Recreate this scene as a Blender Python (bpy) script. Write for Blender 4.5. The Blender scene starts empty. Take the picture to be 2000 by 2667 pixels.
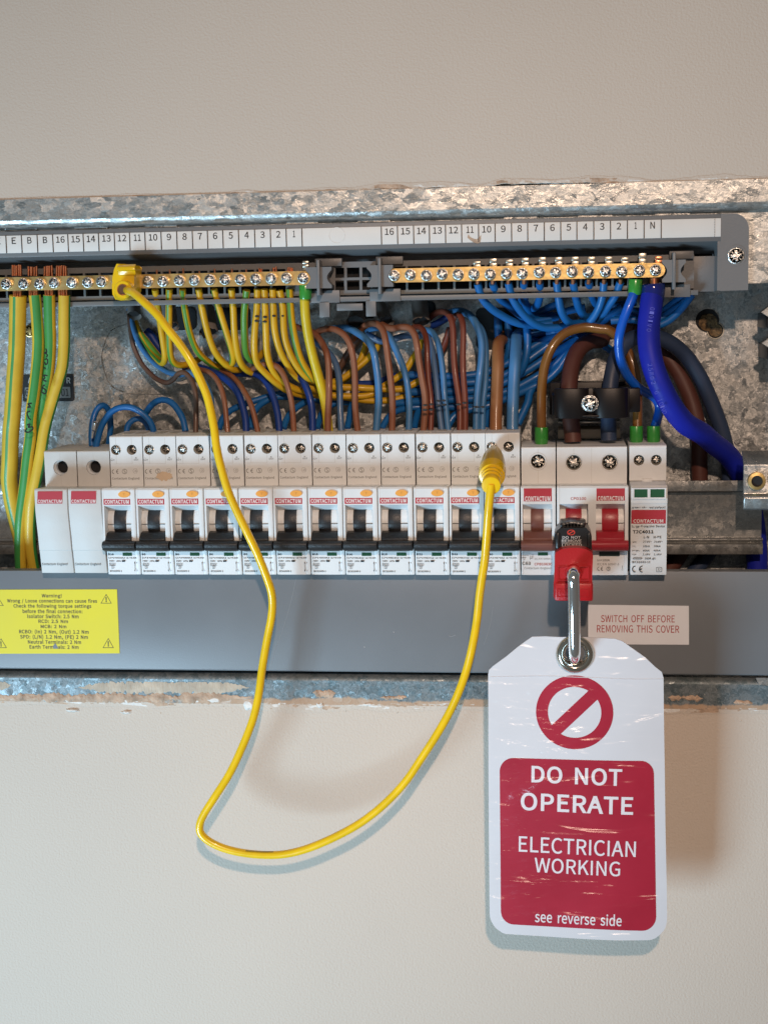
import bpy, bmesh, math, random
from mathutils import Vector, Matrix
R = random.Random(7)
sc = bpy.context.scene
# ------------------------------------------------------------------ camera
F, CX, CY, D = 3950.0, 1000.0, 1333.5, 0.780      # focal length (photo px), centre, metres from camera to the wall plane Y=0
Yc = Vector((450.0, -553.5, F)).normalized()         # world +Y (into the wall) in camera axes (right, down, forward)
Xc = Vector((1.0, -0.0031, 0.0)); Xc.z = -(Xc.x*Yc.x + Xc.y*Yc.y)/Yc.z; Xc.normalize()
Zc = Xc.cross(Yc)
cam_d = bpy.data.cameras.new('camera'); cam = bpy.data.objects.new('camera', cam_d)
sc.collection.objects.link(cam); sc.camera = cam
cam_d.sensor_fit = 'HORIZONTAL'; cam_d.sensor_width = 36.0; cam_d.lens = 36.0*F/2000.0
cam_d.clip_start = 0.01; cam_d.clip_end = 100.0
rot = Matrix(((Xc.x, -Xc.y, -Xc.z), (Yc.x, -Yc.y, -Yc.z), (Zc.x, -Zc.y, -Zc.z)))
cam.matrix_world = Matrix.Translation((0, -D, 0)) @ rot.to_4x4()
def P(px, py, Y=0.0):
    """world point on the plane Y (mm behind the wall face) seen at photo pixel px,py"""
    Y = Y*0.001
    d = Vector(((px-CX)/F, (py-CY)/F, 1.0))
    w = Vector((d.dot(Xc), d.dot(Yc), d.dot(Zc)))
    t = (Y + D)/w.y
    return Vector((t*w.x, Y, t*w.z))
def mpp(Y=0.0): return (D + Y*0.001)/F      # metres per photo pixel at a depth
# ------------------------------------------------------------------ light
sc.view_settings.view_transform = 'Standard'; sc.view_settings.look = 'None'
sc.view_settings.gamma = 1.0; sc.view_settings.exposure = 0.0
world = bpy.data.worlds.new('World'); sc.world = world; world.use_nodes = True
wn = world.node_tree; wn.nodes.clear()
wo = wn.nodes.new('ShaderNodeOutputWorld'); wb = wn.nodes.new('ShaderNodeBackground')
tc = wn.nodes.new('ShaderNodeTexCoord'); sx = wn.nodes.new('ShaderNodeSeparateXYZ')
mr = wn.nodes.new('ShaderNodeMapRange'); cr = wn.nodes.new('ShaderNodeValToRGB')
wn.links.new(tc.outputs['Generated'], sx.inputs[0]); wn.links.new(sx.outputs['X'], mr.inputs['Value'])
mr.inputs['From Min'].default_value = -1; mr.inputs['From Max'].default_value = 1
wn.links.new(mr.outputs[0], cr.inputs[0])
cr.color_ramp.elements[0].color = (0.74, 0.82, 0.84, 1); cr.color_ramp.elements[1].color = (0.58, 0.50, 0.44, 1)
wn.links.new(cr.outputs[0], wb.inputs[0]); wb.inputs[1].default_value = 0.20
wn.links.new(wb.outputs[0], wo.inputs[0])
def area(name, loc, target, size, energy, color, size_y=None, spread=180):
    l = bpy.data.lights.new(name, 'AREA'); l.energy = energy; l.color = color; l.size = size
    if size_y: l.shape = 'RECTANGLE'; l.size_y = size_y
    l.spread = math.radians(spread)
    o = bpy.data.objects.new(name, l); sc.collection.objects.link(o); o.location = loc
    o.rotation_euler = (Vector(target)-Vector(loc)).to_track_quat('-Z', 'Y').to_euler()
    return o
ctr = P(1000, 1333, 0)
area('ceiling_lamp', (0.085, -1.15, 0.42), P(1050, 2050, 0), 0.028, 1.24, (1.0, 0.71, 0.53), None, 68)
area('window_light', (-0.85, -0.95, -0.84), P(500, 2150, 0), 0.42, 3.2, (0.52, 0.79, 1.0), 0.50, 68)
# ------------------------------------------------------------------ materials
MATS = {}
def mat(name, col, rough=0.5, metal=0.0, coat=0.0, bump=0.0, bscale=400.0, var=0.0, vscale=60.0, spec=0.5, trans=0.0, stretch=None, lam=False):
    if name in MATS: return MATS[name]
    m = bpy.data.materials.new(name); m.use_nodes = True; nt = m.node_tree; b = nt.nodes['Principled BSDF']
    b.inputs['Base Color'].default_value = (*col, 1); b.inputs['Roughness'].default_value = rough
    b.inputs['Metallic'].default_value = metal; b.inputs['Coat Weight'].default_value = coat
    b.inputs['Coat Roughness'].default_value = 0.1
    b.inputs['Specular IOR Level'].default_value = spec
    tcn = nt.nodes.new('ShaderNodeTexCoord')
    if bump > 0:
        n = nt.nodes.new('ShaderNodeTexNoise'); n.inputs['Scale'].default_value = bscale; n.inputs['Detail'].default_value = 3
        bp = nt.nodes.new('ShaderNodeBump'); bp.inputs['Strength'].default_value = bump; bp.inputs['Distance'].default_value = 0.0006
        src = tcn.outputs['Object']
        if stretch:
            mp = nt.nodes.new('ShaderNodeMapping'); mp.inputs['Scale'].default_value = stretch; nt.links.new(src, mp.inputs[0]); src = mp.outputs[0]
        nt.links.new(src, n.inputs['Vector']); nt.links.new(n.outputs[0], bp.inputs['Height'])
        nt.links.new(bp.outputs[0], b.inputs['Normal'])
    if lam:     # crumpled clear laminate over the print: only the glossy film is wrinkled
        b.inputs['Coat Weight'].default_value = .6; b.inputs['Coat Roughness'].default_value = .24; b.inputs['Coat IOR'].default_value = 1.5
        mp = nt.nodes.new('ShaderNodeMapping'); mp.inputs['Scale'].default_value = (.45, 1, 1.7); nt.links.new(tcn.outputs['Object'], mp.inputs[0])
        na = nt.nodes.new('ShaderNodeTexNoise'); na.inputs['Scale'].default_value = 48; na.inputs['Detail'].default_value = 2; na.inputs['Distortion'].default_value = .8
        nb = nt.nodes.new('ShaderNodeTexNoise'); nb.inputs['Scale'].default_value = 210; nb.inputs['Detail'].default_value = 3
        nc = nt.nodes.new('ShaderNodeTexNoise'); nc.inputs['Scale'].default_value = 14
        for q_ in (na, nb): nt.links.new(mp.outputs[0], q_.inputs['Vector'])
        nt.links.new(tcn.outputs['Object'], nc.inputs['Vector'])
        mk = nt.nodes.new('ShaderNodeMapRange'); mk.inputs['From Min'].default_value = .46; mk.inputs['From Max'].default_value = .68; nt.links.new(nc.outputs[0], mk.inputs[0])
        ma = nt.nodes.new('ShaderNodeMath'); ma.operation = 'MULTIPLY'; nt.links.new(nb.outputs[0], ma.inputs[0]); nt.links.new(mk.outputs[0], ma.inputs[1])
        mb_ = nt.nodes.new('ShaderNodeMath'); mb_.operation = 'MULTIPLY_ADD'; mb_.inputs[1].default_value = .30; nt.links.new(ma.outputs[0], mb_.inputs[0]); nt.links.new(na.outputs[0], mb_.inputs[2])
        bq = nt.nodes.new('ShaderNodeBump'); bq.inputs['Strength'].default_value = 1.0; bq.inputs['Distance'].default_value = .0048
        nt.links.new(mb_.outputs[0], bq.inputs['Height']); nt.links.new(bq.outputs[0], b.inputs['Coat Normal'])
    if var > 0:
        n2 = nt.nodes.new('ShaderNodeTexNoise'); n2.inputs['Scale'].default_value = vscale; n2.inputs['Detail'].default_value = 5
        nt.links.new(tcn.outputs['Object'], n2.inputs['Vector'])
        mx = nt.nodes.new('ShaderNodeMix'); mx.data_type = 'RGBA'
        mx.inputs['A'].default_value = (*[c*(1-var) for c in col], 1)
        mx.inputs['B'].default_value = (*[min(1, c*(1+var)) for c in col], 1)
        rm = nt.nodes.new('ShaderNodeMapRange'); rm.inputs['From Min'].default_value = .3; rm.inputs['From Max'].default_value = .7
        nt.links.new(n2.outputs[0], rm.inputs[0]); nt.links.new(rm.outputs[0], mx.inputs['Factor'])
        nt.links.new(mx.outputs['Result'], b.inputs['Base Color'])
        r2 = nt.nodes.new('ShaderNodeMapRange'); r2.inputs['To Min'].default_value = rough*0.8; r2.inputs['To Max'].default_value = min(1, rough*1.25)
        nt.links.new(n2.outputs[0], r2.inputs[0]); nt.links.new(r2.outputs[0], b.inputs['Roughness'])
    MATS[name] = m; return m
def N(nt, t, **kw):
    n = nt.nodes.new(t)
    for k, v in kw.items():
        if k in n.inputs: n.inputs[k].default_value = v
        else: setattr(n, k, v)
    return n
def galvanised(name, dark=(0.20, 0.21, 0.21), light=(0.62, 0.60, 0.57), scale=170.0, rough=0.38, tilt=0.16, plaster=None, metal=1.0, lines=.9, stretch=(1, 1, 1), bigk=.55):
    """zinc spangle: crystals of random tilt and tone"""
    m = bpy.data.materials.new(name); m.use_nodes = True; nt = m.node_tree; b = nt.nodes['Principled BSDF']; L = nt.links.new
    tcn = N(nt, 'ShaderNodeTexCoord')
    mpg = N(nt, 'ShaderNodeMapping'); mpg.inputs['Scale'].default_value = stretch; L(tcn.outputs['Object'], mpg.inputs[0]); OC = mpg.outputs[0]
    nz = N(nt, 'ShaderNodeTexNoise', Scale=scale*0.9, Detail=4.0, Roughness=0.65)
    L(OC, nz.inputs['Vector'])
    va = N(nt, 'ShaderNodeVectorMath', operation='MULTIPLY_ADD'); va.inputs[1].default_value = (2.2/scale,)*3
    L(nz.outputs['Color'], va.inputs[0]); L(OC, va.inputs[2])
    vo = N(nt, 'ShaderNodeTexVoronoi', Scale=scale); L(va.outputs[0], vo.inputs['Vector'])
    vo2 = N(nt, 'ShaderNodeTexVoronoi', Scale=scale*2.7); L(va.outputs[0], vo2.inputs['Vector'])
    sub = N(nt, 'ShaderNodeVectorMath', operation='SUBTRACT'); sub.inputs[1].default_value = (.5, .5, .5)
    L(vo.outputs['Color'], sub.inputs[0])
    sub2 = N(nt, 'ShaderNodeVectorMath', operation='SUBTRACT'); sub2.inputs[1].default_value = (.5, .5, .5)
    L(vo2.outputs['Color'], sub2.inputs[0])
    s1 = N(nt, 'ShaderNodeVectorMath', operation='SCALE'); s1.inputs['Scale'].default_value = tilt; L(sub.outputs[0], s1.inputs[0])
    s2 = N(nt, 'ShaderNodeVectorMath', operation='SCALE'); s2.inputs['Scale'].default_value = tilt*0.9; L(sub2.outputs[0], s2.inputs[0])
    g = N(nt, 'ShaderNodeNewGeometry')
    a1 = N(nt, 'ShaderNodeVectorMath', operation='ADD'); L(g.outputs['Normal'], a1.inputs[0]); L(s1.outputs[0], a1.inputs[1])
    a2 = N(nt, 'ShaderNodeVectorMath', operation='ADD'); L(a1.outputs[0], a2.inputs[0]); L(s2.outputs[0], a2.inputs[1])
    nn = N(nt, 'ShaderNodeVectorMath', operation='NORMALIZE'); L(a2.outputs[0], nn.inputs[0])
    bz = N(nt, 'ShaderNodeTexNoise', Scale=1400.0, Detail=3.0); L(tcn.outputs['Object'], bz.inputs['Vector'])
    bp = N(nt, 'ShaderNodeBump', Strength=0.25, Distance=0.0003); L(bz.outputs[0], bp.inputs['Height']); L(nn.outputs[0], bp.inputs['Normal'])
    sr = N(nt, 'ShaderNodeSeparateXYZ'); L(vo.outputs['Color'], sr.inputs[0])
    sr2 = N(nt, 'ShaderNodeSeparateXYZ'); L(vo2.outputs['Color'], sr2.inputs[0])
    ad = N(nt, 'ShaderNodeMath', operation='MULTIPLY_ADD'); ad.inputs[1].default_value = 0.55; L(sr.outputs[0], ad.inputs[0])
    ml = N(nt, 'ShaderNodeMath', operation='MULTIPLY'); ml.inputs[1].default_value = 0.45; L(sr2.outputs[1], ml.inputs[0]); L(ml.outputs[0], ad.inputs[2])
    big = N(nt, 'ShaderNodeTexNoise', Scale=22.0, Detail=6.0, Roughness=.7); L(OC, big.inputs['Vector'])
    ad2 = N(nt, 'ShaderNodeMath', operation='MULTIPLY_ADD'); ad2.inputs[1].default_value = bigk; L(big.outputs[0], ad2.inputs[0])
    sh = N(nt, 'ShaderNodeMath', operation='SUBTRACT'); sh.inputs[1].default_value = bigk/2; L(ad.outputs[0], sh.inputs[0]); L(sh.outputs[0], ad2.inputs[2])
    ve = N(nt, 'ShaderNodeTexVoronoi', feature='DISTANCE_TO_EDGE', Scale=scale*1.35); L(va.outputs[0], ve.inputs['Vector'])
    er = N(nt, 'ShaderNodeMapRange'); er.inputs['From Min'].default_value = 0.0; er.inputs['From Max'].default_value = 0.09; er.inputs['To Min'].default_value = lines; er.inputs['To Max'].default_value = 0.0
    L(ve.outputs['Distance'], er.inputs[0])
    e2 = N(nt, 'ShaderNodeMath', operation='MULTIPLY'); L(er.outputs[0], e2.inputs[0]); L(sr2.outputs[2], e2.inputs[1])
    ad3 = N(nt, 'ShaderNodeMath', operation='ADD'); L(ad2.outputs[0], ad3.inputs[0]); L(e2.outputs[0], ad3.inputs[1]); ad2 = ad3
    mx = N(nt, 'ShaderNodeMix', data_type='RGBA'); mx.inputs['A'].default_value = (*dark, 1); mx.inputs['B'].default_value = (*light, 1)
    L(ad2.outputs[0], mx.inputs['Factor'])
    L(nn.outputs[0], bp.inputs['Normal']); L(bp.outputs[0], b.inputs['Normal'])
    rr = N(nt, 'ShaderNodeMapRange'); rr.inputs['To Min'].default_value = rough*0.75; rr.inputs['To Max'].default_value = rough*1.4
    L(sr.outputs[2], rr.inputs[0]); L(rr.outputs[0], b.inputs['Roughness'])
    b.inputs['Metallic'].default_value = metal
    if plaster:
        # dried plaster smeared on the metal, patchy along its lower (or upper) edge
        z0, z1 = plaster
        sz = N(nt, 'ShaderNodeSeparateXYZ'); L(tcn.outputs['Object'], sz.inputs[0])
        rz = N(nt, 'ShaderNodeMapRange'); rz.inputs['From Min'].default_value = z1; rz.inputs['From Max'].default_value = z0
        L(sz.outputs['Z'], rz.inputs[0])
        mp = N(nt, 'ShaderNodeMapping'); mp.inputs['Scale'].default_value = (1, 1, .45); L(tcn.outputs['Object'], mp.inputs[0])
        pn = N(nt, 'ShaderNodeTexNoise', Scale=16.0, Detail=10.0, Roughness=.75); L(mp.outputs[0], pn.inputs['Vector'])
        aa = N(nt, 'ShaderNodeMath', operation='MULTIPLY_ADD'); aa.inputs[1].default_value = 0.55; L(rz.outputs[0], aa.inputs[0]); L(pn.outputs[0], aa.inputs[2])
        rp = N(nt, 'ShaderNodeMapRange'); rp.inputs['From Min'].default_value = .94; rp.inputs['From Max'].default_value = 1.0
        L(aa.outputs[0], rp.inputs[0])
        pc = N(nt, 'ShaderNodeMix', data_type='RGBA'); pc.inputs['A'].default_value = (.52, .40, .29, 1); pc.inputs['B'].default_value = (.42, .25, .15, 1)
        L(pn.outputs['Color'], pc.inputs['Factor'])
        m2 = N(nt, 'ShaderNodeMix', data_type='RGBA'); L(rp.outputs[0], m2.inputs['Factor']); L(mx.outputs['Result'], m2.inputs['A']); L(pc.outputs['Result'], m2.inputs['B'])
        L(m2.outputs['Result'], b.inputs['Base Color'])
        mm = N(nt, 'ShaderNodeMath', operation='SUBTRACT'); mm.inputs[0].default_value = 1.0; L(rp.outputs[0], mm.inputs[1])
        mm2 = N(nt, 'ShaderNodeMath', operation='MULTIPLY'); mm2.inputs[1].default_value = metal; L(mm.outputs[0], mm2.inputs[0]); L(mm2.outputs[0], b.inputs['Metallic'])
    else:
        L(mx.outputs['Result'], b.inputs['Base Color'])
    MATS[name] = m; return m
# paints and plastics
M_WALL = mat('wall_paint', (.61, .53, .45), .7, bump=.55, bscale=820, spec=.25, var=.025, vscale=9)
M_SMEAR = mat('dried_filler', (.50, .43, .34), .9, bump=.6, bscale=500, var=.25, vscale=120, stretch=(2.5, 1, .5))
M_GYP = mat('raw_gypsum', (.50, .36, .26), .95, bump=1.0, bscale=700, var=.35, vscale=160)
M_CHIP = mat('white_filler', (.74, .72, .68), .85, bump=.8, bscale=500, var=.1, vscale=200)
M_GALV = galvanised('galvanised_back', dark=(.22, .235, .235), light=(.58, .58, .56), scale=300, rough=.44, tilt=.15, metal=.80, lines=.9, bigk=.35)
M_ZINC = galvanised('galvanised_rail', dark=(.26, .27, .27), light=(.46, .46, .44), scale=300, rough=.34, tilt=.08, metal=.75)
M_GREY = mat('grey_plastic', (.155, .160, .165), .42, bump=.1, bscale=900, var=.05, vscale=30)
M_COVER = mat('grey_painted_steel', (.170, .184, .198), .36, bump=.10, bscale=1500, var=.07, vscale=14)
M_DARK = mat('cavity_shade', (.012, .012, .013), .8)  # shade inside openings put into a near-black colour
M_CREAM = mat('device_plastic', (.73, .745, .745), .42, bump=.12, bscale=1200, var=.05, vscale=55)
M_BLANK = mat('blank_plastic', (.60, .60, .58), .5, bump=.15, bscale=1200, var=.03, vscale=120)
M_SHADE = mat('recess_shade_plastic', (.50, .48, .44), .6)  # device plastic darkened for the shade in holes and pockets; also real seams
M_BLACK = mat('black_switch', (.016, .017, .019), .42, bump=.3, bscale=900, var=.3, vscale=200)
M_BROWNSW = mat('brown_switch', (.17, .062, .045), .42, bump=.15, bscale=900)
M_REDSW = mat('red_switch', (.36, .018, .03), .36, bump=.15, bscale=900)
M_ORANGE = mat('orange_button', (.85, .38, .07), .4)
M_BRASS = mat('brass', (.74, .53, .22), .36, 1.0, bump=.2, bscale=300, var=.15, vscale=80)
M_STEEL = mat('zinc_screw', (.80, .80, .78), .30, 1.0, bump=.9, bscale=900)
M_SCREWD = mat('dull_screw', (.60, .57, .52), .34, 1.0, bump=.9, bscale=900)
M_NICKEL = mat('plated_clamp', (.60, .56, .47), .34, 1.0)
M_PIT = mat('screw_pit_shade', (.16, .16, .15), .45, 1.0)  # shade of the cross recess put into the metal colour
M_CHROME = mat('chrome', (.90, .90, .90), .11, 1.0)
M_COPPER = mat('copper', (.80, .33, .17), .3, 1.0)
M_PAPER = mat('label_paper', (.76, .75, .72), .5, var=.03, vscale=60)
M_YLABEL = mat('yellow_label', (.74, .64, .012), .5, var=.03, vscale=60)
M_INK = mat('black_ink', (.012, .012, .014), .5)
M_INKW = mat('olive_black_ink', (.04, .035, .008), .5)
M_INKG = mat('grey_ink', (.17, .17, .165), .5)
M_INKR = mat('red_ink', (.42, .06, .06), .5)
M_BRAND = mat('red_brand_print', (.46, .035, .05), .4)
M_BRANDT = mat('pale_brand_letters', (.78, .68, .65), .4)
M_TAGW = mat('tag_laminate_white', (.68, .68, .71), .35, var=.03, vscale=30, lam=True)
M_TAGR = mat('tag_laminate_red', (.39, .012, .035), .35, var=.08, vscale=40, lam=True)
M_TAGT = mat('tag_letters', (.78, .73, .75), .35, lam=True)
M_GREENW = mat('green_flag', (.02, .10, .045), .25, coat=.5)
M_LOCKR = mat('lock_red', (.42, .006, .010), .38, bump=.2, bscale=900)
M_LOCKB = mat('lock_black', (.016, .016, .017), .3, bump=.15, bscale=900)
M_CLAMP = mat('clamp_black', (.008, .006, .006), .40, spec=.25)
def wmat(name, c, rough=.44, coat=.10): return mat(name, c, rough, coat=coat, var=.08, vscale=90)
W_YEL = wmat('wire_yellow', (.64, .37, .008)); W_GRN = wmat('wire_green', (.085, .25, .03))
W_YEL2 = wmat('thick_wire_yellow', (.68, .46, .04)); W_GRN2 = wmat('thick_wire_green', (.05, .28, .06))
W_BLU = wmat('wire_blue', (.006, .12, .38)); W_DBL = wmat('wire_dark_blue', (.006, .04, .24))
W_LBL = wmat('wire_pale_blue', (.06, .20, .42)); W_SBL = wmat('wire_steel_blue', (.08, .16, .30))
W_BRN = wmat('wire_brown', (.26, .10, .052)); W_RBR = wmat('wire_red_brown', (.18, .045, .025))
W_TAN = wmat('wire_tan_brown', (.30, .125, .045)); W_GBR = wmat('wire_dull_brown', (.12, .065, .045))
W_OBR = wmat('wire_olive_brown', (.20, .082, .015), .3, .4)
W_TDB = wmat('tail_brown', (.10, .035, .026), .5, 0); W_TDN = wmat('tail_navy', (.028, .048, .10), .5, 0)
W_COB = mat('wire_cobalt', (.010, .018, .33), .5, spec=.25, var=.1, vscale=60); W_SHR = wmat('heat_shrink_blue', (.004, .010, .13), .15, .8)
W_BRT = wmat('wire_bright_blue', (.004, .10, .55), .3, .4)
W_SLV = wmat('sleeve_green', (.035, .28, .035), .28, .5)
W_EYL = wmat('wire_lemon', (.66, .50, .012)); W_LEAD = wmat('lead_yellow', (.84, .54, .006), .28, .3)
W_LEADD = wmat('probe_olive', (.50, .33, .015), .35, .2)
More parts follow.
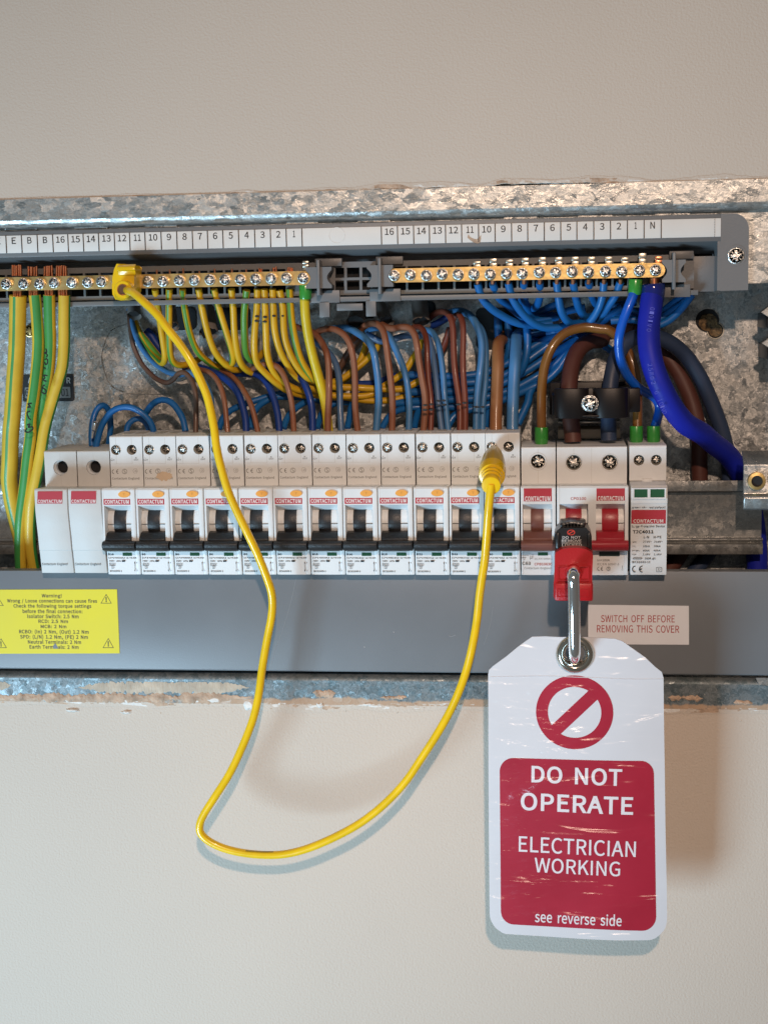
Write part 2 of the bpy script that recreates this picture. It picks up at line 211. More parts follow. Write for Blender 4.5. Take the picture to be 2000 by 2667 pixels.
# ------------------------------------------------------------------ letter outlines
# character code: (advance, outline points x,y,x,y... in thousandths of the letter size)
LETTERS = {
33: (224, [90,153,134,153,142,448,144,520,80,520,81,448], [112,-9,135,-3,151,14,158,39,151,64,135,81,112,87,89,81,72,64,66,39,72,14,89,-3]),
40: (235, [166,-136,205,-119,178,-68,155,-14,138,41,126,99,119,157,117,216,119,275,126,333,138,390,155,445,178,499,205,550,166,568,136,515,111,461,91,404,76,345,67,282,64,216,67,150,76,87,91,27,111,-29,136,-84]),
41: (235, [69,-136,98,-84,124,-29,144,27,159,87,168,150,171,216,168,282,159,345,144,404,124,461,98,515,69,568,29,550,57,499,79,445,96,390,109,333,116,275,119,216,116,157,109,99,96,41,79,-14,57,-68,29,-119]),
44: (193, [52,-132,81,-117,106,-97,126,-74,141,-48,150,-19,153,13,147,53,129,79,100,87,76,82,59,67,52,43,59,19,75,4,99,-1,106,-1,97,-39,74,-71,37,-94]),
45: (241, [32,170,210,170,210,219,32,219]),
46: (193, [97,-9,120,-3,136,14,142,39,136,64,120,81,97,87,73,81,57,64,51,39,57,14,73,-3]),
47: (272, [8,-124,54,-124,262,551,216,551]),
48: (385, [193,-9,238,-2,277,20,308,57,332,108,346,175,351,256,346,337,332,402,308,453,277,489,238,511,193,518,148,511,109,489,77,453,54,402,40,337,35,256,40,175,54,108,77,57,109,20,148,-2], [193,42,166,48,142,65,123,93,108,134,99,189,96,256,99,324,108,377,123,418,142,446,166,463,193,468,220,463,244,446,263,418,278,377,287,324,290,256,287,189,278,134,263,93,244,65,220,48]),
49: (385, [61,0,340,0,340,53,238,53,238,509,190,509,160,494,125,482,84,473,84,433,175,433,175,53,61,53]),
50: (385, [31,0,351,0,351,55,210,55,126,50,183,106,231,160,271,214,301,266,320,318,326,369,322,411,308,448,286,477,257,499,220,513,178,518,119,509,71,483,28,444,65,408,95,438,131,459,170,467,199,463,223,453,241,438,254,418,261,394,264,366,258,321,239,273,207,221,162,165,103,104,31,37]),
51: (385, [183,-9,226,-5,266,8,299,29,324,58,341,94,347,136,343,169,332,198,315,222,293,241,268,256,239,265,239,269,264,280,286,295,304,314,318,336,326,362,329,391,324,428,310,460,287,485,257,503,221,514,181,518,126,510,80,489,39,458,73,417,104,443,139,460,178,467,203,464,225,457,242,445,254,429,262,409,265,386,261,360,251,337,234,317,207,302,171,292,124,289,124,240,176,237,217,228,247,212,267,192,278,167,282,138,279,111,269,88,253,69,232,55,207,47,178,44,127,52,86,73,53,102,20,61,38,43,59,27,84,12,113,1,145,-6]),
52: (385, [236,0,296,0,296,140,364,140,364,191,296,191,296,509,226,509,14,182,14,140,236,140], [236,191,80,191,196,365,237,440,240,440,236,347]),
53: (385, [182,-9,224,-4,263,11,297,36,324,71,342,114,349,165,343,216,327,257,303,289,272,311,236,324,195,328,167,325,142,318,119,308,132,455,324,455,324,509,76,509,60,272,94,250,121,266,148,276,178,280,208,276,234,266,255,249,271,226,281,198,284,164,280,129,269,100,253,76,231,58,205,47,176,44,123,52,83,72,51,100,19,58,37,42,59,26,83,12,112,1,145,-6]),
54: (385, [209,-9,247,-4,282,12,312,37,335,70,350,110,356,156,351,205,338,245,317,276,289,298,254,312,214,316,173,309,134,288,99,255,104,325,118,380,139,420,165,446,196,461,230,466,260,461,288,448,310,427,347,466,315,493,275,511,227,518,179,511,134,491,96,455,66,403,46,333,39,243,45,166,61,103,87,54,122,19,163,-2], [100,204,135,242,170,262,203,269,232,265,255,255,272,238,285,216,293,188,295,156,292,124,284,95,270,73,253,55,232,45,209,41,179,46,154,60,133,83,117,115,106,155]),
55: (385, [137,0,203,0,209,93,219,177,236,253,263,325,301,397,353,471,353,509,34,509,34,455,281,455,236,386,202,318,175,248,157,173,144,91]),
56: (385, [194,-9,239,-4,278,9,310,29,333,55,348,87,353,122,350,155,341,182,327,206,310,226,290,242,268,256,268,260,299,290,325,332,335,383,331,420,319,452,298,479,271,499,236,512,196,517,158,512,124,500,96,481,75,455,61,424,56,387,66,339,91,300,125,270,125,267,102,253,80,235,61,213,46,188,36,159,32,126,37,89,53,56,78,29,110,9,150,-4], [229,276,200,289,172,302,149,318,130,337,118,360,114,387,117,411,124,431,137,447,153,459,173,467,195,469,220,466,242,457,258,443,271,425,279,403,281,379,275,343,258,308], [195,38,166,41,140,50,119,65,102,84,92,106,88,132,97,178,122,216,158,247,193,233,225,218,253,201,274,180,288,155,293,124,290,100,281,79,266,62,247,49,223,41]),
57: (385, [163,-9,210,-2,253,19,291,56,321,111,341,184,348,276,342,350,325,411,299,458,264,491,223,511,176,518,138,513,103,497,74,473,51,440,36,399,31,353,35,305,48,265,69,234,97,211,131,198,171,193,213,201,253,222,288,255,282,184,268,130,247,90,222,63,193,48,161,44,129,48,100,62,75,83,40,43,72,16,113,-2], [287,308,252,269,216,247,181,240,154,244,131,254,113,271,100,293,93,321,90,353,93,386,102,414,115,437,133,454,154,465,177,469,207,464,233,450,254,428,270,397,281,357]),
58: (193, [97,271,120,277,136,294,142,319,136,345,120,362,97,368,73,362,57,345,51,319,57,294,73,277], [97,-9,120,-3,136,14,142,39,136,64,120,81,97,87,73,81,57,64,51,39,57,14,73,-3]),
61: (385, [26,316,360,316,360,363,26,363], [26,149,360,149,360,197,26,197]),
63: (329, [124,153,180,153,184,203,203,245,231,282,260,319,283,359,292,406,288,441,276,472,257,496,231,514,199,525,162,529,110,521,66,498,30,465,66,432,92,456,122,471,156,476,178,474,197,466,212,454,222,439,228,421,231,401,221,363,199,327,171,292,144,253,126,208], [153,-9,177,-3,194,14,200,39,194,64,177,81,153,87,130,81,114,64,108,39,114,14,130,-3]),
65: (422, [3,0,67,0,117,156,303,156,351,0,419,0,247,509,175,509], [133,206,158,285,208,457,211,457,262,285,287,206]),
66: (456, [70,0,232,0,286,4,333,16,371,37,400,66,419,104,425,149,422,182,412,209,396,232,375,249,350,263,322,271,322,274,344,284,362,298,377,316,387,337,394,360,396,385,390,425,373,457,347,480,312,497,269,506,221,509,70,509], [134,293,134,458,212,458,249,456,279,450,303,440,319,424,329,403,333,376,330,352,320,332,304,315,280,303,249,296,210,293], [134,51,134,243,223,243,264,241,299,233,326,221,346,203,358,180,362,151,358,120,345,95,325,76,298,62,264,54,223,51]),
67: (443, [262,-9,323,0,374,24,418,64,383,105,348,74,310,54,265,47,219,54,180,73,149,104,126,145,111,196,106,256,111,316,127,366,151,407,182,437,221,455,267,462,307,456,341,439,371,414,406,456,370,486,323,509,266,518,204,510,150,486,105,448,70,396,48,331,40,254,48,177,69,112,103,61,148,22,201,-1]),
68: (478, [70,0,200,0,271,8,330,31,376,68,409,118,430,181,437,256,430,331,409,394,376,444,329,480,269,502,197,509,70,509], [134,53,134,457,192,457,247,451,291,434,326,405,351,366,366,316,371,256,366,197,351,146,326,106,291,77,247,59,192,53]),
69: (409, [70,0,371,0,371,55,134,55,134,240,327,240,327,295,134,295,134,455,363,455,363,509,70,509]),
70: (383, [70,0,134,0,134,228,328,228,328,283,134,283,134,455,363,455,363,509,70,509]),
71: (478, [270,-9,334,-1,387,20,427,50,427,264,260,264,260,210,368,210,368,77,343,61,312,51,276,47,226,54,184,73,150,104,126,145,111,196,106,256,112,316,127,366,152,407,186,437,227,455,276,462,321,455,357,438,385,414,420,456,385,485,337,509,274,518,210,510,153,486,106,448,71,396,48,331,40,254,48,177,70,112,105,61,151,22,207,-1]),
72: (506, [70,0,134,0,134,240,372,240,372,0,436,0,436,509,372,509,372,296,134,296,134,509,70,509]),
73: (203, [70,0,134,0,134,509,70,509]),
74: (372, [165,-9,209,-3,245,12,272,37,291,69,301,107,305,149,305,509,240,509,240,156,238,121,231,93,220,72,204,58,183,50,158,47,124,53,95,72,70,105,24,72,41,47,60,27,81,11,106,0,134,-7]),
75: (449, [70,0,134,0,134,161,222,265,374,0,446,0,262,316,422,509,349,509,135,253,134,509,70,509]),
76: (377, [70,0,357,0,357,55,134,55,134,509,70,509]),
77: (564, [70,0,128,0,128,282,121,426,163,316,260,51,303,51,399,316,440,432,434,282,434,0,494,0,494,509,417,509,319,237,282,131,244,237,147,509,70,509]),
78: (502, [70,0,131,0,131,267,125,420,181,322,366,0,432,0,432,509,371,509,371,244,377,90,322,188,135,509,70,509]),
79: (515, [258,-9,318,-1,371,23,414,62,447,115,468,180,475,256,468,332,447,397,414,448,371,486,318,510,258,518,197,510,144,486,101,448,68,397,48,332,40,256,48,180,68,115,101,62,144,23,197,-1], [258,47,215,54,178,73,148,104,125,146,111,197,106,256,111,316,125,366,148,407,178,437,215,455,258,462,301,455,338,437,368,407,390,366,404,316,409,256,404,197,390,146,368,104,338,73,301,54]),
80: (440, [70,0,134,0,134,203,218,203,271,207,316,220,354,241,382,271,399,311,406,360,399,409,382,448,353,476,315,495,269,506,215,509,70,509], [134,255,134,457,207,457,248,455,282,448,308,436,327,418,338,393,342,360,338,327,327,300,309,280,284,266,251,258,210,255]),
82: (441, [134,267,134,457,219,457,256,455,287,448,311,437,329,420,339,396,343,367,339,336,329,311,311,292,287,278,256,270,219,267], [349,0,422,0,292,223,325,234,353,250,375,271,392,298,403,329,407,367,401,414,384,450,357,477,321,496,278,506,229,509,70,509,70,0,134,0,134,216,226,216]),
83: (414, [211,-9,261,-4,303,11,337,33,363,62,379,97,384,135,380,170,370,199,354,222,333,242,307,258,279,272,207,303,187,311,167,321,150,333,135,348,126,366,122,388,125,409,134,427,148,442,167,453,190,459,217,462,261,456,300,440,333,415,367,456,326,488,275,510,217,518,173,513,135,501,103,480,78,453,62,421,57,383,61,349,73,321,91,298,113,279,136,264,160,253,233,221,257,210,277,199,294,187,307,172,316,153,319,130,315,107,306,87,291,70,269,58,243,50,212,47,160,55,112,77,72,110,33,66,83,26,143,0]),
84: (416, [176,0,240,0,240,455,394,455,394,509,22,509,22,455,176,455]),
85: (501, [251,-9,300,-4,344,11,381,39,409,80,427,137,433,210,433,509,372,509,372,208,367,154,355,112,336,82,312,62,283,51,251,47,219,51,190,62,166,82,148,112,136,154,132,208,132,509,68,509,68,210,74,137,92,80,120,39,157,11,201,-4]),
86: (399, [163,0,237,0,399,509,334,509,252,233,203,65,200,65,151,233,68,509,1,509]),
87: (610, [126,0,202,0,278,307,303,423,306,423,331,307,408,0,486,0,591,509,530,509,475,232,447,67,443,67,407,232,336,509,277,509,207,232,171,67,168,67,137,232,84,509,18,509]),
97: (391, [151,-9,196,-2,238,18,276,45,283,0,335,0,335,232,332,276,322,314,305,345,280,367,247,382,205,387,147,379,97,360,57,337,81,294,114,313,152,328,194,334,222,330,242,320,256,305,266,285,271,263,272,239,199,228,141,213,96,192,65,167,47,136,41,98,45,66,55,40,72,19,94,4,121,-6], [169,42,151,44,135,48,121,56,111,67,104,83,102,102,106,125,118,145,139,162,172,176,215,188,272,197,272,92,237,64,203,48]),
98: (429, [230,-9,272,-3,311,15,344,44,370,84,388,135,394,194,389,249,376,296,355,334,326,363,289,381,244,387,202,380,162,361,125,334,128,401,128,553,64,553,64,0,115,0,120,39,123,39,157,13,194,-3], [219,44,192,48,160,60,128,83,128,282,162,310,196,327,228,333,260,329,286,316,305,295,318,267,325,233,328,194,324,150,314,114,297,84,275,62,249,49]),
99: (354, [212,-9,257,-3,298,13,335,38,307,81,281,62,251,49,218,44,185,48,157,62,134,83,116,112,105,147,101,188,105,229,117,264,135,293,159,315,187,329,220,333,248,329,273,318,295,301,327,342,298,364,262,381,217,387,170,381,127,363,90,335,61,296,43,247,36,188,42,130,60,82,87,43,122,14,165,-3]),
100: (431, [192,-9,236,-2,274,18,307,44,315,0,367,0,367,553,303,553,303,408,306,343,274,366,240,381,200,387,158,381,119,362,86,333,60,294,43,245,37,188,42,130,56,81,79,42,110,14,148,-3], [206,44,176,49,150,62,129,83,114,111,105,147,102,189,106,229,117,265,134,293,156,315,182,329,211,333,242,329,272,317,303,294,303,96,272,67,240,50]),
101: (385, [217,-9,264,-4,305,10,340,29,318,72,289,55,258,45,224,42,190,46,160,58,136,77,117,104,104,136,99,174,353,174,356,210,351,260,338,303,316,339,287,365,250,381,205,387,162,381,123,363,88,334,61,294,43,246,36,188,42,130,61,82,89,43,125,14,168,-3], [98,219,105,253,118,282,135,306,156,322,180,333,206,336,234,333,257,323,275,306,289,283,297,254,300,219]),
102: (226, [23,326,74,326,74,0,137,0,137,326,217,326,217,377,137,377,137,437,143,478,161,503,191,511,205,510,219,506,233,501,247,550,228,556,207,560,184,562,150,558,122,547,101,528,86,504,77,473,74,437,74,377,23,374]),
103: (392, [191,-174,246,-169,292,-155,330,-135,358,-108,376,-77,382,-43,378,-15,367,8,349,25,323,37,291,44,251,47,176,47,137,52,116,66,110,87,114,106,122,120,135,133,153,126,172,121,190,119,228,124,261,136,289,155,310,181,324,213,328,251,325,281,314,308,298,328,375,328,375,377,244,377,229,382,211,385,190,387,154,383,120,370,91,350,69,324,54,291,49,252,57,210,75,176,99,151,99,148,79,130,63,107,57,78,61,51,74,31,91,16,91,12,61,-12,42,-41,35,-73,41,-103,55,-128,79,-147,110,-162,148,-171], [190,162,169,165,150,174,134,187,122,204,113,226,110,252,113,278,121,300,134,317,150,330,169,338,190,340,212,338,231,330,247,317,260,300,268,278,271,252,268,226,260,204,247,187,231,174,211,165], [200,-130,168,-128,141,-122,120,-112,104,-99,94,-83,91,-64,95,-42,107,-20,129,0,178,-6,243,-6,266,-7,285,-10,300,-16,311,-25,317,-38,319,-53,316,-73,305,-91,287,-106,263,-119,234,-127]),
104: (422, [64,0,128,0,128,274,162,306,195,325,231,331,253,329,271,321,285,307,295,288,300,263,302,231,302,0,365,0,365,239,362,283,353,320,337,349,315,370,286,382,250,387,202,378,161,355,125,324,128,401,128,553,64,553]),
105: (191, [64,0,128,0,128,377,64,377], [96,455,118,460,133,475,138,497,133,519,118,533,96,538,74,533,59,519,54,497,59,475,74,460]),
107: (383, [64,0,126,0,126,99,197,182,308,0,376,0,234,225,360,377,289,377,129,178,126,178,126,553,64,553]),
108: (197, [131,-9,167,-3,158,45,145,44,136,46,130,55,128,71,128,553,64,553,64,75,66,50,71,29,80,13,92,1,109,-7]),
109: (643, [64,0,128,0,128,274,161,306,193,325,222,331,244,329,262,321,275,307,285,288,290,263,292,231,292,0,356,0,356,274,389,306,421,325,451,331,473,329,490,321,504,307,513,288,519,263,521,231,521,0,584,0,584,239,581,283,572,320,556,349,534,370,505,382,470,387,426,377,385,352,345,315,336,335,324,353,309,367,290,378,268,385,241,387,198,378,159,355,124,322,116,377,64,377]),
110: (424, [64,0,128,0,128,274,162,306,195,325,231,331,253,329,271,321,285,307,295,288,300,263,302,231,302,0,365,0,365,239,362,283,353,320,337,349,315,370,286,382,250,387,202,378,161,355,124,322,116,377,64,377]),
111: (421, [210,-9,255,-3,297,14,332,43,360,82,378,130,385,188,378,247,360,296,332,335,297,363,255,381,210,387,165,381,124,363,89,335,61,296,43,247,36,188,43,130,61,82,89,43,124,14,165,-3], [210,44,180,48,153,62,131,83,115,112,105,147,101,188,105,229,115,264,131,293,153,315,180,329,210,333,241,329,268,315,290,293,306,264,317,229,320,188,317,147,306,112,290,83,268,62,241,48]),
112: (431, [64,-159,128,-159,128,-31,126,35,160,11,195,-4,230,-9,272,-3,311,15,344,44,370,84,388,135,394,194,389,249,376,296,355,334,326,363,289,381,244,387,201,379,160,360,124,333,116,377,64,377], [219,44,192,48,161,60,128,83,128,282,163,310,196,327,228,333,260,329,286,316,305,295,318,267,325,233,328,194,324,150,314,114,297,84,275,62,249,49]),
113: (431, [303,-159,367,-159,367,377,316,377,310,342,275,366,240,382,200,387,158,381,119,362,86,333,60,294,43,245,37,188,42,130,56,81,79,42,110,14,148,-3,192,-9,235,-2,273,17,306,44,303,-25], [206,44,176,49,150,62,129,83,114,111,105,147,102,189,106,229,117,265,134,293,156,315,182,329,211,333,242,329,272,317,303,294,303,96,272,67,240,50]),
114: (269, [64,0,128,0,128,242,156,293,189,321,222,330,259,324,271,378,259,383,246,386,231,387,190,377,154,350,124,308,116,377,64,377]),
115: (325, [162,-9,203,-5,237,6,264,24,284,47,295,73,299,103,295,135,282,160,263,179,239,194,212,207,185,217,145,234,115,254,103,283,111,310,134,330,174,337,205,333,233,321,259,304,290,344,257,365,218,381,173,387,135,383,103,372,77,356,58,334,47,309,43,280,48,251,60,227,78,208,101,193,126,181,153,171,194,154,226,131,239,99,237,84,231,69,220,58,206,48,187,42,165,40,123,46,87,62,53,85,22,43,62,16,110,-2]),
116: (262, [182,-9,206,-7,230,-2,252,5,240,53,226,48,211,44,197,42,177,45,162,51,151,61,144,75,139,93,138,115,138,326,241,326,241,377,138,377,138,483,85,483,78,377,19,374,19,326,75,326,75,117,77,81,85,50,99,25,119,7,146,-5]),
117: (422, [174,-9,221,0,262,23,299,59,306,0,358,0,358,377,295,377,295,110,261,73,229,53,193,46,170,48,152,56,139,70,129,89,124,114,122,146,122,377,58,377,58,138,61,94,71,57,86,28,109,8,138,-5]),
118: (362, [145,0,219,0,353,377,290,377,219,162,184,51,181,51,146,162,75,377,9,377]),
119: (557, [124,0,197,0,251,202,276,312,280,312,306,203,360,0,437,0,539,377,478,377,423,159,400,54,397,54,370,159,311,377,249,377,190,159,165,54,162,54,140,159,83,377,19,377]),
120: (346, [10,0,77,0,128,88,166,156,169,156,210,88,266,0,335,0,211,190,326,377,260,377,213,294,180,231,176,231,140,294,89,377,20,377,135,197]),
121: (362, [70,-162,105,-158,134,-145,159,-125,179,-99,197,-67,211,-32,353,377,291,377,223,168,192,61,189,61,151,168,75,377,9,377,160,-1,152,-29,132,-71,105,-100,67,-110,38,-104,26,-155]),
122: (330, [24,0,310,0,310,51,104,51,303,343,303,377,46,377,46,326,223,326,24,34]),
126: (385, [261,199,295,206,327,229,358,269,322,294,304,267,284,252,262,247,221,264,178,296,125,313,91,306,58,283,28,243,64,218,82,245,102,260,123,265,165,248,208,216]),
178: (285, [41,306,249,306,249,349,120,349,151,380,178,410,201,437,218,465,229,492,233,520,229,550,220,574,205,594,185,608,160,616,132,619,93,611,58,590,31,560,60,533,79,555,101,571,126,577,157,569,177,547,184,513,168,465,120,408,41,335]),
8710: (694, [105,39,105,0,588,0,588,39,384,509,310,509], [514,55,178,55,278,287,344,451,348,451,414,287])}
GLYPH = {chr(k): (v[0]/1000, [[(lp[i]/1000, lp[i+1]/1000) for i in range(0, len(lp), 2)] for lp in v[1:]]) for k, v in LETTERS.items()}
def fatten(lp, d):
    """move an outline outwards by d (holes inwards) along the corner directions"""
    if not d: return lp
    n = len(lp); out = []
    for i in range(n):
        x0, y0 = lp[i-1]; x1, y1 = lp[i]; x2, y2 = lp[(i+1) % n]
        ax, ay = x1-x0, y1-y0; bx_, by_ = x2-x1, y2-y1
        la = math.hypot(ax, ay) or 1; lb = math.hypot(bx_, by_) or 1
        nx, ny = -ay/la-by_/lb, ax/la+bx_/lb; q = nx*nx+ny*ny
        if q < .9: k_ = math.sqrt(.9/max(q, 1e-6)); nx *= k_; ny *= k_; q = .9*k_ if q > .05 else 2.0
        out.append((x1+SGN*d*2*nx/q, y1+SGN*d*2*ny/q))
    return out
SGN = -1
# ------------------------------------------------------------------ mesh building
ORG = {}
def link(o): sc.collection.objects.link(o); return o
def thing(name, label, cat, loc=(0, 0, 0), group=None):
    o = bpy.data.objects.new(name, None); link(o); o.location = loc; ORG[o.name] = Vector(loc)
    o.empty_display_size = .01; o['label'] = label; o['category'] = cat
    if group: o['group'] = group
    return o
class MB:
    def __init__(s): s.v = []; s.f = []; s.m = []
    def add(s, vs, fs, m=0):
        b = len(s.v); s.v += [tuple(v) for v in vs]
        for i, f in enumerate(fs):
            s.f.append(tuple(b+k for k in f)); s.m.append(m[i] if isinstance(m, list) else m)
        return s
    def bm(s, bm, m=0):
        bm.verts.ensure_lookup_table()
        for i, v in enumerate(bm.verts): v.index = i
        s.add([v.co for v in bm.verts], [[v.index for v in f.verts] for f in bm.faces], m); bm.free(); return s
    def box(s, x0, x1, y0, y1, z0, z1, bev=0.0, m=0, seg=2):
        bm = bmesh.new()
        vs = [bm.verts.new((x, y, z)) for x in (x0, x1) for y in (y0, y1) for z in (z0, z1)]
        for q in ((0, 1, 3, 2), (4, 6, 7, 5), (0, 4, 5, 1), (2, 3, 7, 6), (0, 2, 6, 4), (1, 5, 7, 3)):
            bm.faces.new([vs[i] for i in q])
        if bev > 0: bmesh.ops.bevel(bm, geom=bm.edges[:], offset=bev, segments=seg, affect='EDGES', profile=.5)
        bmesh.ops.recalc_face_normals(bm, faces=bm.faces[:])
        return s.bm(bm, m)
    def prof(s, pts, x0, x1, bev=0.0, m=0, axis='X', seg=2):
        """polygon (Y,Z) swept along X (or (X,Y) swept along Z, or (X,Z) swept along Y)"""
        bm = bmesh.new()
        mk = {'X': lambda a, p: (a, p[0], p[1]), 'Z': lambda a, p: (p[0], p[1], a), 'Y': lambda a, p: (p[0], a, p[1])}[axis]
        A = [bm.verts.new(mk(x0, p)) for p in pts]; B = [bm.verts.new(mk(x1, p)) for p in pts]
        n = len(pts); bm.faces.new(A); bm.faces.new(B[::-1])
        for i in range(n): bm.faces.new((A[i], B[i], B[(i+1) % n], A[(i+1) % n]))
        bmesh.ops.recalc_face_normals(bm, faces=bm.faces[:])
        if bev > 0:
            es = [e for e in bm.edges if e.calc_face_angle(0) > .45]
            bmesh.ops.bevel(bm, geom=es, offset=bev, segments=seg, affect='EDGES', profile=.5, clamp_overlap=True)
        bmesh.ops.triangulate(bm, faces=[f for f in bm.faces if len(f.verts) > 4])
        return s.bm(bm, m)
    def tube(s, pts, rad, n=12, stripe=None, caps=True, res=5, smooth=True, twist=0.0, a0=0.0):
        """pts world points; rad number or list; stripe=(lo,hi) fraction of the round that takes material 1"""
        pts = [Vector(p) for p in pts]
        rads = rad if isinstance(rad, (list, tuple)) else [rad]*len(pts)
        if smooth and len(pts) > 2:
            q = []; rr = []
            for i in range(len(pts)-1):
                p0 = pts[max(i-1, 0)]; p1 = pts[i]; p2 = pts[i+1]; p3 = pts[min(i+2, len(pts)-1)]
                for k in range(res):
                    t = k/res
                    q.append(.5*((2*p1)+(p2-p0)*t+(2*p0-5*p1+4*p2-p3)*t*t+(3*p1-p0-3*p2+p3)*t*t*t))
                    rr.append(rads[i]*(1-t)+rads[i+1]*t)
            q.append(pts[-1]); rr.append(rads[-1]); pts, rads = q, rr
        vs = []; fs = []; ms = []
        T = [(pts[min(i+1, len(pts)-1)]-pts[max(i-1, 0)]).normalized() for i in range(len(pts))]
        ref = Vector((0, -1, 0)) - T[0]*T[0].dot(Vector((0, -1, 0)))
        if ref.length < 1e-3: ref = Vector((0, 0, 1)) - T[0]*T[0].z
        ref.normalize(); L = len(pts)
        for i in range(L):
            ref = (ref - T[i]*ref.dot(T[i])).normalized(); bi = T[i].cross(ref)
            for k in range(n):
                a = 2*math.pi*(k+.5)/n + a0 + twist*i/max(L-1, 1)
                vs.append(pts[i] + (ref*math.cos(a)+bi*math.sin(a))*rads[i])
        for i in range(L-1):
            for k in range(n):
                k2 = (k+1) % n
                fs.append((i*n+k, i*n+k2, (i+1)*n+k2, (i+1)*n+k))
                ms.append(1 if stripe and any((k+.5+n*j)/n >= stripe[0] and (k+.5+n*j)/n < stripe[1] for j in (-1, 0, 1)) else 0)
        if caps: fs.append(tuple(range(n))[::-1]); ms.append(0); fs.append(tuple((L-1)*n+k for k in range(n))); ms.append(0)
        return s.add(vs, fs, ms)
    def lathe(s, a, b, prof, n=24, m=0):
        """profile [(distance from a towards b, radius)] turned round the line a-b"""
        a = Vector(a); b = Vector(b); t = (b-a).normalized(); ref = Vector((0, 0, 1)) if abs(t.z) < .9 else Vector((1, 0, 0))
        u = (ref - t*ref.dot(t)).normalized(); w = t.cross(u); vs = []; fs = []; ms = []
        for (d, r) in [q[:2] for q in prof]:
            for k in range(n):
                an = 2*math.pi*k/n; vs.append(a+t*d+(u*math.cos(an)+w*math.sin(an))*max(r, 1e-5))
        for i in range(len(prof)-1):
            for k in range(n):
                fs.append((i*n+k, i*n+(k+1) % n, (i+1)*n+(k+1) % n, (i+1)*n+k)); ms.append(prof[i][2] if len(prof[i]) > 2 else m)
        fs.append(tuple(range(n))[::-1]); fs.append(tuple((len(prof)-1)*n+k for k in range(n))); ms += [m, m]
        return s.add(vs, fs, ms)
    def loops(s, loops, y, thick, m=0, fn=None, res=1):
        """closed loops of (x,z): first outline, others holes; front face at y, thickness backwards"""
        c = bpy.data.curves.new('tmp', 'CURVE'); c.dimensions = '2D'; c.fill_mode = 'BOTH'; c.extrude = thick/2
        for lp in loops:
            sp = c.splines.new('POLY'); sp.points.add(len(lp)-1); sp.use_cyclic_u = True
            for p, q in zip(sp.points, lp): p.co = (q[0], q[1], 0, 1)
        s._curve(c, lambda v: (v.x, y + thick/2 - v.z, v.y), m, fn); return s
    def _curve(s, c, f, m, fn=None):
        o = bpy.data.objects.new('tmp', c); me = bpy.data.meshes.new_from_object(o)
        vs = [Vector(f(v.co)) for v in me.vertices]
        if fn: vs = [fn(v) for v in vs]
        s.add(vs, [tuple(p.vertices) for p in me.polygons], m)
        bpy.data.objects.remove(o); bpy.data.meshes.remove(me); bpy.data.curves.remove(c)
    def text(s, t, x0, x1, z0, z1, y, bold=0.0, m=0, fn=None, rot=0.0, res=2, keep=False, thick=0.0):
        """text stretched to the box x0..x1, z0..z1 on plane y"""
        c = bpy.data.curves.new('tmp', 'CURVE'); c.dimensions = '2D'; c.fill_mode = 'BOTH'; c.extrude = thick/2
        pen = 0.0
        for ch in t:
            if ch == ' ': pen += .28; continue
            adv, lps = GLYPH[ch]
            for lp in lps:
                if res == 1 and len(lp) > 14: lp = lp[::2]
                lp = fatten(lp, bold)
                sp = c.splines.new('POLY'); sp.points.add(len(lp)-1); sp.use_cyclic_u = True
                for p, q in zip(sp.points, lp): p.co = (q[0]+pen, q[1], 0, 1)
            pen += adv + bold*1.5
        o = bpy.data.objects.new('tmp', c); me = bpy.data.meshes.new_from_object(o)
        if len(me.vertices):
            xs = [v.co.x for v in me.vertices]; ys = [v.co.y for v in me.vertices]
            a0, a1, b0, b1 = min(xs), max(xs), min(ys), max(ys)
            kx = (x1-x0)/max(a1-a0, 1e-6); kz = (z1-z0)/max(b1-b0, 1e-6)
            cx, cz = (x0+x1)/2, (z0+z1)/2; cr_, sr_ = math.cos(rot), math.sin(rot); vs = []
            for v in me.vertices:
                ux = x0+(v.co.x-a0)*kx-cx; uz = z0+(v.co.y-b0)*kz-cz
                q = Vector((cx+ux*cr_-uz*sr_, y-v.co.z, cz+ux*sr_+uz*cr_)); vs.append(fn(q) if fn else q)
            s.add(vs, [tuple(p.vertices) for p in me.polygons], m)
        bpy.data.objects.remove(o); bpy.data.meshes.remove(me); bpy.data.curves.remove(c); return s
    def build(s, name, mats, parent=None, smooth=True, label=None, angle=35, kind=None):
        if not isinstance(mats, (list, tuple)): mats = [mats]
        off = ORG.get(parent.name, Vector()) if parent else Vector()
        me = bpy.data.meshes.new(name); me.from_pydata([Vector(v)-off for v in s.v], [], s.f)
        for mm in mats: me.materials.append(mm)
        me.polygons.foreach_set('material_index', s.m)
        if smooth:
            me.polygons.foreach_set('use_smooth', [True]*len(me.polygons)); me.update(); me.set_sharp_from_angle(angle=math.radians(angle))
        me.update(); o = bpy.data.objects.new(name, me); link(o)
        if parent: o.parent = parent; ORG[o.name] = off
        if label: o['label'] = label
        if kind: o['kind'] = kind
        return o
def tag(o, label, cat, group=None):
    o['label'] = label; o['category'] = cat
    if group: o['group'] = group
    return o
def circ(cx, cz, r, n=24, a=0.0, rz=None): return [(cx+r*math.cos(a+2*math.pi*i/n), cz+(rz or r)*math.sin(a+2*math.pi*i/n)) for i in range(n)]
def rrect(x0, x1, z0, z1, r, n=6):
    out = []
    for cx, cz, a in ((x1-r, z1-r, 0), (x0+r, z1-r, 90), (x0+r, z0+r, 180), (x1-r, z0+r, 270)):
        out += [(cx+r*math.cos(math.radians(a+90*i/n)), cz+r*math.sin(math.radians(a+90*i/n))) for i in range(n+1)]
    return out
def px_box(x0, y0, x1, y1, Y):
    a = P(x0, y1, Y); b = P(x1, y0, Y); return a.x, b.x, a.z, b.z
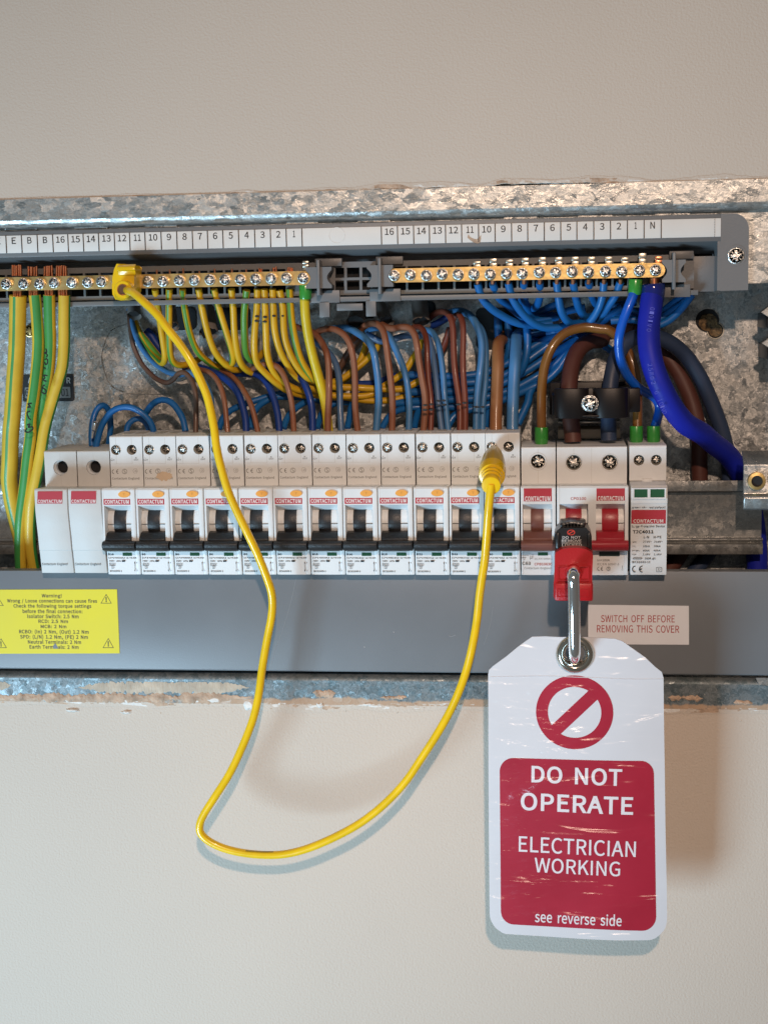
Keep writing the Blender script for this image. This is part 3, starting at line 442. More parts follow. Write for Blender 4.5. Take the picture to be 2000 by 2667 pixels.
def px_text(mb, t, x0, y0, x1, y1, Y, **kw):
    """text filling photo-pixel box on depth plane Y (mm)"""
    a, b, c, d = px_box(x0, y0, x1, y1, Y); mb.text(t, a, b, c, d, Y*.001, **kw)
# a pozidriv screw head: domed disc with a cross cut out of it
def screw_mb(r, y0=0.0, h=.0012, rot=0.4, cross=True):
    mb = MB(); w = .17*r; l = .62*r; pl = []
    for k in range(4):
        a = rot + k*math.pi/2; c_, s_ = math.cos(a), math.sin(a)
        for (u, v) in ((w, w), (l, w*.8), (l, -w*.8)): 
            pass
        for (u, v) in ((l, -w*.75), (l, w*.75), (w*1.05, w*1.05)): pl.append((u*c_-v*s_, u*s_+v*c_))
    mb.loops([circ(0, 0, r*.80, 24), pl], y0, h)
    mb.lathe((0, y0, 0), (0, y0+1, 0), [(0.0, r*.80), (.00018, r*.93), (.0005, r), (h+.0012, r)], 24)
    mb.lathe((0, y0+h*.8, 0), (0, y0+1, 0), [(0, r*.8), (.0004, r*.8)], 16, m=1)
    for k in range(4):                                  # the thin strokes between the slots
        a = rot + math.pi/4 + k*math.pi/2
        c = Vector((math.cos(a)*r*.55, y0-.00005, math.sin(a)*r*.55)); d = Vector((math.cos(a), 0, math.sin(a)))*r*.18; e = Vector((-d.z, 0, d.x))*.22
        mb.add([c-d-e, c+d-e, c+d+e, c-d+e, c-d+Vector((0, .0003, 0)), c+d+Vector((0, .0003, 0))], [(0, 1, 2, 3), (0, 3, 4), (1, 5, 2)])
    return mb
def screw_mesh(name, r, m, rot=0.4):
    o = screw_mb(r, rot=rot).build(name, [m, M_PIT], None, angle=30); me = o.data; bpy.data.objects.remove(o); return me
def put(name, me, loc, parent, roty=0.0, label=None):
    o = bpy.data.objects.new(name, me); link(o); o.parent = parent
    o.location = Vector(loc) - ORG.get(parent.name, Vector()); o.rotation_euler = (0, roty, 0)
    ORG[o.name] = Vector(loc)
    if label: o['label'] = label
    return o
from mathutils import noise
XL, XR = -0.55, 0.35        # scene limits left and right, outside the frame
# ------------------------------------------------------------------ wall
def edge_z(row_px, amp, seed, chips=()):
    """ragged plaster edge: list of (x,z) along a row given as photo pixels at x=1000"""
    z0 = P(1000, row_px, 0).z; out = []; n = 700
    for i in range(n+1):
        x = XL+(XR-XL)*i/n
        v = noise.fractal(Vector((x*60, seed, 0)), .8, 2.1, 5)*amp + noise.noise(Vector((x*14, seed+9, 0)))*amp*.9
        for (cx, w, h) in chips:
            t = abs(x-P(cx, row_px, 0).x)/w
            if t < 1: v += h*(1-t*t)
        out.append((x, z0+v))
    return out
top_edge = edge_z(499, .0010, 3.1, [(1060, .035, .0016), (1230, .02, .0012), (1330, .03, .0012), (1480, .04, .002)])
bot_edge = edge_z(1833, .0008, 8.7, [(860, .05, -.0005), (1760, .02, -.0012), (300, .07, .0006)])
mb = MB()
T = 0.012
for ed, far, sg in ((top_edge, .75, 1), (bot_edge, -.80, -1)):
    n = len(ed)
    vs = [(x, 0, z) for x, z in ed] + [(x, 0, far) for x, z in ed] + [(x, T, z) for x, z in ed]
    fs = []
    for i in range(n-1):
        q = (i, i+1, n+i+1, n+i); fs.append(q if sg < 0 else q[::-1]); q2 = (i, 2*n+i, 2*n+i+1, i+1); fs.append(q2 if sg < 0 else q2[::-1])
    mb.add(vs, fs)
# the wall goes on at both sides beyond the opening
mb.box(-2.2, XL, 0, T, -.8, .75); mb.box(XR, 1.9, 0, T, -.8, .75)
bm_ = mb.build('wall', M_WALL, smooth=False, kind='structure')
def plaster_lip(name, edge, sg, width, mats, label_z, dens=1500):
    """rough raised bead of plaster along an edge; sg=+1 spreads upwards"""
    n = 900; k = 12; vs = []; fs = []; ms = []
    zf = lambda x: edge[min(len(edge)-1, max(0, int((x-XL)/(XR-XL)*(len(edge)-1))))][1]
    x0, x1 = -.34, .17
    for i in range(n+1):
        x = x0+(x1-x0)*i/n
        w = width*(.45+.9*abs(noise.noise(Vector((x*18, 4.2*sg, 1)))))
        for j in range(k+1):
            t = j/k; z = zf(x)+sg*(w*t-.0004)
            h = (noise.fractal(Vector((x*420, z*600, 2.)), .7, 2.2, 4)*.00035+.0005)*(1-t)**1.2 + noise.noise(Vector((x*90, z*300, 7)))*.0004*(1-t)
            vs.append((x, -.0002-max(h, -.0001)*(1 if j else .5), z))
    for i in range(n):
        for j in range(k):
            a = i*(k+1)+j; q = (a, a+k+1, a+k+2, a+1); fs.append(q if sg > 0 else q[::-1])
            c = Vector(vs[a]); g = noise.fractal(Vector((c.x*45, c.z*160, 11*sg)), .8, 2, 4)
            ms.append(1 if g > .38 - .25*(1-j/k) and j < k*.6 else (2 if g < -.30 and j < k*.7 else 0))
    m_ = MB(); m_.add(vs, fs, ms)
    return m_.build(name, mats, smooth=False, kind='stuff')
o = plaster_lip('plaster_edge', top_edge, 1, .0042, [M_WALL, M_CHIP, M_GYP], 0); tag(o, 'chipped plaster edge above the top metal flange', 'plaster')
o = plaster_lip('plaster_edge', bot_edge, -1, .0060, [M_WALL, M_CHIP, M_GYP], 0); tag(o, 'chipped plaster edge below the bottom metal flange', 'plaster')
# bare brown gypsum smeared along the lower left of the opening, lapping on the flange
def smear(x0, x1, yc, h, seed, mats, thick=.0009):
    n = 260; k = 10; vs = []; fs = []; ms = []
    for i in range(n+1):
        px = x0+(x1-x0)*i/n; e = min(1, 6*i/n, 6*(n-i)/n)
        b = P(px, yc, 0); hh = h*mpp()*(.75+.5*noise.noise(Vector((px*.03, seed, 0)))+.45*noise.noise(Vector((px*.13, seed, 3))))*e+.0002
        for j in range(k+1):
            t = j/k*2-1; z = b.z+hh*t*.5+noise.noise(Vector((px*.08, seed, 5)))*.0008
            d = thick*(1-t*t)*(.5+abs(noise.fractal(Vector((b.x*380, z*420, seed)), .8, 2.1, 4)))*e
            vs.append((b.x, -.0007-d, z))
    for i in range(n):
        for j in range(k):
            a = i*(k+1)+j; fs.append((a, a+k+1, a+k+2, a+1)); ms.append(0)
    m_ = MB(); m_.add(vs, fs, ms); return m_.build('plaster_smear', mats, smooth=True, kind='stuff', angle=60)
o = smear(205, 650, 1790, 42, 5.9, [M_SMEAR], .0003); tag(o, 'thin beige filler smeared over the lower flange left of the lead', 'plaster')
o = smear(-60, 30, 1785, 26, 6.9, [M_SMEAR], .0003); tag(o, 'pale filler smear on the lower flange at the left picture edge', 'plaster')
o = smear(-60, 660, 1817, 30, 1.7, [M_GYP], .0006); tag(o, 'brown bare gypsum smeared along the lower flange at the left', 'plaster')
for k_, (a, b, y, h) in enumerate(((815, 875, 1806, 20), (990, 1060, 1816, 12), (1740, 1830, 1818, 20), (1910, 1960, 1830, 16))):
    o = smear(a, b, y, h, 3.3+k_, [M_GYP]); tag(o, ('round brown plaster blob on the lower flange between the two runs of yellow lead', 'thin brown plaster streak on the lower flange beside the right run of the yellow lead', 'brown plaster smear on the lower flange just right of the white tag', 'small brown plaster smear on the lower flange near its right end')[k_], 'plaster')
for k_, (x, y, w, h) in enumerate(((560, 1823, 26, 8), (648, 1836, 18, 14), (835, 1836, 12, 9), (960, 1834, 16, 4), (190, 1850, 20, 5), (330, 1855, 14, 5))):
    m_ = MB(); c = P(x, y, 0); nn_ = 26; vs = [(c.x, -.0016, c.z)]; 
    for r_ in (.55, 1.0):
        for i in range(nn_):
            a = 2*math.pi*i/nn_; q = 1+.45*noise.noise(Vector((math.cos(a)*1.5+k_*3, math.sin(a)*1.5, k_)))
            vs.append((c.x+math.cos(a)*w*mpp()*r_*q, -.0014 if r_ < 1 else -.0001, c.z+math.sin(a)*h*mpp()*r_*q))
    fs = [(0, 1+i, 1+(i+1) % nn_) for i in range(nn_)]+[(1+i, 1+nn_+i, 1+nn_+(i+1) % nn_, 1+(i+1) % nn_) for i in range(nn_)]
    m_.add(vs, fs); o = m_.build('plaster_flake', M_CHIP, smooth=False)
    tag(o, ('largest white plaster flake under the lower flange left of the yellow lead', 'white plaster flake touching the left run of the yellow lead', 'small white plaster flake just right of the left lead run', 'thin white plaster flake under the brown plaster blob', 'white plaster flake on the wall below the yellow sticker, nearest the left edge', 'white plaster flake on the wall below the right end of the yellow sticker')[k_], 'plaster flake', 'white plaster flakes along the lower edge')
# ------------------------------------------------------------------ sheet metal enclosure
enc = thing('metal_enclosure', 'recessed galvanised steel consumer unit box set in the plastered wall', 'enclosure', tuple(P(1000, 1150, 60)))
def zr(py, Y, px=1000): return P(px, py, Y).z
zt = zr(549, -1)
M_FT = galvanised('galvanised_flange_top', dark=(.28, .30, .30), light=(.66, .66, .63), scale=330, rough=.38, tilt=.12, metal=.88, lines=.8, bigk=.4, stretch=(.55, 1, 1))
fl = MB(); pr = [(-.001, zr(492, -1)), (-.001, zt)]
for a in range(0, 91, 15): pr.append((-.001+.006*(1-math.cos(math.radians(a))), zt-.0042*math.sin(math.radians(a))))
ins = [(y+.0012, z) for y, z in pr][::-1]; ins[0] = (pr[-1][0]+.0012, pr[-1][1]+.0004)
fl.prof(pr+ins, XL, XR, 0); fl.build('top_flange', M_FT, enc, angle=50)
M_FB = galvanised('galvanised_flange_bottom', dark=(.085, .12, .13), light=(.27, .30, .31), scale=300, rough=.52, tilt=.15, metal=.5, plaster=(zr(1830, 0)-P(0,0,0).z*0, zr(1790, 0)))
fb = MB(); pr = [(.012, zr(1752, 8)), (.004, zr(1756, 4))]
z2 = zr(1776, -1)
for a in range(0, 91, 15): pr.append((.004-.0055*math.sin(math.radians(a)), zr(1757, 2)-(zr(1757, 2)-z2)*(1-math.cos(math.radians(a)))))
pr += [(-.0006, zr(1783, -.5)), (-.0006, zr(1838, -.5))]
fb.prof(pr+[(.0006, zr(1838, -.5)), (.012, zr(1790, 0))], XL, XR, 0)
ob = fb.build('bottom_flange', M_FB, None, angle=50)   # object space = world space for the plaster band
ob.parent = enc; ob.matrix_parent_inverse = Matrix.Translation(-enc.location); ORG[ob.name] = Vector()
bk = MB(); bk.box(XL, XR, .060, .0612, zr(1790, 60)-.03, zr(560, 60)+.02); bk.build('back_panel', M_GALV, enc, smooth=False)
sd = MB(); sd.box(XL, XR, .010, .060, zr(556, 8), zr(556, 8)+.0012); sd.box(XL, XR, .010, .060, zr(1775, 8)-.0012, zr(1775, 8))
sd.box(XL-.0012, XL, 0, .06, zr(1775, 8), zr(556, 8)); sd.box(XR, XR+.0012, 0, .06, zr(1775, 8), zr(556, 8)); sd.build('side_wall', M_GALV, enc, smooth=False)
pl = MB(); pl.box(XL, P(1882, 600, 6).x, .006, .0072, zr(603, 6), zr(545, 6), 0)
pl.box(P(1882, 600, 6).x, XR, .006, .0072, P(1960, 737, 6).z, zr(545, 6), 0); pl.build('inner_top_plate', M_FT, enc, smooth=False)
for x0, x1, y in ((13, 97, 596), (195, 281, 593.5), (378, 462, 591), (747, 830, 582), (932, 1016, 577), (1311, 1400, 569), (1505, 1595, 565), (1704, 1797, 560)):
    a, b, c, d = px_box(x0, y-6, x1, y+5, 5); s_ = MB()
    s_.loops([rrect(a, b, c, d, (d-c)*.48), rrect(a+.0006, b-.0006, c+.0003, d-.0011, (d-c)*.22)], .0042, .0018)
    so = s_.build('mounting_slot', M_ZINC, enc, angle=40)
    h_ = MB(); h_.loops([rrect(a+.0006, b-.0006, c+.0003, d-.0011, (d-c)*.22)], .0056, .0003); h_.build('slot_opening', M_DARK, so)
# knockout outline pressed in the back panel and the knockout hole at the right
kp = [P(x, y, 59.8) for x, y in ((335, 842), (290, 860), (272, 895), (265, 930), (272, 970), (290, 1005), (320, 1020), (350, 1026), (480, 1026), (560, 1026), (590, 1018), (610, 1010))]
k_ = MB(); k_.tube(kp, .00022, 6, res=4); k_.build('knockout_outline', M_ZINC, enc)
M_RUST = mat('mortar_in_hole', (.17, .105, .045), .7, bump=1, bscale=900, var=.9, vscale=500)
c1 = P(1842, 834, 59.6); c2 = P(1863, 860, 59.6); rr_ = 29*mpp(60)
k_ = MB(); k_.lathe((c2.x, .0596, c2.z), (c2.x, .07, c2.z), [(0, rr_*.74), (.0005, rr_*.78)], 28); k_.build('knockout_rim', M_NICKEL, enc)
k_ = MB(); k_.lathe((c2.x, .0592, c2.z), (c2.x, .07, c2.z), [(0, rr_*.66), (.0006, rr_*.68)], 28); k_.lathe((c1.x, .0590, c1.z), (c1.x, .07, c1.z), [(0, rr_*.96), (.0008, rr_)], 28); k_.build('knockout_hole', M_DARK, enc)
k_ = MB(); n_ = 40; vs = [(c1.x+.0003, .0572, c1.z-.0008)]+[(c1.x+.0004+rr_*.80*math.cos(6.283*i/n_)*(1+.1*noise.noise(Vector((i*.6, 1, 2)))), .0588, c1.z-.001+rr_*.76*math.sin(6.283*i/n_)*(1+.1*noise.noise(Vector((i*.6, 5, 2))))) for i in range(n_)]
k_.add(vs, [(0, 1+i, 1+(i+1) % n_) for i in range(n_)])
vs = [(c2.x, .0580, c2.z)]+[(c2.x+rr_*.58*math.cos(6.283*i/n_), .0590, c2.z+rr_*.56*math.sin(6.283*i/n_)) for i in range(n_)]
k_.add(vs, [(0, 1+i, 1+(i+1) % n_) for i in range(n_)]); k_.build('mortar_plug', M_RUST, enc)
for (x, y, w, h) in ((1078, 783, 56, 40), (920, 786, 60, 44), (560, 800, 90, 60), (440, 800, 70, 60), (1240, 800, 120, 110)):
    a, b, c, d = px_box(x, y, x+w, y+h, 59.5); k_ = MB(); k_.loops([rrect(a, b, c, d, .003)], .0592, .0008); k_.build('entry_shade_patch', M_DARK, enc)  # flat black patches: cable holes and wire shadows painted on the panel
# curled strip of label at the left of the back panel
lb = MB(); a, b, c, d = px_box(60, 975, 190, 1046, 59.4); lb.loops([rrect(a, b, c, d, .0012)], .0593, .0004); lo_ = lb.build('panel_sticker', M_INK, enc)
lb = MB(); a, b, c, d = px_box(66, 1007, 183, 1037, 59.2); lb.loops([rrect(a, b, c, d, .0004)], .0590, .0002); lb.build('sticker_field', mat('sticker_grey', (.25, .25, .24), .5), lo_)
lb = MB(); px_text(lb, 'A', 73, 983, 82, 998, 58.8); px_text(lb, 'R', 174, 983, 183, 998, 58.8); lb.build('sticker_letters', M_PAPER, lo_)
lb = MB(); px_text(lb, '61', 66, 1012, 84, 1032, 58.8); px_text(lb, '01', 160, 1012, 178, 1032, 58.8); lb.build('sticker_number', M_INK, lo_)
# ------------------------------------------------------------------ din rail
rail = thing('din_rail', 'galvanised top-hat rail carrying the row of breakers', 'rail', tuple(P(1850, 1350, 41)))
x1r = P(1987, 1400, 34).x; q = lambda y, Y: P(1850, y, Y).z
prf = [(.034, q(1252, 34)), (.034, q(1279, 34)), (.0405, q(1282, 41)), (.0405, q(1399, 41)), (.034, q(1402, 34)), (.0335, q(1406, 34)), (.036, q(1413, 36)), (.0335, q(1419, 33)), (.034, q(1444, 34)),
       (.0352, q(1444, 34)), (.0350, q(1420, 34)), (.0372, q(1413, 37)), (.0352, q(1408, 34)), (.0417, q(1401, 41)), (.0417, q(1281, 41)), (.0352, q(1277, 34)), (.0352, q(1252, 34))]
r_ = MB(); r_.prof(prf, P(-120, 1350, 34).x, x1r, .0002); r_.build('rail_profile', M_ZINC, rail, angle=30)
# steel bracket with threaded bush, cut by the right edge of the picture
br = thing('mounting_bracket', 'folded steel bracket with a brassy threaded bush at the right end of the rail', 'bracket', tuple(P(1970, 1252, 6)))
q = lambda y, Y: P(1970, y, Y).z
bp_ = [(.014, q(1174, 12)), (.006, q(1210, 6)), (.006, q(1286, 6)), (.0035, q(1290, 4)), (.0025, q(1298, 3)), (.0045, q(1326, 4)), (.0065, q(1329, 6)), (.008, q(1300, 6)), (.008, q(1211, 6)), (.016, q(1176, 13))]
b_ = MB(); b_.prof(bp_, P(1936, 1250, 6).x, P(2120, 1250, 6).x, .0005); b_.build('bracket_plate', M_ZINC, br, angle=30)
c = P(1970, 1252, 6); b_ = MB(); b_.lathe((c.x, .0035, c.z), (c.x, .02, c.z), [(.0042, .0026), (0, .0029), (.0002, .0044), (.0026, .0047)], 32); b_.build('threaded_bush', M_BRASS, br)
b_ = MB(); b_.lathe((c.x, .0046, c.z), (c.x, .02, c.z), [(0, .0028), (.001, .0028)], 24); b_.build('bush_bore', M_DARK, br)
# ------------------------------------------------------------------ grey terminal carrier
car = thing('terminal_carrier', 'grey plastic terminal carrier with a numbered white strip along its top', 'terminal carrier', tuple(P(1000, 690, 14)))
xl = -.5
q = lambda y, Y, px=1000: P(px, y, Y).z
xr_in = P(1876, 690, 3).x; xr_out = P(1949, 690, 3).x
zs_t = q(589, 3); zs_b = q(636, 3)       # label strip rows at x=1000
cz0 = zs_t+.0022; lipb = q(647.5, 3)
b_ = MB(); b_.prof([(.003, cz0), (.003, lipb), (.020, lipb-.003), (.022, q(679, 22)), (.0235, q(679, 22)), (.0215, lipb-.001), (.0065, lipb+.0015), (.0065, cz0)], xl, xr_in+.001, .0004)
b_.loops([[(xr_in, cz0)] + [(xr_out-.0078+.0078*math.sin(a), cz0-.0078+.0078*math.cos(a)) for a in [i*math.pi/16 for i in range(9)]] + [(xr_out, P(1949, 755, 3).z), (xr_in, P(1876, 757, 3).z)]], .0028, .006)
b_.box(xr_in-.0015, xr_in, .0031, .024, P(1876, 757, 3).z+.0002, lipb, 0)
b_.build('carrier_frame', M_GREY, car, angle=30)
st = MB(); a = xl; b = P(1877, 600, 2.8).x
st.box(a, b, .0026, .0034, zs_b, zs_t, .0001); strip = st.build('label_strip', M_PAPER, car)
# strip cells: divider lines, then the characters
tx = MB(); dv = MB(); zc0 = zs_b; zc1 = zs_t
divs = [14.5, 55, 96, 136.5, 176, 216, 256, 297, 337, 377, 419, 460, 500.6, 540, 580, 621, 663, 704, 745, 786, 993, 1035, 1077, 1118, 1160, 1202, 1246, 1289, 1332, 1374, 1417, 1460, 1502, 1546, 1589.5, 1633.5, 1677, 1721.5]
chars = ['E', 'B', 'B'] + [str(i) for i in range(16, 0, -1)] + [''] + [str(i) for i in range(16, 0, -1)] + ['N']
dx = [P(v, 605, 2.5).x for v in divs]
for x in dx:
    d_ = MB(); d_.box(x-.00022, x+.00022, .00235, .0026, zc0, zc1); d_.build('divider_line', M_INK, strip, smooth=False)
xx = P(1861, 600, 2.5).x
for i in range(11): dv.box(xx-.0001, xx+.0001, .00235, .0026, zc0+(zc1-zc0)*(i+.1)/11, zc0+(zc1-zc0)*(i+.65)/11)
def ztext(t, xc, zb, h, y, **kw):
    w = {1: .68, 2: 1.36}[len(t)]*h*(.50 if t == '1' else 1)*(.80 if t == '11' else 1)
    t_ = MB(); t_.text(t, xc-w/2, xc+w/2, zb, zb+h, y, **kw); t_.build('strip_character', M_INK, strip, smooth=False)
hz = zc1-zc0
for i, t in enumerate(chars):
    if t: ztext(t, (dx[i]+dx[i+1])/2+(.0 if i > 19 else .0), zc0+hz*.52, hz*.37, .0025, res=3, bold=.008)
ztext('E', dx[0]-.0042, zc0+hz*.52, hz*.37, .0025)
do_ = dv.build('dotted_line', M_INK, strip, smooth=False); do_['kind'] = 'stuff'
m_ = MB(); cc = P(877, 612, 2.4); m_.tube([(cc.x+.0040*math.cos(t), .00255, cc.z+.0040*math.sin(t)) for t in [i*.3142 for i in range(21)]], .00012, 6); m_.build('moulding_ring', M_PAPER, strip)
m_ = MB(); vs = []; dp = [(1219, 610), (1224, 617), (1232, 621), (1240, 623), (1247, 618), (1252, 612), (1252, 622), (1250, 632), (1243, 634), (1232, 630), (1225, 625), (1217, 618)]
m_.loops([[(P(x, y, 2.4).x, P(x, y, 2.4).z) for x, y in dp][::-1]], .0024, .0001); m_.build('dirt_smudge', M_GYP, strip, smooth=False)
# ribbed grid with openings
xs1 = [P(v, 735, 12).x for v in range(-20, 800, 40)]
gz = [q(y, 14) for y in (679, 694, 756, 766)]
outl = [(xl, gz[3]), (xr_in-.012, gz[3]), (xr_in-.012, gz[0]), (xl, gz[0])]
holes = []
def hole(x0, x1, z0, z1): holes.append([(x0, z0), (x1, z0), (x1, z1), (x0, z1)])
hw = .00055
sl = [16.6+40.55*i for i in range(-1, 19)]; xsL = [P(v, 735, 14).x for v in sl]
for a, b in zip(xsL, xsL[1:]): hole(a+hw, b-hw, gz[2], gz[1])
slR = [1018+41.2*i for i in range(0, 17)]; xsR = [P(v, 715, 14).x for v in slR]
for a, b in zip(xsR, xsR[1:]): hole(a+hw, b-hw, gz[2], gz[1])
for x0, x1 in ((873, 896), (903, 936), (943, 966)):
    for y0, y1 in ((696, 722), (729, 755)): hole(P(x0, y0, 14).x, P(x1, y0, 14).x, P(920, y1, 14).z, P(920, y0, 14).z)
g_ = MB(); g_.loops([outl]+holes, .014, .003)
g_.box(xl, xr_in-.010, .0115, .018, q(783, 10), q(770, 10), .0003); g_.box(P(1785, 700, 16).x, xr_in-.001, .0165, .0175, q(775, 16), gz[0]-.001, .0002)
g_.build('rib_grid', M_GREY, car, angle=30)
g_ = MB(); g_.box(xl, xr_in-.002, .0232, .0240, q(771, 24), q(679, 24)); g_.build('grid_shade_sheet', M_DARK, car)  # black sheet added as the shade behind the grid openings
def leg(x0, x1, y0, y1, Y=11, t=.003):
    a, b, c, d = px_box(x0, y0, x1, y1, Y); m_ = MB(); m_.box(a, b, Y*.001, Y*.001+t, c, d, .0004); return m_.build('mounting_leg', M_GREY, car)
leg(832, 858, 783, 826); leg(953, 979, 782, 824); leg(877, 945, 789, 809)
def holder(x0, x1, y0, y1, left=True, right=True):
    a, b, c, d = px_box(x0, y0, x1, y1, 4); h = d-c; mid = (c+d)/2; pts = []
    def side(x, s, cut):
        if not cut: return [(x, c), (x, d)] if s > 0 else [(x, d), (x, c)]
        n = 10; r = h*.36; arc = [(x-s*(r*.62)*math.sin(math.pi*i/n), mid-r+2*r*i/n) for i in range(n+1)]
        pp = [(x, c)]+arc+[(x, d)]
        return pp if s > 0 else pp[::-1]
    lp = side(b, 1, right)+side(a, -1, left)
    m_ = MB(); m_.loops([lp], .004, .009); r0 = (a+b)/2
    m_.box(r0-.0008, r0+.0008, .0022, .014, c-.0036, d+.0036, .0003)
    m_.box(a+.0004, b+.003, .011, .016, c-.0075, c-.001, .0003); m_.box(a+.004, b+.0045, .011, .016, d+.0005, d+.0045, .0003)
    return m_.build('bar_holder', M_GREY, car, angle=30)
holder(797, 863, 694, 751); holder(956, 1023, 689, 747); holder(1724, 1786, 675, 735)
cs = P(1917, 665, 2.6); cs_me = screw_mesh('carrier_screw', .0044, M_STEEL, .2)
put('fixing_screw', cs_me, (cs.x, .0022, cs.z), car, .1)
m_ = MB(); m_.lathe((cs.x, .0026, cs.z), (cs.x, .01, cs.z), [(0, .0044), (0, .0052), (.0004, .0053), (.001, .0050)], 28); m_.build('screw_recess', M_GREY, car)
# ------------------------------------------------------------------ terminal bars
def bar(name, label, px0, px1, yc, xcen, col, scr, skip=(), h=36, round_l=False, round_r=True):
    zc = P(xcen, yc, 5).z; th = thing(name, label, 'terminal bar', (P(px0, yc, 5).x, .008, zc))
    hh = h*mpp(5)/2; a = P(px0, yc, 5).x; b = P(px1, yc, 5).x; lp = []
    lp += [(b-hh+hh*math.sin(t), zc-hh*math.cos(t)) for t in [i*math.pi/10 for i in range(11)]] if round_r else [(b, zc-hh), (b, zc+hh)]
    lp += [(a+hh-hh*math.sin(t), zc+hh*math.cos(t)) for t in [i*math.pi/10 for i in range(11)]] if round_l else [(a, zc+hh), (a, zc-hh)]
    m_ = MB(); m_.loops([lp], .005, .0065); m_.build('brass_bar', M_BRASS, th, angle=40)
    for i, px in enumerate(scr):
        x = P(px, yc, 4).x; m2 = MB()
        o = put('terminal_screw', SCR[(i*7) % 5], (x, .0030+R.uniform(-.0005, .0007), zc+R.uniform(-.0003, .0003)), th, R.uniform(-.5, .5))
    return th, zc
SCR = [screw_mesh('terminal_screw_head', .0029, M_STEEL, .3+.35*k) for k in range(5)]
earth_scr = [-24, 16.6, 61.8, 102.5, 141, 187, 228, 265, 305, 345, 384, 425, 467, 506, 546.7, 586, 626, 666.7, 706.5, 746.5, 789]
ebar, ez = bar('earth_terminal_bar', 'long brass earth bar holding the green and yellow wires', -60, 809, 730, 467, None, earth_scr)
neut_scr = [1026.5, 1068.7, 1110.6, 1151.6, 1193.5, 1234.5, 1276.7, 1319, 1360, 1404.5, 1447, 1490, 1532.5, 1577, 1619, 1665, 1707]
nbar, nz_ = bar('neutral_terminal_bar', 'brass neutral bar holding the blue wires at the right', 1012, 1732, 709, 1404.5, None, neut_scr, round_l=True)
for i, px in enumerate(neut_scr[5:]):
    hgt = [.0036, .0050, .0042, .0050, .0052, .0050, .0050, .0048, .0046, .0040, .0062, .0042][i]
    x = P(px+8, 690, 7).x; zb = nz_+.0033; m_ = MB(); w = .0019
    hgt *= .88
    for k in range(2): m_.box(x-w, x+w, .0062, .0095, zb+hgt*k/2, zb+hgt*(k+1)/2-.0001, .0003)
    m_.build('wire_clamp', M_COPPER if i == 11 else M_NICKEL, nbar)
x = P(795, 690, 7).x; m_ = MB()
for k in range(3): m_.box(x-.0014, x+.0019, .0062, .0090, ez+.0036+.0018*k, ez+.0036+.0018*k+.0016, .0004)
m_.build('wire_clamp', M_NICKEL, ebar)
# ------------------------------------------------------------------ breakers
PITCH = .01811; X0 = -.2359
def row(v, Y, u0=820, s=.2411, px=1000): return P(px, 1110+v*s, Y).z
W = PITCH-.00022
IX7 = X0+7*PITCH
def C4(u, Y=0): return P(820+u*.2411, 1400, Y).x-IX7      # crop column -> x inside the module
def bb(mb, u0, u1, v0, v1, Y0, Y1, **k): mb.box(C4(u0, Y0), C4(u1, Y0), Y0*.001, Y1*.001, row(v1, Y0), row(v0, Y0), **k)
def tt(mb, t, u0, u1, v0, v1, Y, **k): mb.text(t, C4(u0, Y), C4(u1, Y), row(v1, Y), row(v0, Y), Y*.001-.00006, **k)
z_sh_b = row(632, 0); z_n_t = row(664, -18); z_bot = row(1606, -12)
def front_plate(mb, zt, zb, holes, w=W, depth=.006, bev=.0008):
    """terminal shoulder: face with round screw holes, softened top edge, body behind"""
    mb.loops([[(.0002, zb), (w-.0002, zb), (w-.0002, zt-bev), (.0002, zt-bev)]]+[circ(cx, cz, r, 24) for cx, cz, r in holes], 0, depth)
    n = 6; pts = [(bev*(1-math.sin(math.pi/2*i/n)), zt-bev*(1-math.cos(0))-0 if False else zt-bev+bev*math.sin(math.pi/2*i/n)) for i in range(n+1)]
    pts = [(bev-bev*math.cos(math.pi/2*i/n), zt-bev+bev*math.sin(math.pi/2*i/n)) for i in range(n+1)]
    mb.prof(pts+[(depth, zt), (depth, zt-bev)], .0002, w-.0002, 0)
    mb.box(0.0002, w-.0002, depth, .039, zb-.02, zt, .0003)
def nose_profile(recess):
    y = -.018
    a = [(0, z_sh_b+.0002), (-.0006, z_sh_b-.0001), (y+.0006, z_n_t+.0003), (y, z_n_t-.0006)]
    if recess:
        a += [(y, row(848, -18)), (-.0075, row(918, -8)), (-.0070, row(1240, -7))]
        a += [(-.0125, row(1342, -13)), (-.0132, row(1352, -13)), (-.0118, z_bot), (.0385, z_bot)]
    else:
        a += [(y, row(1235, -18)), (-.0150, row(1342, -14)), (-.0132, row(1352, -13)), (-.0118, z_bot), (.0385, z_bot)]
    return a+[(.0385, z_sh_b+.0002)]
def blank_profile():
    y = -.018
    return [(0, z_sh_b+.0002), (-.0006, z_sh_b-.0001), (y+.0006, z_n_t+.0003), (y, z_n_t-.0006), (y-.0002, row(900, -18)), (-.0172, row(1050, -17)), (-.0158, row(1200, -16)), (-.0150, row(1340, -15)), (-.0146, row(1343, -15)), (-.0125, row(1590, -12)), (.0385, row(1590, -12)), (.0385, z_sh_b+.0002)]
CHK = [(330, .0), (632, 0)]
def cheeks(mb, xa, xb, w=W):
    """body with side cheeks beside the switch recess between xa and xb"""
    mb.prof(nose_profile(False), .0002, xa, .0002)
    mb.prof(nose_profile(True), xa, xb, 0)
    mb.prof(nose_profile(False), xb, w-.0002, .0002)
def drum(xa, xb, mats, parent, name='switch_drum'):
    m_ = MB(); cy = -.0060; zc = (row(918, -10)+row(1150, -10))/2; r = .0068
    pts = [(cy-r*math.cos(t)*1.0, zc+r*1.18*math.sin(t)) for t in [(-80+160*i/14)*math.pi/180 for i in range(15)]]
    m_.prof(pts, xa, xb, 0); return m_.build(name, mats, parent, angle=25), cy, zc, r
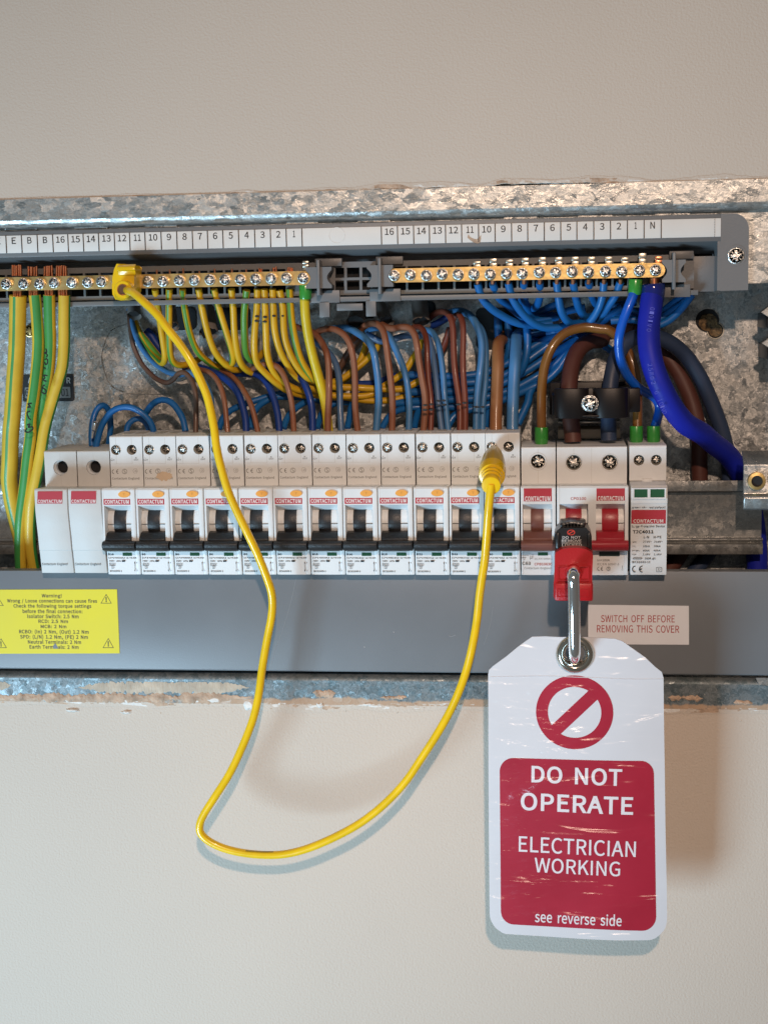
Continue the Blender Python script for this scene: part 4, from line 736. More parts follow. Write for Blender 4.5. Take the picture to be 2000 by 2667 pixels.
def seam(mb, x, z0, z1, y=-.00004): mb.box(x-.00006, x+.00006, y, y+.0003, z0, z1)
def brand(parent, xa, xb, z0, z1, Y, tfrac=1.0, slant=0):
    m_ = MB(); m_.box(xa, xb, Y*.001-.00010, Y*.001, z0, z1); o = m_.build('brand_label', M_BRAND, parent, smooth=False)
    t = MB(); h = (z1-z0)*tfrac; y = Y*.001-.00016
    t.text('CONTACTUM', xa+(xb-xa)*.045, xb-(xb-xa)*.045, z0+h*.16 if tfrac == 1 else z0+h*.04, z0+h*.86 if tfrac == 1 else z0+h, y, bold=.03)
    t.build('brand_lettering', M_BRANDT, o, smooth=False)
    return o
def lever(parent, m, xa, xb, w, x_s0, x_s1, cy, zc, r, full=True):
    n = 12; rr = r+.0004
    m_ = MB(); pts = [(cy-rr*math.cos(t), zc+rr*1.16*math.sin(t)) for t in [(-66+140*i/n)*math.pi/180 for i in range(n+1)]]
    m_.prof(pts, x_s0, x_s1, .0001)
    # broad paddle, then the full-width thumb bar
    z1 = row(1140, -16); z2 = row(1242, -20); z3 = row(1345, -18)
    m_.prof([(-.0118, z1), (-.0155, z1-.0004), (-.0195, z2+.0012), (-.0195, z2-.001), (-.010, z2-.001)], xa+.0002, xb-.0002, .0002)
    m_.prof([(-.0130, z2+.0001), (-.0205, z2+.0001), (-.0222, z2-.0010), (-.0222, z2-.0028), (-.0208, z3+.0006), (-.0190, z3), (-.0130, z3)], .0002 if full else xa, w-.0002 if full else xb, .0004, seg=3)
    return m_.build('switch_lever', m, parent, angle=28)
def seamline(parent, xa, xb, cy, r, zc):
    m_ = MB(); z = row(1052, -13); m_.box(xa, xb, cy-r*1.0-.00050, cy-r+.002, z-.00010, z+.00010); return m_.build('drum_groove', M_INK, parent, smooth=False)
SW_N = [screw_mesh('clamp_screw_head', .0026, M_SCREWD, .2+.4*k) for k in range(4)]
SW_B = [screw_mesh('main_screw_head', .0042, M_SCREWD, .5+.5*k) for k in range(3)]
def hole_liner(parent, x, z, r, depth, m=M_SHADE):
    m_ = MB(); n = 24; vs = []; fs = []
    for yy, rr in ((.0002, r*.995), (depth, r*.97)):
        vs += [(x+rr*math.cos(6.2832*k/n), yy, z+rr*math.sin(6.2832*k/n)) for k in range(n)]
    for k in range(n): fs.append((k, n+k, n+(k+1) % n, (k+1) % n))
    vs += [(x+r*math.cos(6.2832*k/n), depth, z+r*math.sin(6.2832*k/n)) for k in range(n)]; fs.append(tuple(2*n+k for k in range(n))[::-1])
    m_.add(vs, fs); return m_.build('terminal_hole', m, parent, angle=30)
def ce_mark(mb, fit, u0, u1, v0, v1, Y, th=.17):
    """the CE letters as open arcs"""
    x0, x1, z0, z1 = C4(u0, Y), C4(u1, Y), row(v1, Y), row(v0, Y); h = (z1-z0)/2; zc = (z0+z1)/2; y = Y*.001-.00006
    for cx, bar_ in ((x0+h, False), (x1-h*.15, True)):
        if bar_: cx = x1
        n = 12; a0, a1 = math.pi*.5, math.pi*1.5; ri = h*(1-th*1.6)
        vs = [(cx+h*math.cos(a0+(a1-a0)*i/n), y, zc+h*math.sin(a0+(a1-a0)*i/n)) for i in range(n+1)]+[(cx+ri*math.cos(a0+(a1-a0)*i/n), y, zc+ri*math.sin(a0+(a1-a0)*i/n)) for i in range(n+1)]
        mb.add(vs, [(i, i+1, n+2+i, n+1+i) for i in range(n)])
        if bar_: mb.add([(cx-h*.95, y, zc-h*th*.8), (cx-h*.15, y, zc-h*th*.8), (cx-h*.15, y, zc+h*th*.8), (cx-h*.95, y, zc+h*th*.8)], [(0, 1, 2, 3)])
def ring(mb, cx, cz, r, t, y, n=20, m=0):
    vs = [(cx+r*math.cos(6.2832*i/n), y, cz+r*math.sin(6.2832*i/n)) for i in range(n)]+[(cx+(r-t)*math.cos(6.2832*i/n), y, cz+(r-t)*math.sin(6.2832*i/n)) for i in range(n)]
    mb.add(vs, [(i, (i+1) % n, n+(i+1) % n, n+i) for i in range(n)], m)
def frame_box(mb, x0, x1, z0, z1, t, y):
    for a, b, c, d in ((x0, x1, z0, z0+t), (x0, x1, z1-t, z1), (x0, x0+t, z0, z1), (x1-t, x1, z0, z1)):
        mb.add([(a, y, c), (b, y, c), (b, y, d), (a, y, d)], [(0, 1, 2, 3)])
ZB = z_bot
def rcbo(k, rating, code, root=None):
    first = root is None
    zt = row(80, 0)
    if first:
        th = thing('residual_breaker', '', 'circuit breaker', (X0+k*PITCH, 0, ZB), 'single-pole residual current breakers in the row')
        ORG[th.name] = Vector((0, 0, ZB))
        xl_, xn_ = C4(432), C4(607); zh = row(232, 0); rh = .00272
        m_ = MB(); front_plate(m_, zt, z_sh_b, [(xl_, zh, rh), (xn_, zh, rh)])
        xa, xb = C4(335, -18), C4(628, -18)
        cheeks(m_, xa, xb)
        # conductor pockets on the top face
        m_.build('body', M_CREAM, th, angle=30)
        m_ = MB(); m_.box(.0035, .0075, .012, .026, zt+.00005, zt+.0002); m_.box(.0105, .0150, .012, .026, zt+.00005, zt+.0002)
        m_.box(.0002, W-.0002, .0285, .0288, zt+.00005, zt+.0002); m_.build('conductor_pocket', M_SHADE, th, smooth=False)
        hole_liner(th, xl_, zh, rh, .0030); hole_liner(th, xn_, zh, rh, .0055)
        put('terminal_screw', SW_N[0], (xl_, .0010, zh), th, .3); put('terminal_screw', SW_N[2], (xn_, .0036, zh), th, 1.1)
        dr, cy, zc, r = drum(xa+.0001, xb-.0001, M_CREAM, th)
        lever(th, M_BLACK, xa, xb, W, C4(418, -13), C4(553, -13), cy, zc, r)
        seamline(th, xa+.0002, xb-.0002, cy, r, zc)
        m_ = MB(); m_.loops([circ(C4(565, -18), row(722, -18), .0031, 24, rz=.00165)], -.0186, .0008); tb = m_.build('test_button', M_ORANGE, th, angle=40)
        m_ = MB(); tt(m_, 'T', 552, 576, 711, 735, -18.65); m_.build('button_letter', mat('button_print', (.55, .25, .05), .5), tb, smooth=False)
        brand(th, C4(331, -18), C4(628, -18), row(836, -18), row(773, -18), -18)
        m_ = MB(); bb(m_, 503, 606, 1365, 1401, -13.25, -12); m_.build('contact_flag', M_GREENW, th, smooth=False)
        m_ = MB(); x1_ = C4(432); x2_ = C4(607)
        for x in (x1_, x2_):
            seam(m_, x, row(172, 0), row(100, 0)); seam(m_, x, row(385, 0), row(292, 0))
        m_.box(C4(350), C4(610), -.00004, .0002, row(387, 0), row(385, 0)); m_.build('moulding_seam', M_SHADE, th, smooth=False)
        m_ = MB()
        tt(m_, 'L', 381, 390, 316, 332, 0, bold=.02); tt(m_, 'OUT', 360, 414, 337, 355, 0, bold=.02); tt(m_, 'N', 644, 658, 313, 330, 0, bold=.02); tt(m_, 'OUT', 628, 680, 333, 351, 0, bold=.02)
        ce_mark(m_, None, 377, 450, 447, 496, 0)
        cx, cz = C4(519), row(470, 0); ring(m_, cx, cz, .0014, .00020, -.00006); tt(m_, 'S', 507, 531, 450, 490, 0)
        cx, cz = C4(638), row(465, 0)
        for i in range(6):
            a = i*math.pi/3+math.pi/6
            for s_ in (-.28, .28): pass
        ring(m_, cx, cz, .0014, .00010, -.00006, 6); tt(m_, '-25', 622, 656, 455, 477, 0)
        tt(m_, 'Contactum England', 378, 680, 533, 566, 0, bold=.01); m_.build('upper_print', M_INKG, th, smooth=False)
    else:
        th = root.copy(); link(th); th.location = (X0+k*PITCH, 0, ZB); ORG[th.name] = Vector((0, 0, ZB))
        for ch in [c for c in root.children if not c.name.startswith('rating_print')]:
            c = ch.copy(); link(c); c.parent = th
            if ch.name.startswith('terminal_screw'):
                c.data = SW_N[R.randrange(4)]; c.rotation_euler = (0, R.uniform(-1.5, 1.5), 0)
            for gch in ch.children:
                g = gch.copy(); link(g); g.parent = c
    m_ = MB(); Y = -13.1
    def T(t, u0, u1, v0, v1, **k_): 
        f = (v1-1350)/260; tt(m_, t, u0, u1, v0, v1, Y+1.1*f-.12, **k_)
    T(rating, 341, 341+(62 if len(rating) == 3 else 42), 1371, 1395, bold=.03)
    T(code, 341, 525, 1414, 1431, bold=.022, res=1); T('I∆n=0.03A', 540, 655, 1414, 1431, bold=.022, res=1)
    T('230V~ 50Hz', 345, 480, 1449, 1466, bold=.022, res=1); bbx = [(490, 528, 1448, 1467)]
    for a, b, c, d in bbx: m_.add([(C4(a, -13), -.01300, row(d, -13)), (C4(b, -13), -.01300, row(d, -13)), (C4(b, -13), -.01305, row(c, -13)), (C4(a, -13), -.01305, row(c, -13))], [(0, 1, 2, 3)])
    frame_box(m_, C4(345, -13), C4(414, -13), row(1512, -13), row(1482, -13), .00012, -.01275); T('6000', 353, 407, 1487, 1507, res=1)
    frame_box(m_, C4(367, -13), C4(397, -13), row(1542, -13), row(1512, -13), .00012, -.0126); T('3', 376, 388, 1516, 1537)
    T('IEC61009-1', 350, 485, 1560, 1578, bold=.022, res=1)
    x = C4(632, -13); y = -.01262; m_.add([(x-.00009, y, row(1568, -13)), (x+.00009, y, row(1568, -13)), (x+.00009, y-.0004, row(1470, -13)), (x-.00009, y-.0004, row(1470, -13))], [(0, 1, 2, 3)])
    for v0, v1 in ((1462, 1484), (1576, 1554)):
        m_.add([(x, y-.0002, row(v0, -13)), (x-.0003, y-.0002, row(v1, -13)), (x+.0003, y-.0002, row(v1, -13))], [(0, 1, 2)] if v0 > v1 else [(0, 1, 2)])
    T('I', 653, 657, 1469, 1484); T('O', 648, 660, 1555, 1570)
    m_.build('rating_print', M_INK, th, smooth=False)
    return th
ORD = ['First', 'Second', 'Third', 'Fourth', 'Fifth', 'Sixth', 'Seventh', 'Eighth', 'Ninth', 'Tenth', 'Eleventh', 'Twelfth']
rat = [('B16', '16')]+[('B6', '06')]*5+[('B16', '16')]*3+[('B32', '32')]*2+[('B40', '40')]
notes = ['rated B16 directly right of the two blank modules', 'rated B6 and first of that rating from the left', 'rated B6 just left of where the yellow lead crosses the terminals', 'rated B6 with the yellow lead crossing its terminals', 'rated B6 with the yellow lead crossing its black switch',
         'rated B6 just right of the yellow lead crossing', 'rated B16, leftmost of the three B16 breakers in mid row', 'rated B16 with a plaster spot on its face', 'rated B16 directly left of the first B32 breaker', 'rated B32, the left one of the pair', 'rated B32 next to the breaker holding the yellow probe', 'rated B40 with the yellow probe in its terminal']
root = None; RC = []
for k in range(12):
    t = rcbo(k, rat[k][0], 'CCPBR06%sAB' % rat[k][1], root)
    if root is None: root = t
    t['label'] = 'white breaker ' + notes[k]; RC.append(t); t.rotation_euler = (0, R.uniform(-.0035, .0035), 0); t.location.y = R.uniform(-.0003, .0003)
# plaster spot stuck to one of them
m_ = MB(); c = P(961, 1237, 0); n_ = 30
vs = [(c.x, -.0006, c.z)]+[(c.x+.0042*math.cos(6.283*i/n_)*(1+.5*noise.noise(Vector((i*.7, 1, 3)))), -.00012, c.z+.0024*math.sin(6.283*i/n_)*(1+.6*noise.noise(Vector((i*.7, 7, 3))))) for i in range(n_)]
m_.add(vs, [(0, 1+(i+1) % n_, 1+i) for i in range(n_)]); m_.build('plaster_spot', mat('plaster_spot', (.66, .52, .38), .9, bump=.6), RC[7])
# two blanking modules
zt_b = row(270, 0, px=1000)+0
zt_b = P(130, 1110+268*.2411, 0).z
def blank(k, label):
    x0 = X0+k*PITCH
    th = thing('blanking_module', label, 'blank module', (x0, 0, ZB), 'blank modules at the left end of the row'); ORG[th.name] = Vector((0, 0, ZB))
    hx = W/2; hz = P(162.5, 1110+447*.2411, 0).z; m_ = MB()
    front_plate(m_, zt_b, z_sh_b, [(hx, hz, .0040)]); m_.prof(blank_profile(), .0002, W-.0002, .0003); m_.build('body', M_BLANK, th, angle=30)
    hole_liner(th, hx, hz, .0040, .0058, M_DARK)
    m_ = MB(); n = 28
    vs = [(hx+.0043*math.cos(6.2832*i/n), -.0001, hz+.0043*math.sin(6.2832*i/n)) for i in range(n)]+[(hx+.00025+.0033*math.cos(6.2832*i/n), .0022, hz+.0033*math.sin(6.2832*i/n)) for i in range(n)]+[(hx+.0003+.0033*math.cos(6.2832*i/n), .0045, hz+.0033*math.sin(6.2832*i/n)) for i in range(n)]
    m_.add(vs, [(j*n+i, (j+1)*n+i, (j+1)*n+(i+1) % n, j*n+(i+1) % n) for i in range(n) for j in (0, 1)]); m_.build('countersink', M_CREAM, th, angle=20)
    m_ = MB(); seam(m_, hx, hz+.0046, zt_b-.0012); seam(m_, hx, z_sh_b+.001, hz-.0046); m_.build('moulding_seam', M_SHADE, th, smooth=False)
    # brand patch: left-leaning red label, letters along its lower edge
    dxx = 0
    def cx2(u): return P(60+u*.2411, 1300, -18).x-(X0-2*PITCH)
    def z2_(v): return P(150, 1110+v*.2411, -18).z
    m_ = MB(); y = -.01830
    m_.add([(cx2(153), y, z2_(835)), (cx2(424), y, z2_(835)), (cx2(431), y, z2_(702)), (cx2(163), y, z2_(702))], [(0, 1, 2, 3)]); bl = m_.build('brand_label', M_BRAND, th, smooth=False)
    m_ = MB(); m_.text('CONTACTUM', cx2(162), cx2(420), z2_(829), z2_(792), -.01838, bold=.022); m_.build('brand_lettering', M_BRANDT, bl, smooth=False)
    m_ = MB(); yy = -.0136; m_.text('Contactum England', P(60+203*.2411, 1470, -13.6).x-(X0-2*PITCH), P(60+480*.2411, 1470, -13.6).x-(X0-2*PITCH), P(150, 1110+1510*.2411, -13.6).z, P(150, 1110+1477*.2411, -13.6).z, yy-.0001, bold=.008); m_.build('lower_print', M_INK, th, smooth=False)
    return th
blank(-2, 'blank white module at the left end, beside the thick earth wires')
blank(-1, 'blank white module touching the first rated breaker')
# ------------------------------------------------------------------ single 63 A breaker, main switch, surge device (columns from crop starting at 1400)
def C6(u, Y=0): return P(1400+u*.2411, 1400, Y).x
def C5(u, Y=0): return P(1160+u*.1853, 1400, Y).x
def r5(v, Y): return P(1410, 1110+v*.1853, Y).z
def r6(v, Y): return P(1560, 1110+v*.2411, Y).z
zt_m = r5(290, 0)
XM = X0+12*PITCH
def shoulder_only(m_, zt, holes, x0, w):
    sub = MB(); front_plate(sub, zt, z_sh_b, holes, w=w); m_.add([(v[0]+x0, v[1], v[2]) for v in sub.v], sub.f)
def shift(sub, m_, x0): m_.add([(v[0]+x0, v[1], v[2]) for v in sub.v], sub.f, sub.m)
th = thing('circuit_breaker', 'single breaker C63 with a brown switch, left of the red main switch', 'circuit breaker', (XM, 0, ZB))
hx = C5(1305)-XM; hz = r5(495, 0)
m_ = MB(); s_ = MB(); front_plate(s_, zt_m, z_sh_b, [(hx, hz, .0037)]); xa, xb = C5(1088, -18)-XM, C5(1497, -18)-XM; cheeks(s_, xa, xb); shift(s_, m_, XM); m_.build('body', M_CREAM, th, angle=30)
def off_liner(th, x, z, r, d, m=M_SHADE): 
    return hole_liner(th, x, z, r, d, m)
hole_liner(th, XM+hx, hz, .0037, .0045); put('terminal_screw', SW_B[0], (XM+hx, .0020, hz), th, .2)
m_ = MB(); ring(m_, XM+hx, hz, .0046, .00016, -.00008, 32); seam(m_, XM+hx, hz+.0046, zt_m-.001); seam(m_, XM+hx, z_sh_b+.0005, hz-.0046); m_.build('moulding_seam', M_SHADE, th, smooth=False)
dr, cy, zc, r = drum(XM+xa+.0001, XM+xb-.0001, M_CREAM, th)
def lever_at(th, m, x0, xa, xb, w, a, b, cy, zc, r, full=True):
    o = lever(th, m, x0+xa, x0+xb, w, a, b, cy, zc, r, False) if False else None
    m_ = MB(); n = 12; rr = r+.0004
    pts = [(cy-rr*math.cos(t), zc+rr*1.16*math.sin(t)) for t in [(-66+140*i/n)*math.pi/180 for i in range(n+1)]]
    for (p, q_) in a: m_.prof(pts, p, q_, .0001)
    z1 = row(1140, -16); z2 = row(1242, -20); z3 = row(1345, -18)
    for (p, q_) in xa: m_.prof([(-.0118, z1), (-.0155, z1-.0004), (-.0195, z2+.0012), (-.0195, z2-.001), (-.010, z2-.001)], p+.0002, q_-.0002, .0002)
    m_.prof([(-.0130, z2+.0001), (-.0205, z2+.0001), (-.0222, z2-.0010), (-.0222, z2-.0028), (-.0208, z3+.0006), (-.0190, z3), (-.0130, z3)], x0+.0002, x0+w-.0002, .0004, seg=3)
    return m_.build('switch_lever', m, th, angle=28)
lever_at(th, M_BROWNSW, XM, [(XM+xa, XM+xb)], None, W, [(C5(1200, -13), C5(1382, -13))], None, cy, zc, r)
m_ = MB(); z = row(1052, -13); m_.box(XM+xa, C5(1200, -13), cy-r-.0005, cy-r+.002, z-.0001, z+.0001); m_.box(C5(1382, -13), XM+xb, cy-r-.0005, cy-r+.002, z-.0001, z+.0001); m_.build('drum_groove', M_INK, th, smooth=False)
brand(th, C5(1104, -18), C5(1495, -18), r5(1056, -18), r5(873, -18), -18, tfrac=.40)
m_ = MB(); m_.box(C5(1297, -13.2), C5(1435, -13.2), -.0133, -.012, r5(1817, -13), r5(1773, -13)); m_.build('contact_flag', M_GREENW, th, smooth=False)
def t5(m_, t, u0, u1, v0, v1, Y=-12.9, **k): f = (v1-1770)/330; Y = -13.25+1.1*f; m_.text(t, C5(u0, Y), C5(u1, Y), r5(v1, Y), r5(v0, Y), Y*.001-.00008, **k)
m_ = MB(); t5(m_, '230/400V~', 1062, 1210, 1776, 1792, res=1); t5(m_, '50/60Hz', 1062, 1165, 1805, 1828, res=1); t5(m_, '10000', 1066, 1130, 1838, 1856, bold=.03, res=1); t5(m_, '3', 1090, 1115, 1862, 1884); t5(m_, 'IEC/EN 60898-1', 1250, 1500, 1852, 1882, res=1)
t5(m_, 'C63', 1075, 1196, 1905, 1952, bold=.03); t5(m_, 'Contactum England', 1102, 1482, 1980, 2020)
for a, b, c, d in ((1185, 1190, 1815, 1880), (1192, 1212, 1855, 1861), (1210, 1215, 1818, 1860), (1222, 1226, 1800, 1868)): m_.add([(C5(a, -13), -.0133, r5(d, -13)), (C5(b, -13), -.0133, r5(d, -13)), (C5(b, -13), -.0134, r5(c, -13)), (C5(a, -13), -.0134, r5(c, -13))], [(0, 1, 2, 3)])
m_.build('rating_print', M_INKG, th, smooth=False)
m_ = MB(); t5(m_, 'CPB1063C', 1248, 1498, 1922, 1958, bold=.01); m_.build('type_code', M_INKR, th, smooth=False)
# main switch, two modules wide
XI = XM+PITCH; WI = 2*PITCH-.00022
th = thing('main_switch', 'double-width white isolator with a red switch, the red and black lock clamped on it', 'main switch', (XI, 0, ZB))
h1 = (C6(392), r6(392, 0)); h2 = (C6(776), r6(392, 0))
m_ = MB(); s_ = MB(); front_plate(s_, zt_m, z_sh_b, [(h1[0]-XI, h1[1], .0040), (h2[0]-XI, h2[1], .0040)], w=WI)
xs_ = [C6(u, -18)-XI for u in (238, 545, 630, 940)]
s_.prof(nose_profile(False), .0002, xs_[0], .0002); s_.prof(nose_profile(True), xs_[0], xs_[1], 0); s_.prof(nose_profile(False), xs_[1], xs_[2], 0); s_.prof(nose_profile(True), xs_[2], xs_[3], 0); s_.prof(nose_profile(False), xs_[3], WI-.0002, .0002)
shift(s_, m_, XI); m_.build('body', M_CREAM, th, angle=30)
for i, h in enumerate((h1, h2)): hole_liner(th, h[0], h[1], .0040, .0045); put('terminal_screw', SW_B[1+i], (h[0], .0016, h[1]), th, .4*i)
m_ = MB(); 
for h in (h1, h2): ring(m_, h[0], h[1], .0046, .00012, -.00008, 32)
seam(m_, h1[0], h1[1]+.0046, zt_m-.001); seam(m_, C6(583), z_sh_b+.0003, zt_m-.0006); m_.build('moulding_seam', M_SHADE, th, smooth=False)
drum(XI+xs_[0]+.0001, XI+xs_[1]-.0001, M_CREAM, th); dr, cy, zc, r = drum(XI+xs_[2]+.0001, XI+xs_[3]-.0001, M_CREAM, th)
lever_at(th, M_REDSW, XI, [(XI+xs_[0], XI+xs_[1]), (XI+xs_[2], XI+xs_[3])], None, WI, [(C6(303, -13), C6(475, -13)), (C6(694, -13), C6(872, -13))], None, cy, zc, r)
m_ = MB(); z = row(1052, -13)
for a, b in ((238, 303), (475, 545), (630, 694), (872, 940)): m_.box(C6(a, -13), C6(b, -13), cy-r-.0005, cy-r+.002, z-.0001, z+.0001)
m_.build('drum_groove', M_INK, th, smooth=False)
brand(th, C6(635, -18), C6(940, -18), r6(805, -18), r6(672, -18), -18, tfrac=.38)
m_ = MB(); m_.text('CPD100', C6(357, -18), C6(523, -18), r6(797, -18), r6(765, -18), -.0181, bold=.015); m_.build('type_code', M_INKR, th, smooth=False)
m_ = MB(); m_.box(C6(665, -13.2), C6(886, -13.2), -.0134, -.012, r6(1402, -13), r6(1356, -13)); m_.build('contact_flag', mat('dark_flag', (.015, .035, .03), .3), th, smooth=False)
def t6(m_, t, u0, u1, v0, v1, Yb=-13.25, sl=1.1, **k): Y = Yb+sl*(v1-1350)/260; m_.text(t, C6(u0, Y), C6(u1, Y), r6(v1, Y), r6(v0, Y), Y*.001-.00008, **k)
m_ = MB(); t6(m_, 'In=100A', 645, 780, 1434, 1460, bold=.012); t6(m_, 'IEC/EN 60947-3', 645, 878, 1477, 1508); 
s_ = MB(); x0_, x1_ = C6(645, -13), C6(705, -13); zc_ = r6(1540, -13); h_ = (r6(1518, -13)-r6(1562, -13))/2
def ce_at(mb, x0, x1, zc, h, y, th=.17):
    for cx, b_ in ((x0+h, False), (x1, True)):
        n = 14; ri = h*(1-th*1.6); vs = [(cx+h*math.cos(math.pi*(.5+i/n)), y, zc+h*math.sin(math.pi*(.5+i/n))) for i in range(n+1)]+[(cx+ri*math.cos(math.pi*(.5+i/n)), y, zc+ri*math.sin(math.pi*(.5+i/n))) for i in range(n+1)]
        mb.add(vs, [(i, i+1, n+2+i, n+1+i) for i in range(n)])
        if b_: mb.add([(cx-h*.95, y, zc-h*th*.8), (cx-h*.15, y, zc-h*th*.8), (cx-h*.15, y, zc+h*th*.8), (cx-h*.95, y, zc+h*th*.8)], [(0, 1, 2, 3)])
ce_at(m_, x0_, x1_, zc_, h_, -.0128)
ring(m_, C6(766, -13), zc_, h_, h_*.14, -.0128); t6(m_, 'S', 756, 777, 1523, 1556); t6(m_, 'I', 913, 917, 1505, 1540, bold=.02); t6(m_, 'O', 908, 920, 1545, 1560)
m_.build('rating_print', M_INKG, th, smooth=False)
# surge protective device
XS = C6(988)
th = thing('surge_device', 'slim white surge protection module with two green windows at the right end of the row', 'surge protector', (XS, 0, ZB))
ws = C6(1384)-XS; zsb = r6(590, 0)
m_ = MB(); s_ = MB(); hh_ = [(C6(1090), r6(370, 0)), (C6(1276), r6(370, 0))]
bevs = .0014
s_.loops([[(0, zsb), (ws, zsb), (ws, r6(205, 0)-bevs), (0, r6(205, 0)-bevs)]]+[circ(h[0]-XS, h[1], .00275, 24) for h in hh_], 0, .006)
zt_s = r6(205, 0); s_.prof([(bevs-bevs*math.cos(math.pi/2*i/6), zt_s-bevs+bevs*math.sin(math.pi/2*i/6)) for i in range(7)]+[(.006, zt_s), (.006, zt_s-bevs)], 0, ws, 0)
s_.box(0, ws, .006, .039, zsb-.02, zt_s, .0005)
shift(s_, m_, XS); m_.build('base', M_CREAM, th, angle=30)
x0_, x1_ = C6(1008, -18), C6(1400, -18)
m_ = MB(); m_.prof([(-.0002, r6(597, 0)), (-.016, r6(640, -16)), (-.0172, r6(664, -17)), (-.0180, r6(668, -18)), (-.0180, r6(838, -18)), (-.0176, r6(842, -18)), (-.0150, z:=r6(1300, -15)), (-.0136, r6(1606, -13.5)), (.0385, r6(1606, -13.5)), (.0385, r6(597, 0))], x0_, x1_, .0003); m_.build('plug_in_module', M_CREAM, th, angle=30)
m_ = MB(); m_.box(C6(1125), C6(1233), -.0004, .001, r6(600, 0), r6(572, 0), .0003); m_.build('locking_tab', M_CREAM, th)
m_ = MB(); m_.box(C6(1125)-.0002, C6(1233)+.0002, -.00005, .0005, r6(571, 0), r6(568, 0)); m_.box(XS, C6(1125), -.00005, .0005, r6(592, 0), r6(588, 0)); m_.box(C6(1233), XS+ws, -.00005, .0005, r6(592, 0), r6(588, 0)); m_.build('parting_line', M_SHADE, th, smooth=False)
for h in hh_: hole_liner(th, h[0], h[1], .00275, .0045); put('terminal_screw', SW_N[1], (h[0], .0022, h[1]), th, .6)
m_ = MB(); m_.loops([[(C6(1025, -18.6), r6(792, -18.6)), (C6(1385, -18.6), r6(792, -18.6)), (C6(1385, -18.6), r6(670, -18.6)), (C6(1025, -18.6), r6(670, -18.6))]]+[[(C6(a, -18.6), r6(772, -18.6)), (C6(b, -18.6), r6(772, -18.6)), (C6(b, -18.6), r6(682, -18.6)), (C6(a, -18.6), r6(682, -18.6))] for a, b in ((1042, 1185), (1215, 1368))], -.0188, .0012); m_.build('window_frame', M_CREAM, th, angle=30)
for a, b in ((1042, 1185), (1215, 1368)): m_ = MB(); m_.box(C6(a, -18.2), C6(b, -18.2), -.0183, -.0181, r6(772, -18), r6(682, -18)); m_.build('status_window', M_GREENW, th, smooth=False)
m_ = MB(); def_y = -.0176
def ts(mb, t, u0, u1, v0, v1, **k):
    Y = -17.6+4.0*(v1-842)/764; Y = Y if v1 < 1300 else -15.0+1.4*(v1-1300)/306
    mb.text(t, C6(u0, Y), C6(u1, Y), r6(v1, Y), r6(v0, Y), Y*.001-.0005, **k)
def sy(v): return (-17.6+2.6*(v-842)/458 if v < 1300 else -15.0+1.4*(v-1300)/306)
def ts(mb, t, u0, u1, v0, v1, **k):
    Y = sy((v0+v1)/2)-.30; mb.text(t, C6(u0, Y), C6(u1, Y), r6(v1, Y), r6(v0, Y), Y*.001, **k)
for t, a, b, c, d, bo in (('green ok~', 1020, 1180, 868, 892, .01), ('red:defect!', 1200, 1376, 868, 892, .01), ('Surge Protective Device', 1016, 1371, 1070, 1102, .01), ('T2C4011', 1028, 1250, 1124, 1160, .03), ('L-N', 1146, 1203, 1187, 1212, .01), ('N-PE', 1252, 1336, 1187, 1212, .01),
    ('Uc:', 1026, 1070, 1238, 1260, .01), ('275V~', 1138, 1232, 1238, 1260, .015), ('255V~', 1256, 1350, 1238, 1260, .015), ('In:', 1026, 1058, 1287, 1308, .01), ('20kA', 1136, 1212, 1287, 1308, .015), ('20kA', 1254, 1328, 1287, 1308, .015), ('Imax:', 1024, 1102, 1334, 1354, .01), ('40kA', 1136, 1210, 1334, 1354, .015), ('40kA', 1254, 1328, 1334, 1354, .015),
    ('Up:', 1024, 1066, 1374, 1398, .01), ('1.5kV', 1136, 1217, 1374, 1396, .01), ('1.5kV', 1256, 1340, 1374, 1396, .01), ('160A', 1158, 1226, 1418, 1440, .02), ('gL', 1240, 1280, 1418, 1444, .01), ('IEC61643-11', 1020, 1218, 1458, 1480, .012), ('T2', 1298, 1328, 1538, 1560, .01)):
    ts(m_, t, a, b, c, d, bold=bo, res=1)
Y = sy(1540)-.35; ce_at(m_, C6(1020, Y), C6(1132, Y)+.0001, r6(1544, Y), (r6(1508, Y)-r6(1582, Y))/2, Y*.001)
frame_box(m_, C6(1284, Y), C6(1344, Y), r6(1574, Y), r6(1524, Y), .00016, Y*.001); Y = sy(1430)-.3
frame_box(m_, C6(1036, Y), C6(1122, Y), r6(1440, Y), r6(1416, Y), .00014, Y*.001); m_.box(C6(1024, Y), C6(1138, Y), Y*.001, Y*.001+.0001, r6(1429, Y), r6(1426, Y))
m_.build('rating_print', M_INK, th, smooth=False)
Y = sy(980)-.25; m_ = MB(); a, b = C6(1012, Y), C6(1384, Y); ya = sy(905)*.001-.0001; yb = sy(1056)*.001-.0001
m_.add([(a, yb, r6(1056, Y)), (b, yb, r6(1056, Y)), (b, ya, r6(905, Y)), (a, ya, r6(905, Y))], [(0, 1, 2, 3)]); bl = m_.build('brand_label', M_BRAND, th, smooth=False)
m_ = MB(); m_.text('CONTACTUM', C6(1034, Y), C6(1356, Y), r6(1046, Y), r6(1007, Y), yb-.0004, bold=.02); m_.build('brand_lettering', M_BRANDT, bl, smooth=False)
m_ = MB()
for t, a, b in (('L', 1072, 1126), ('N', 1234, 1292)): m_.text(t, C6(a), C6(b), r6(545, 0), r6(460, 0), -.0001, thick=.0004, bold=-.01)
m_.build('embossed_letters', M_CREAM, th, angle=30)
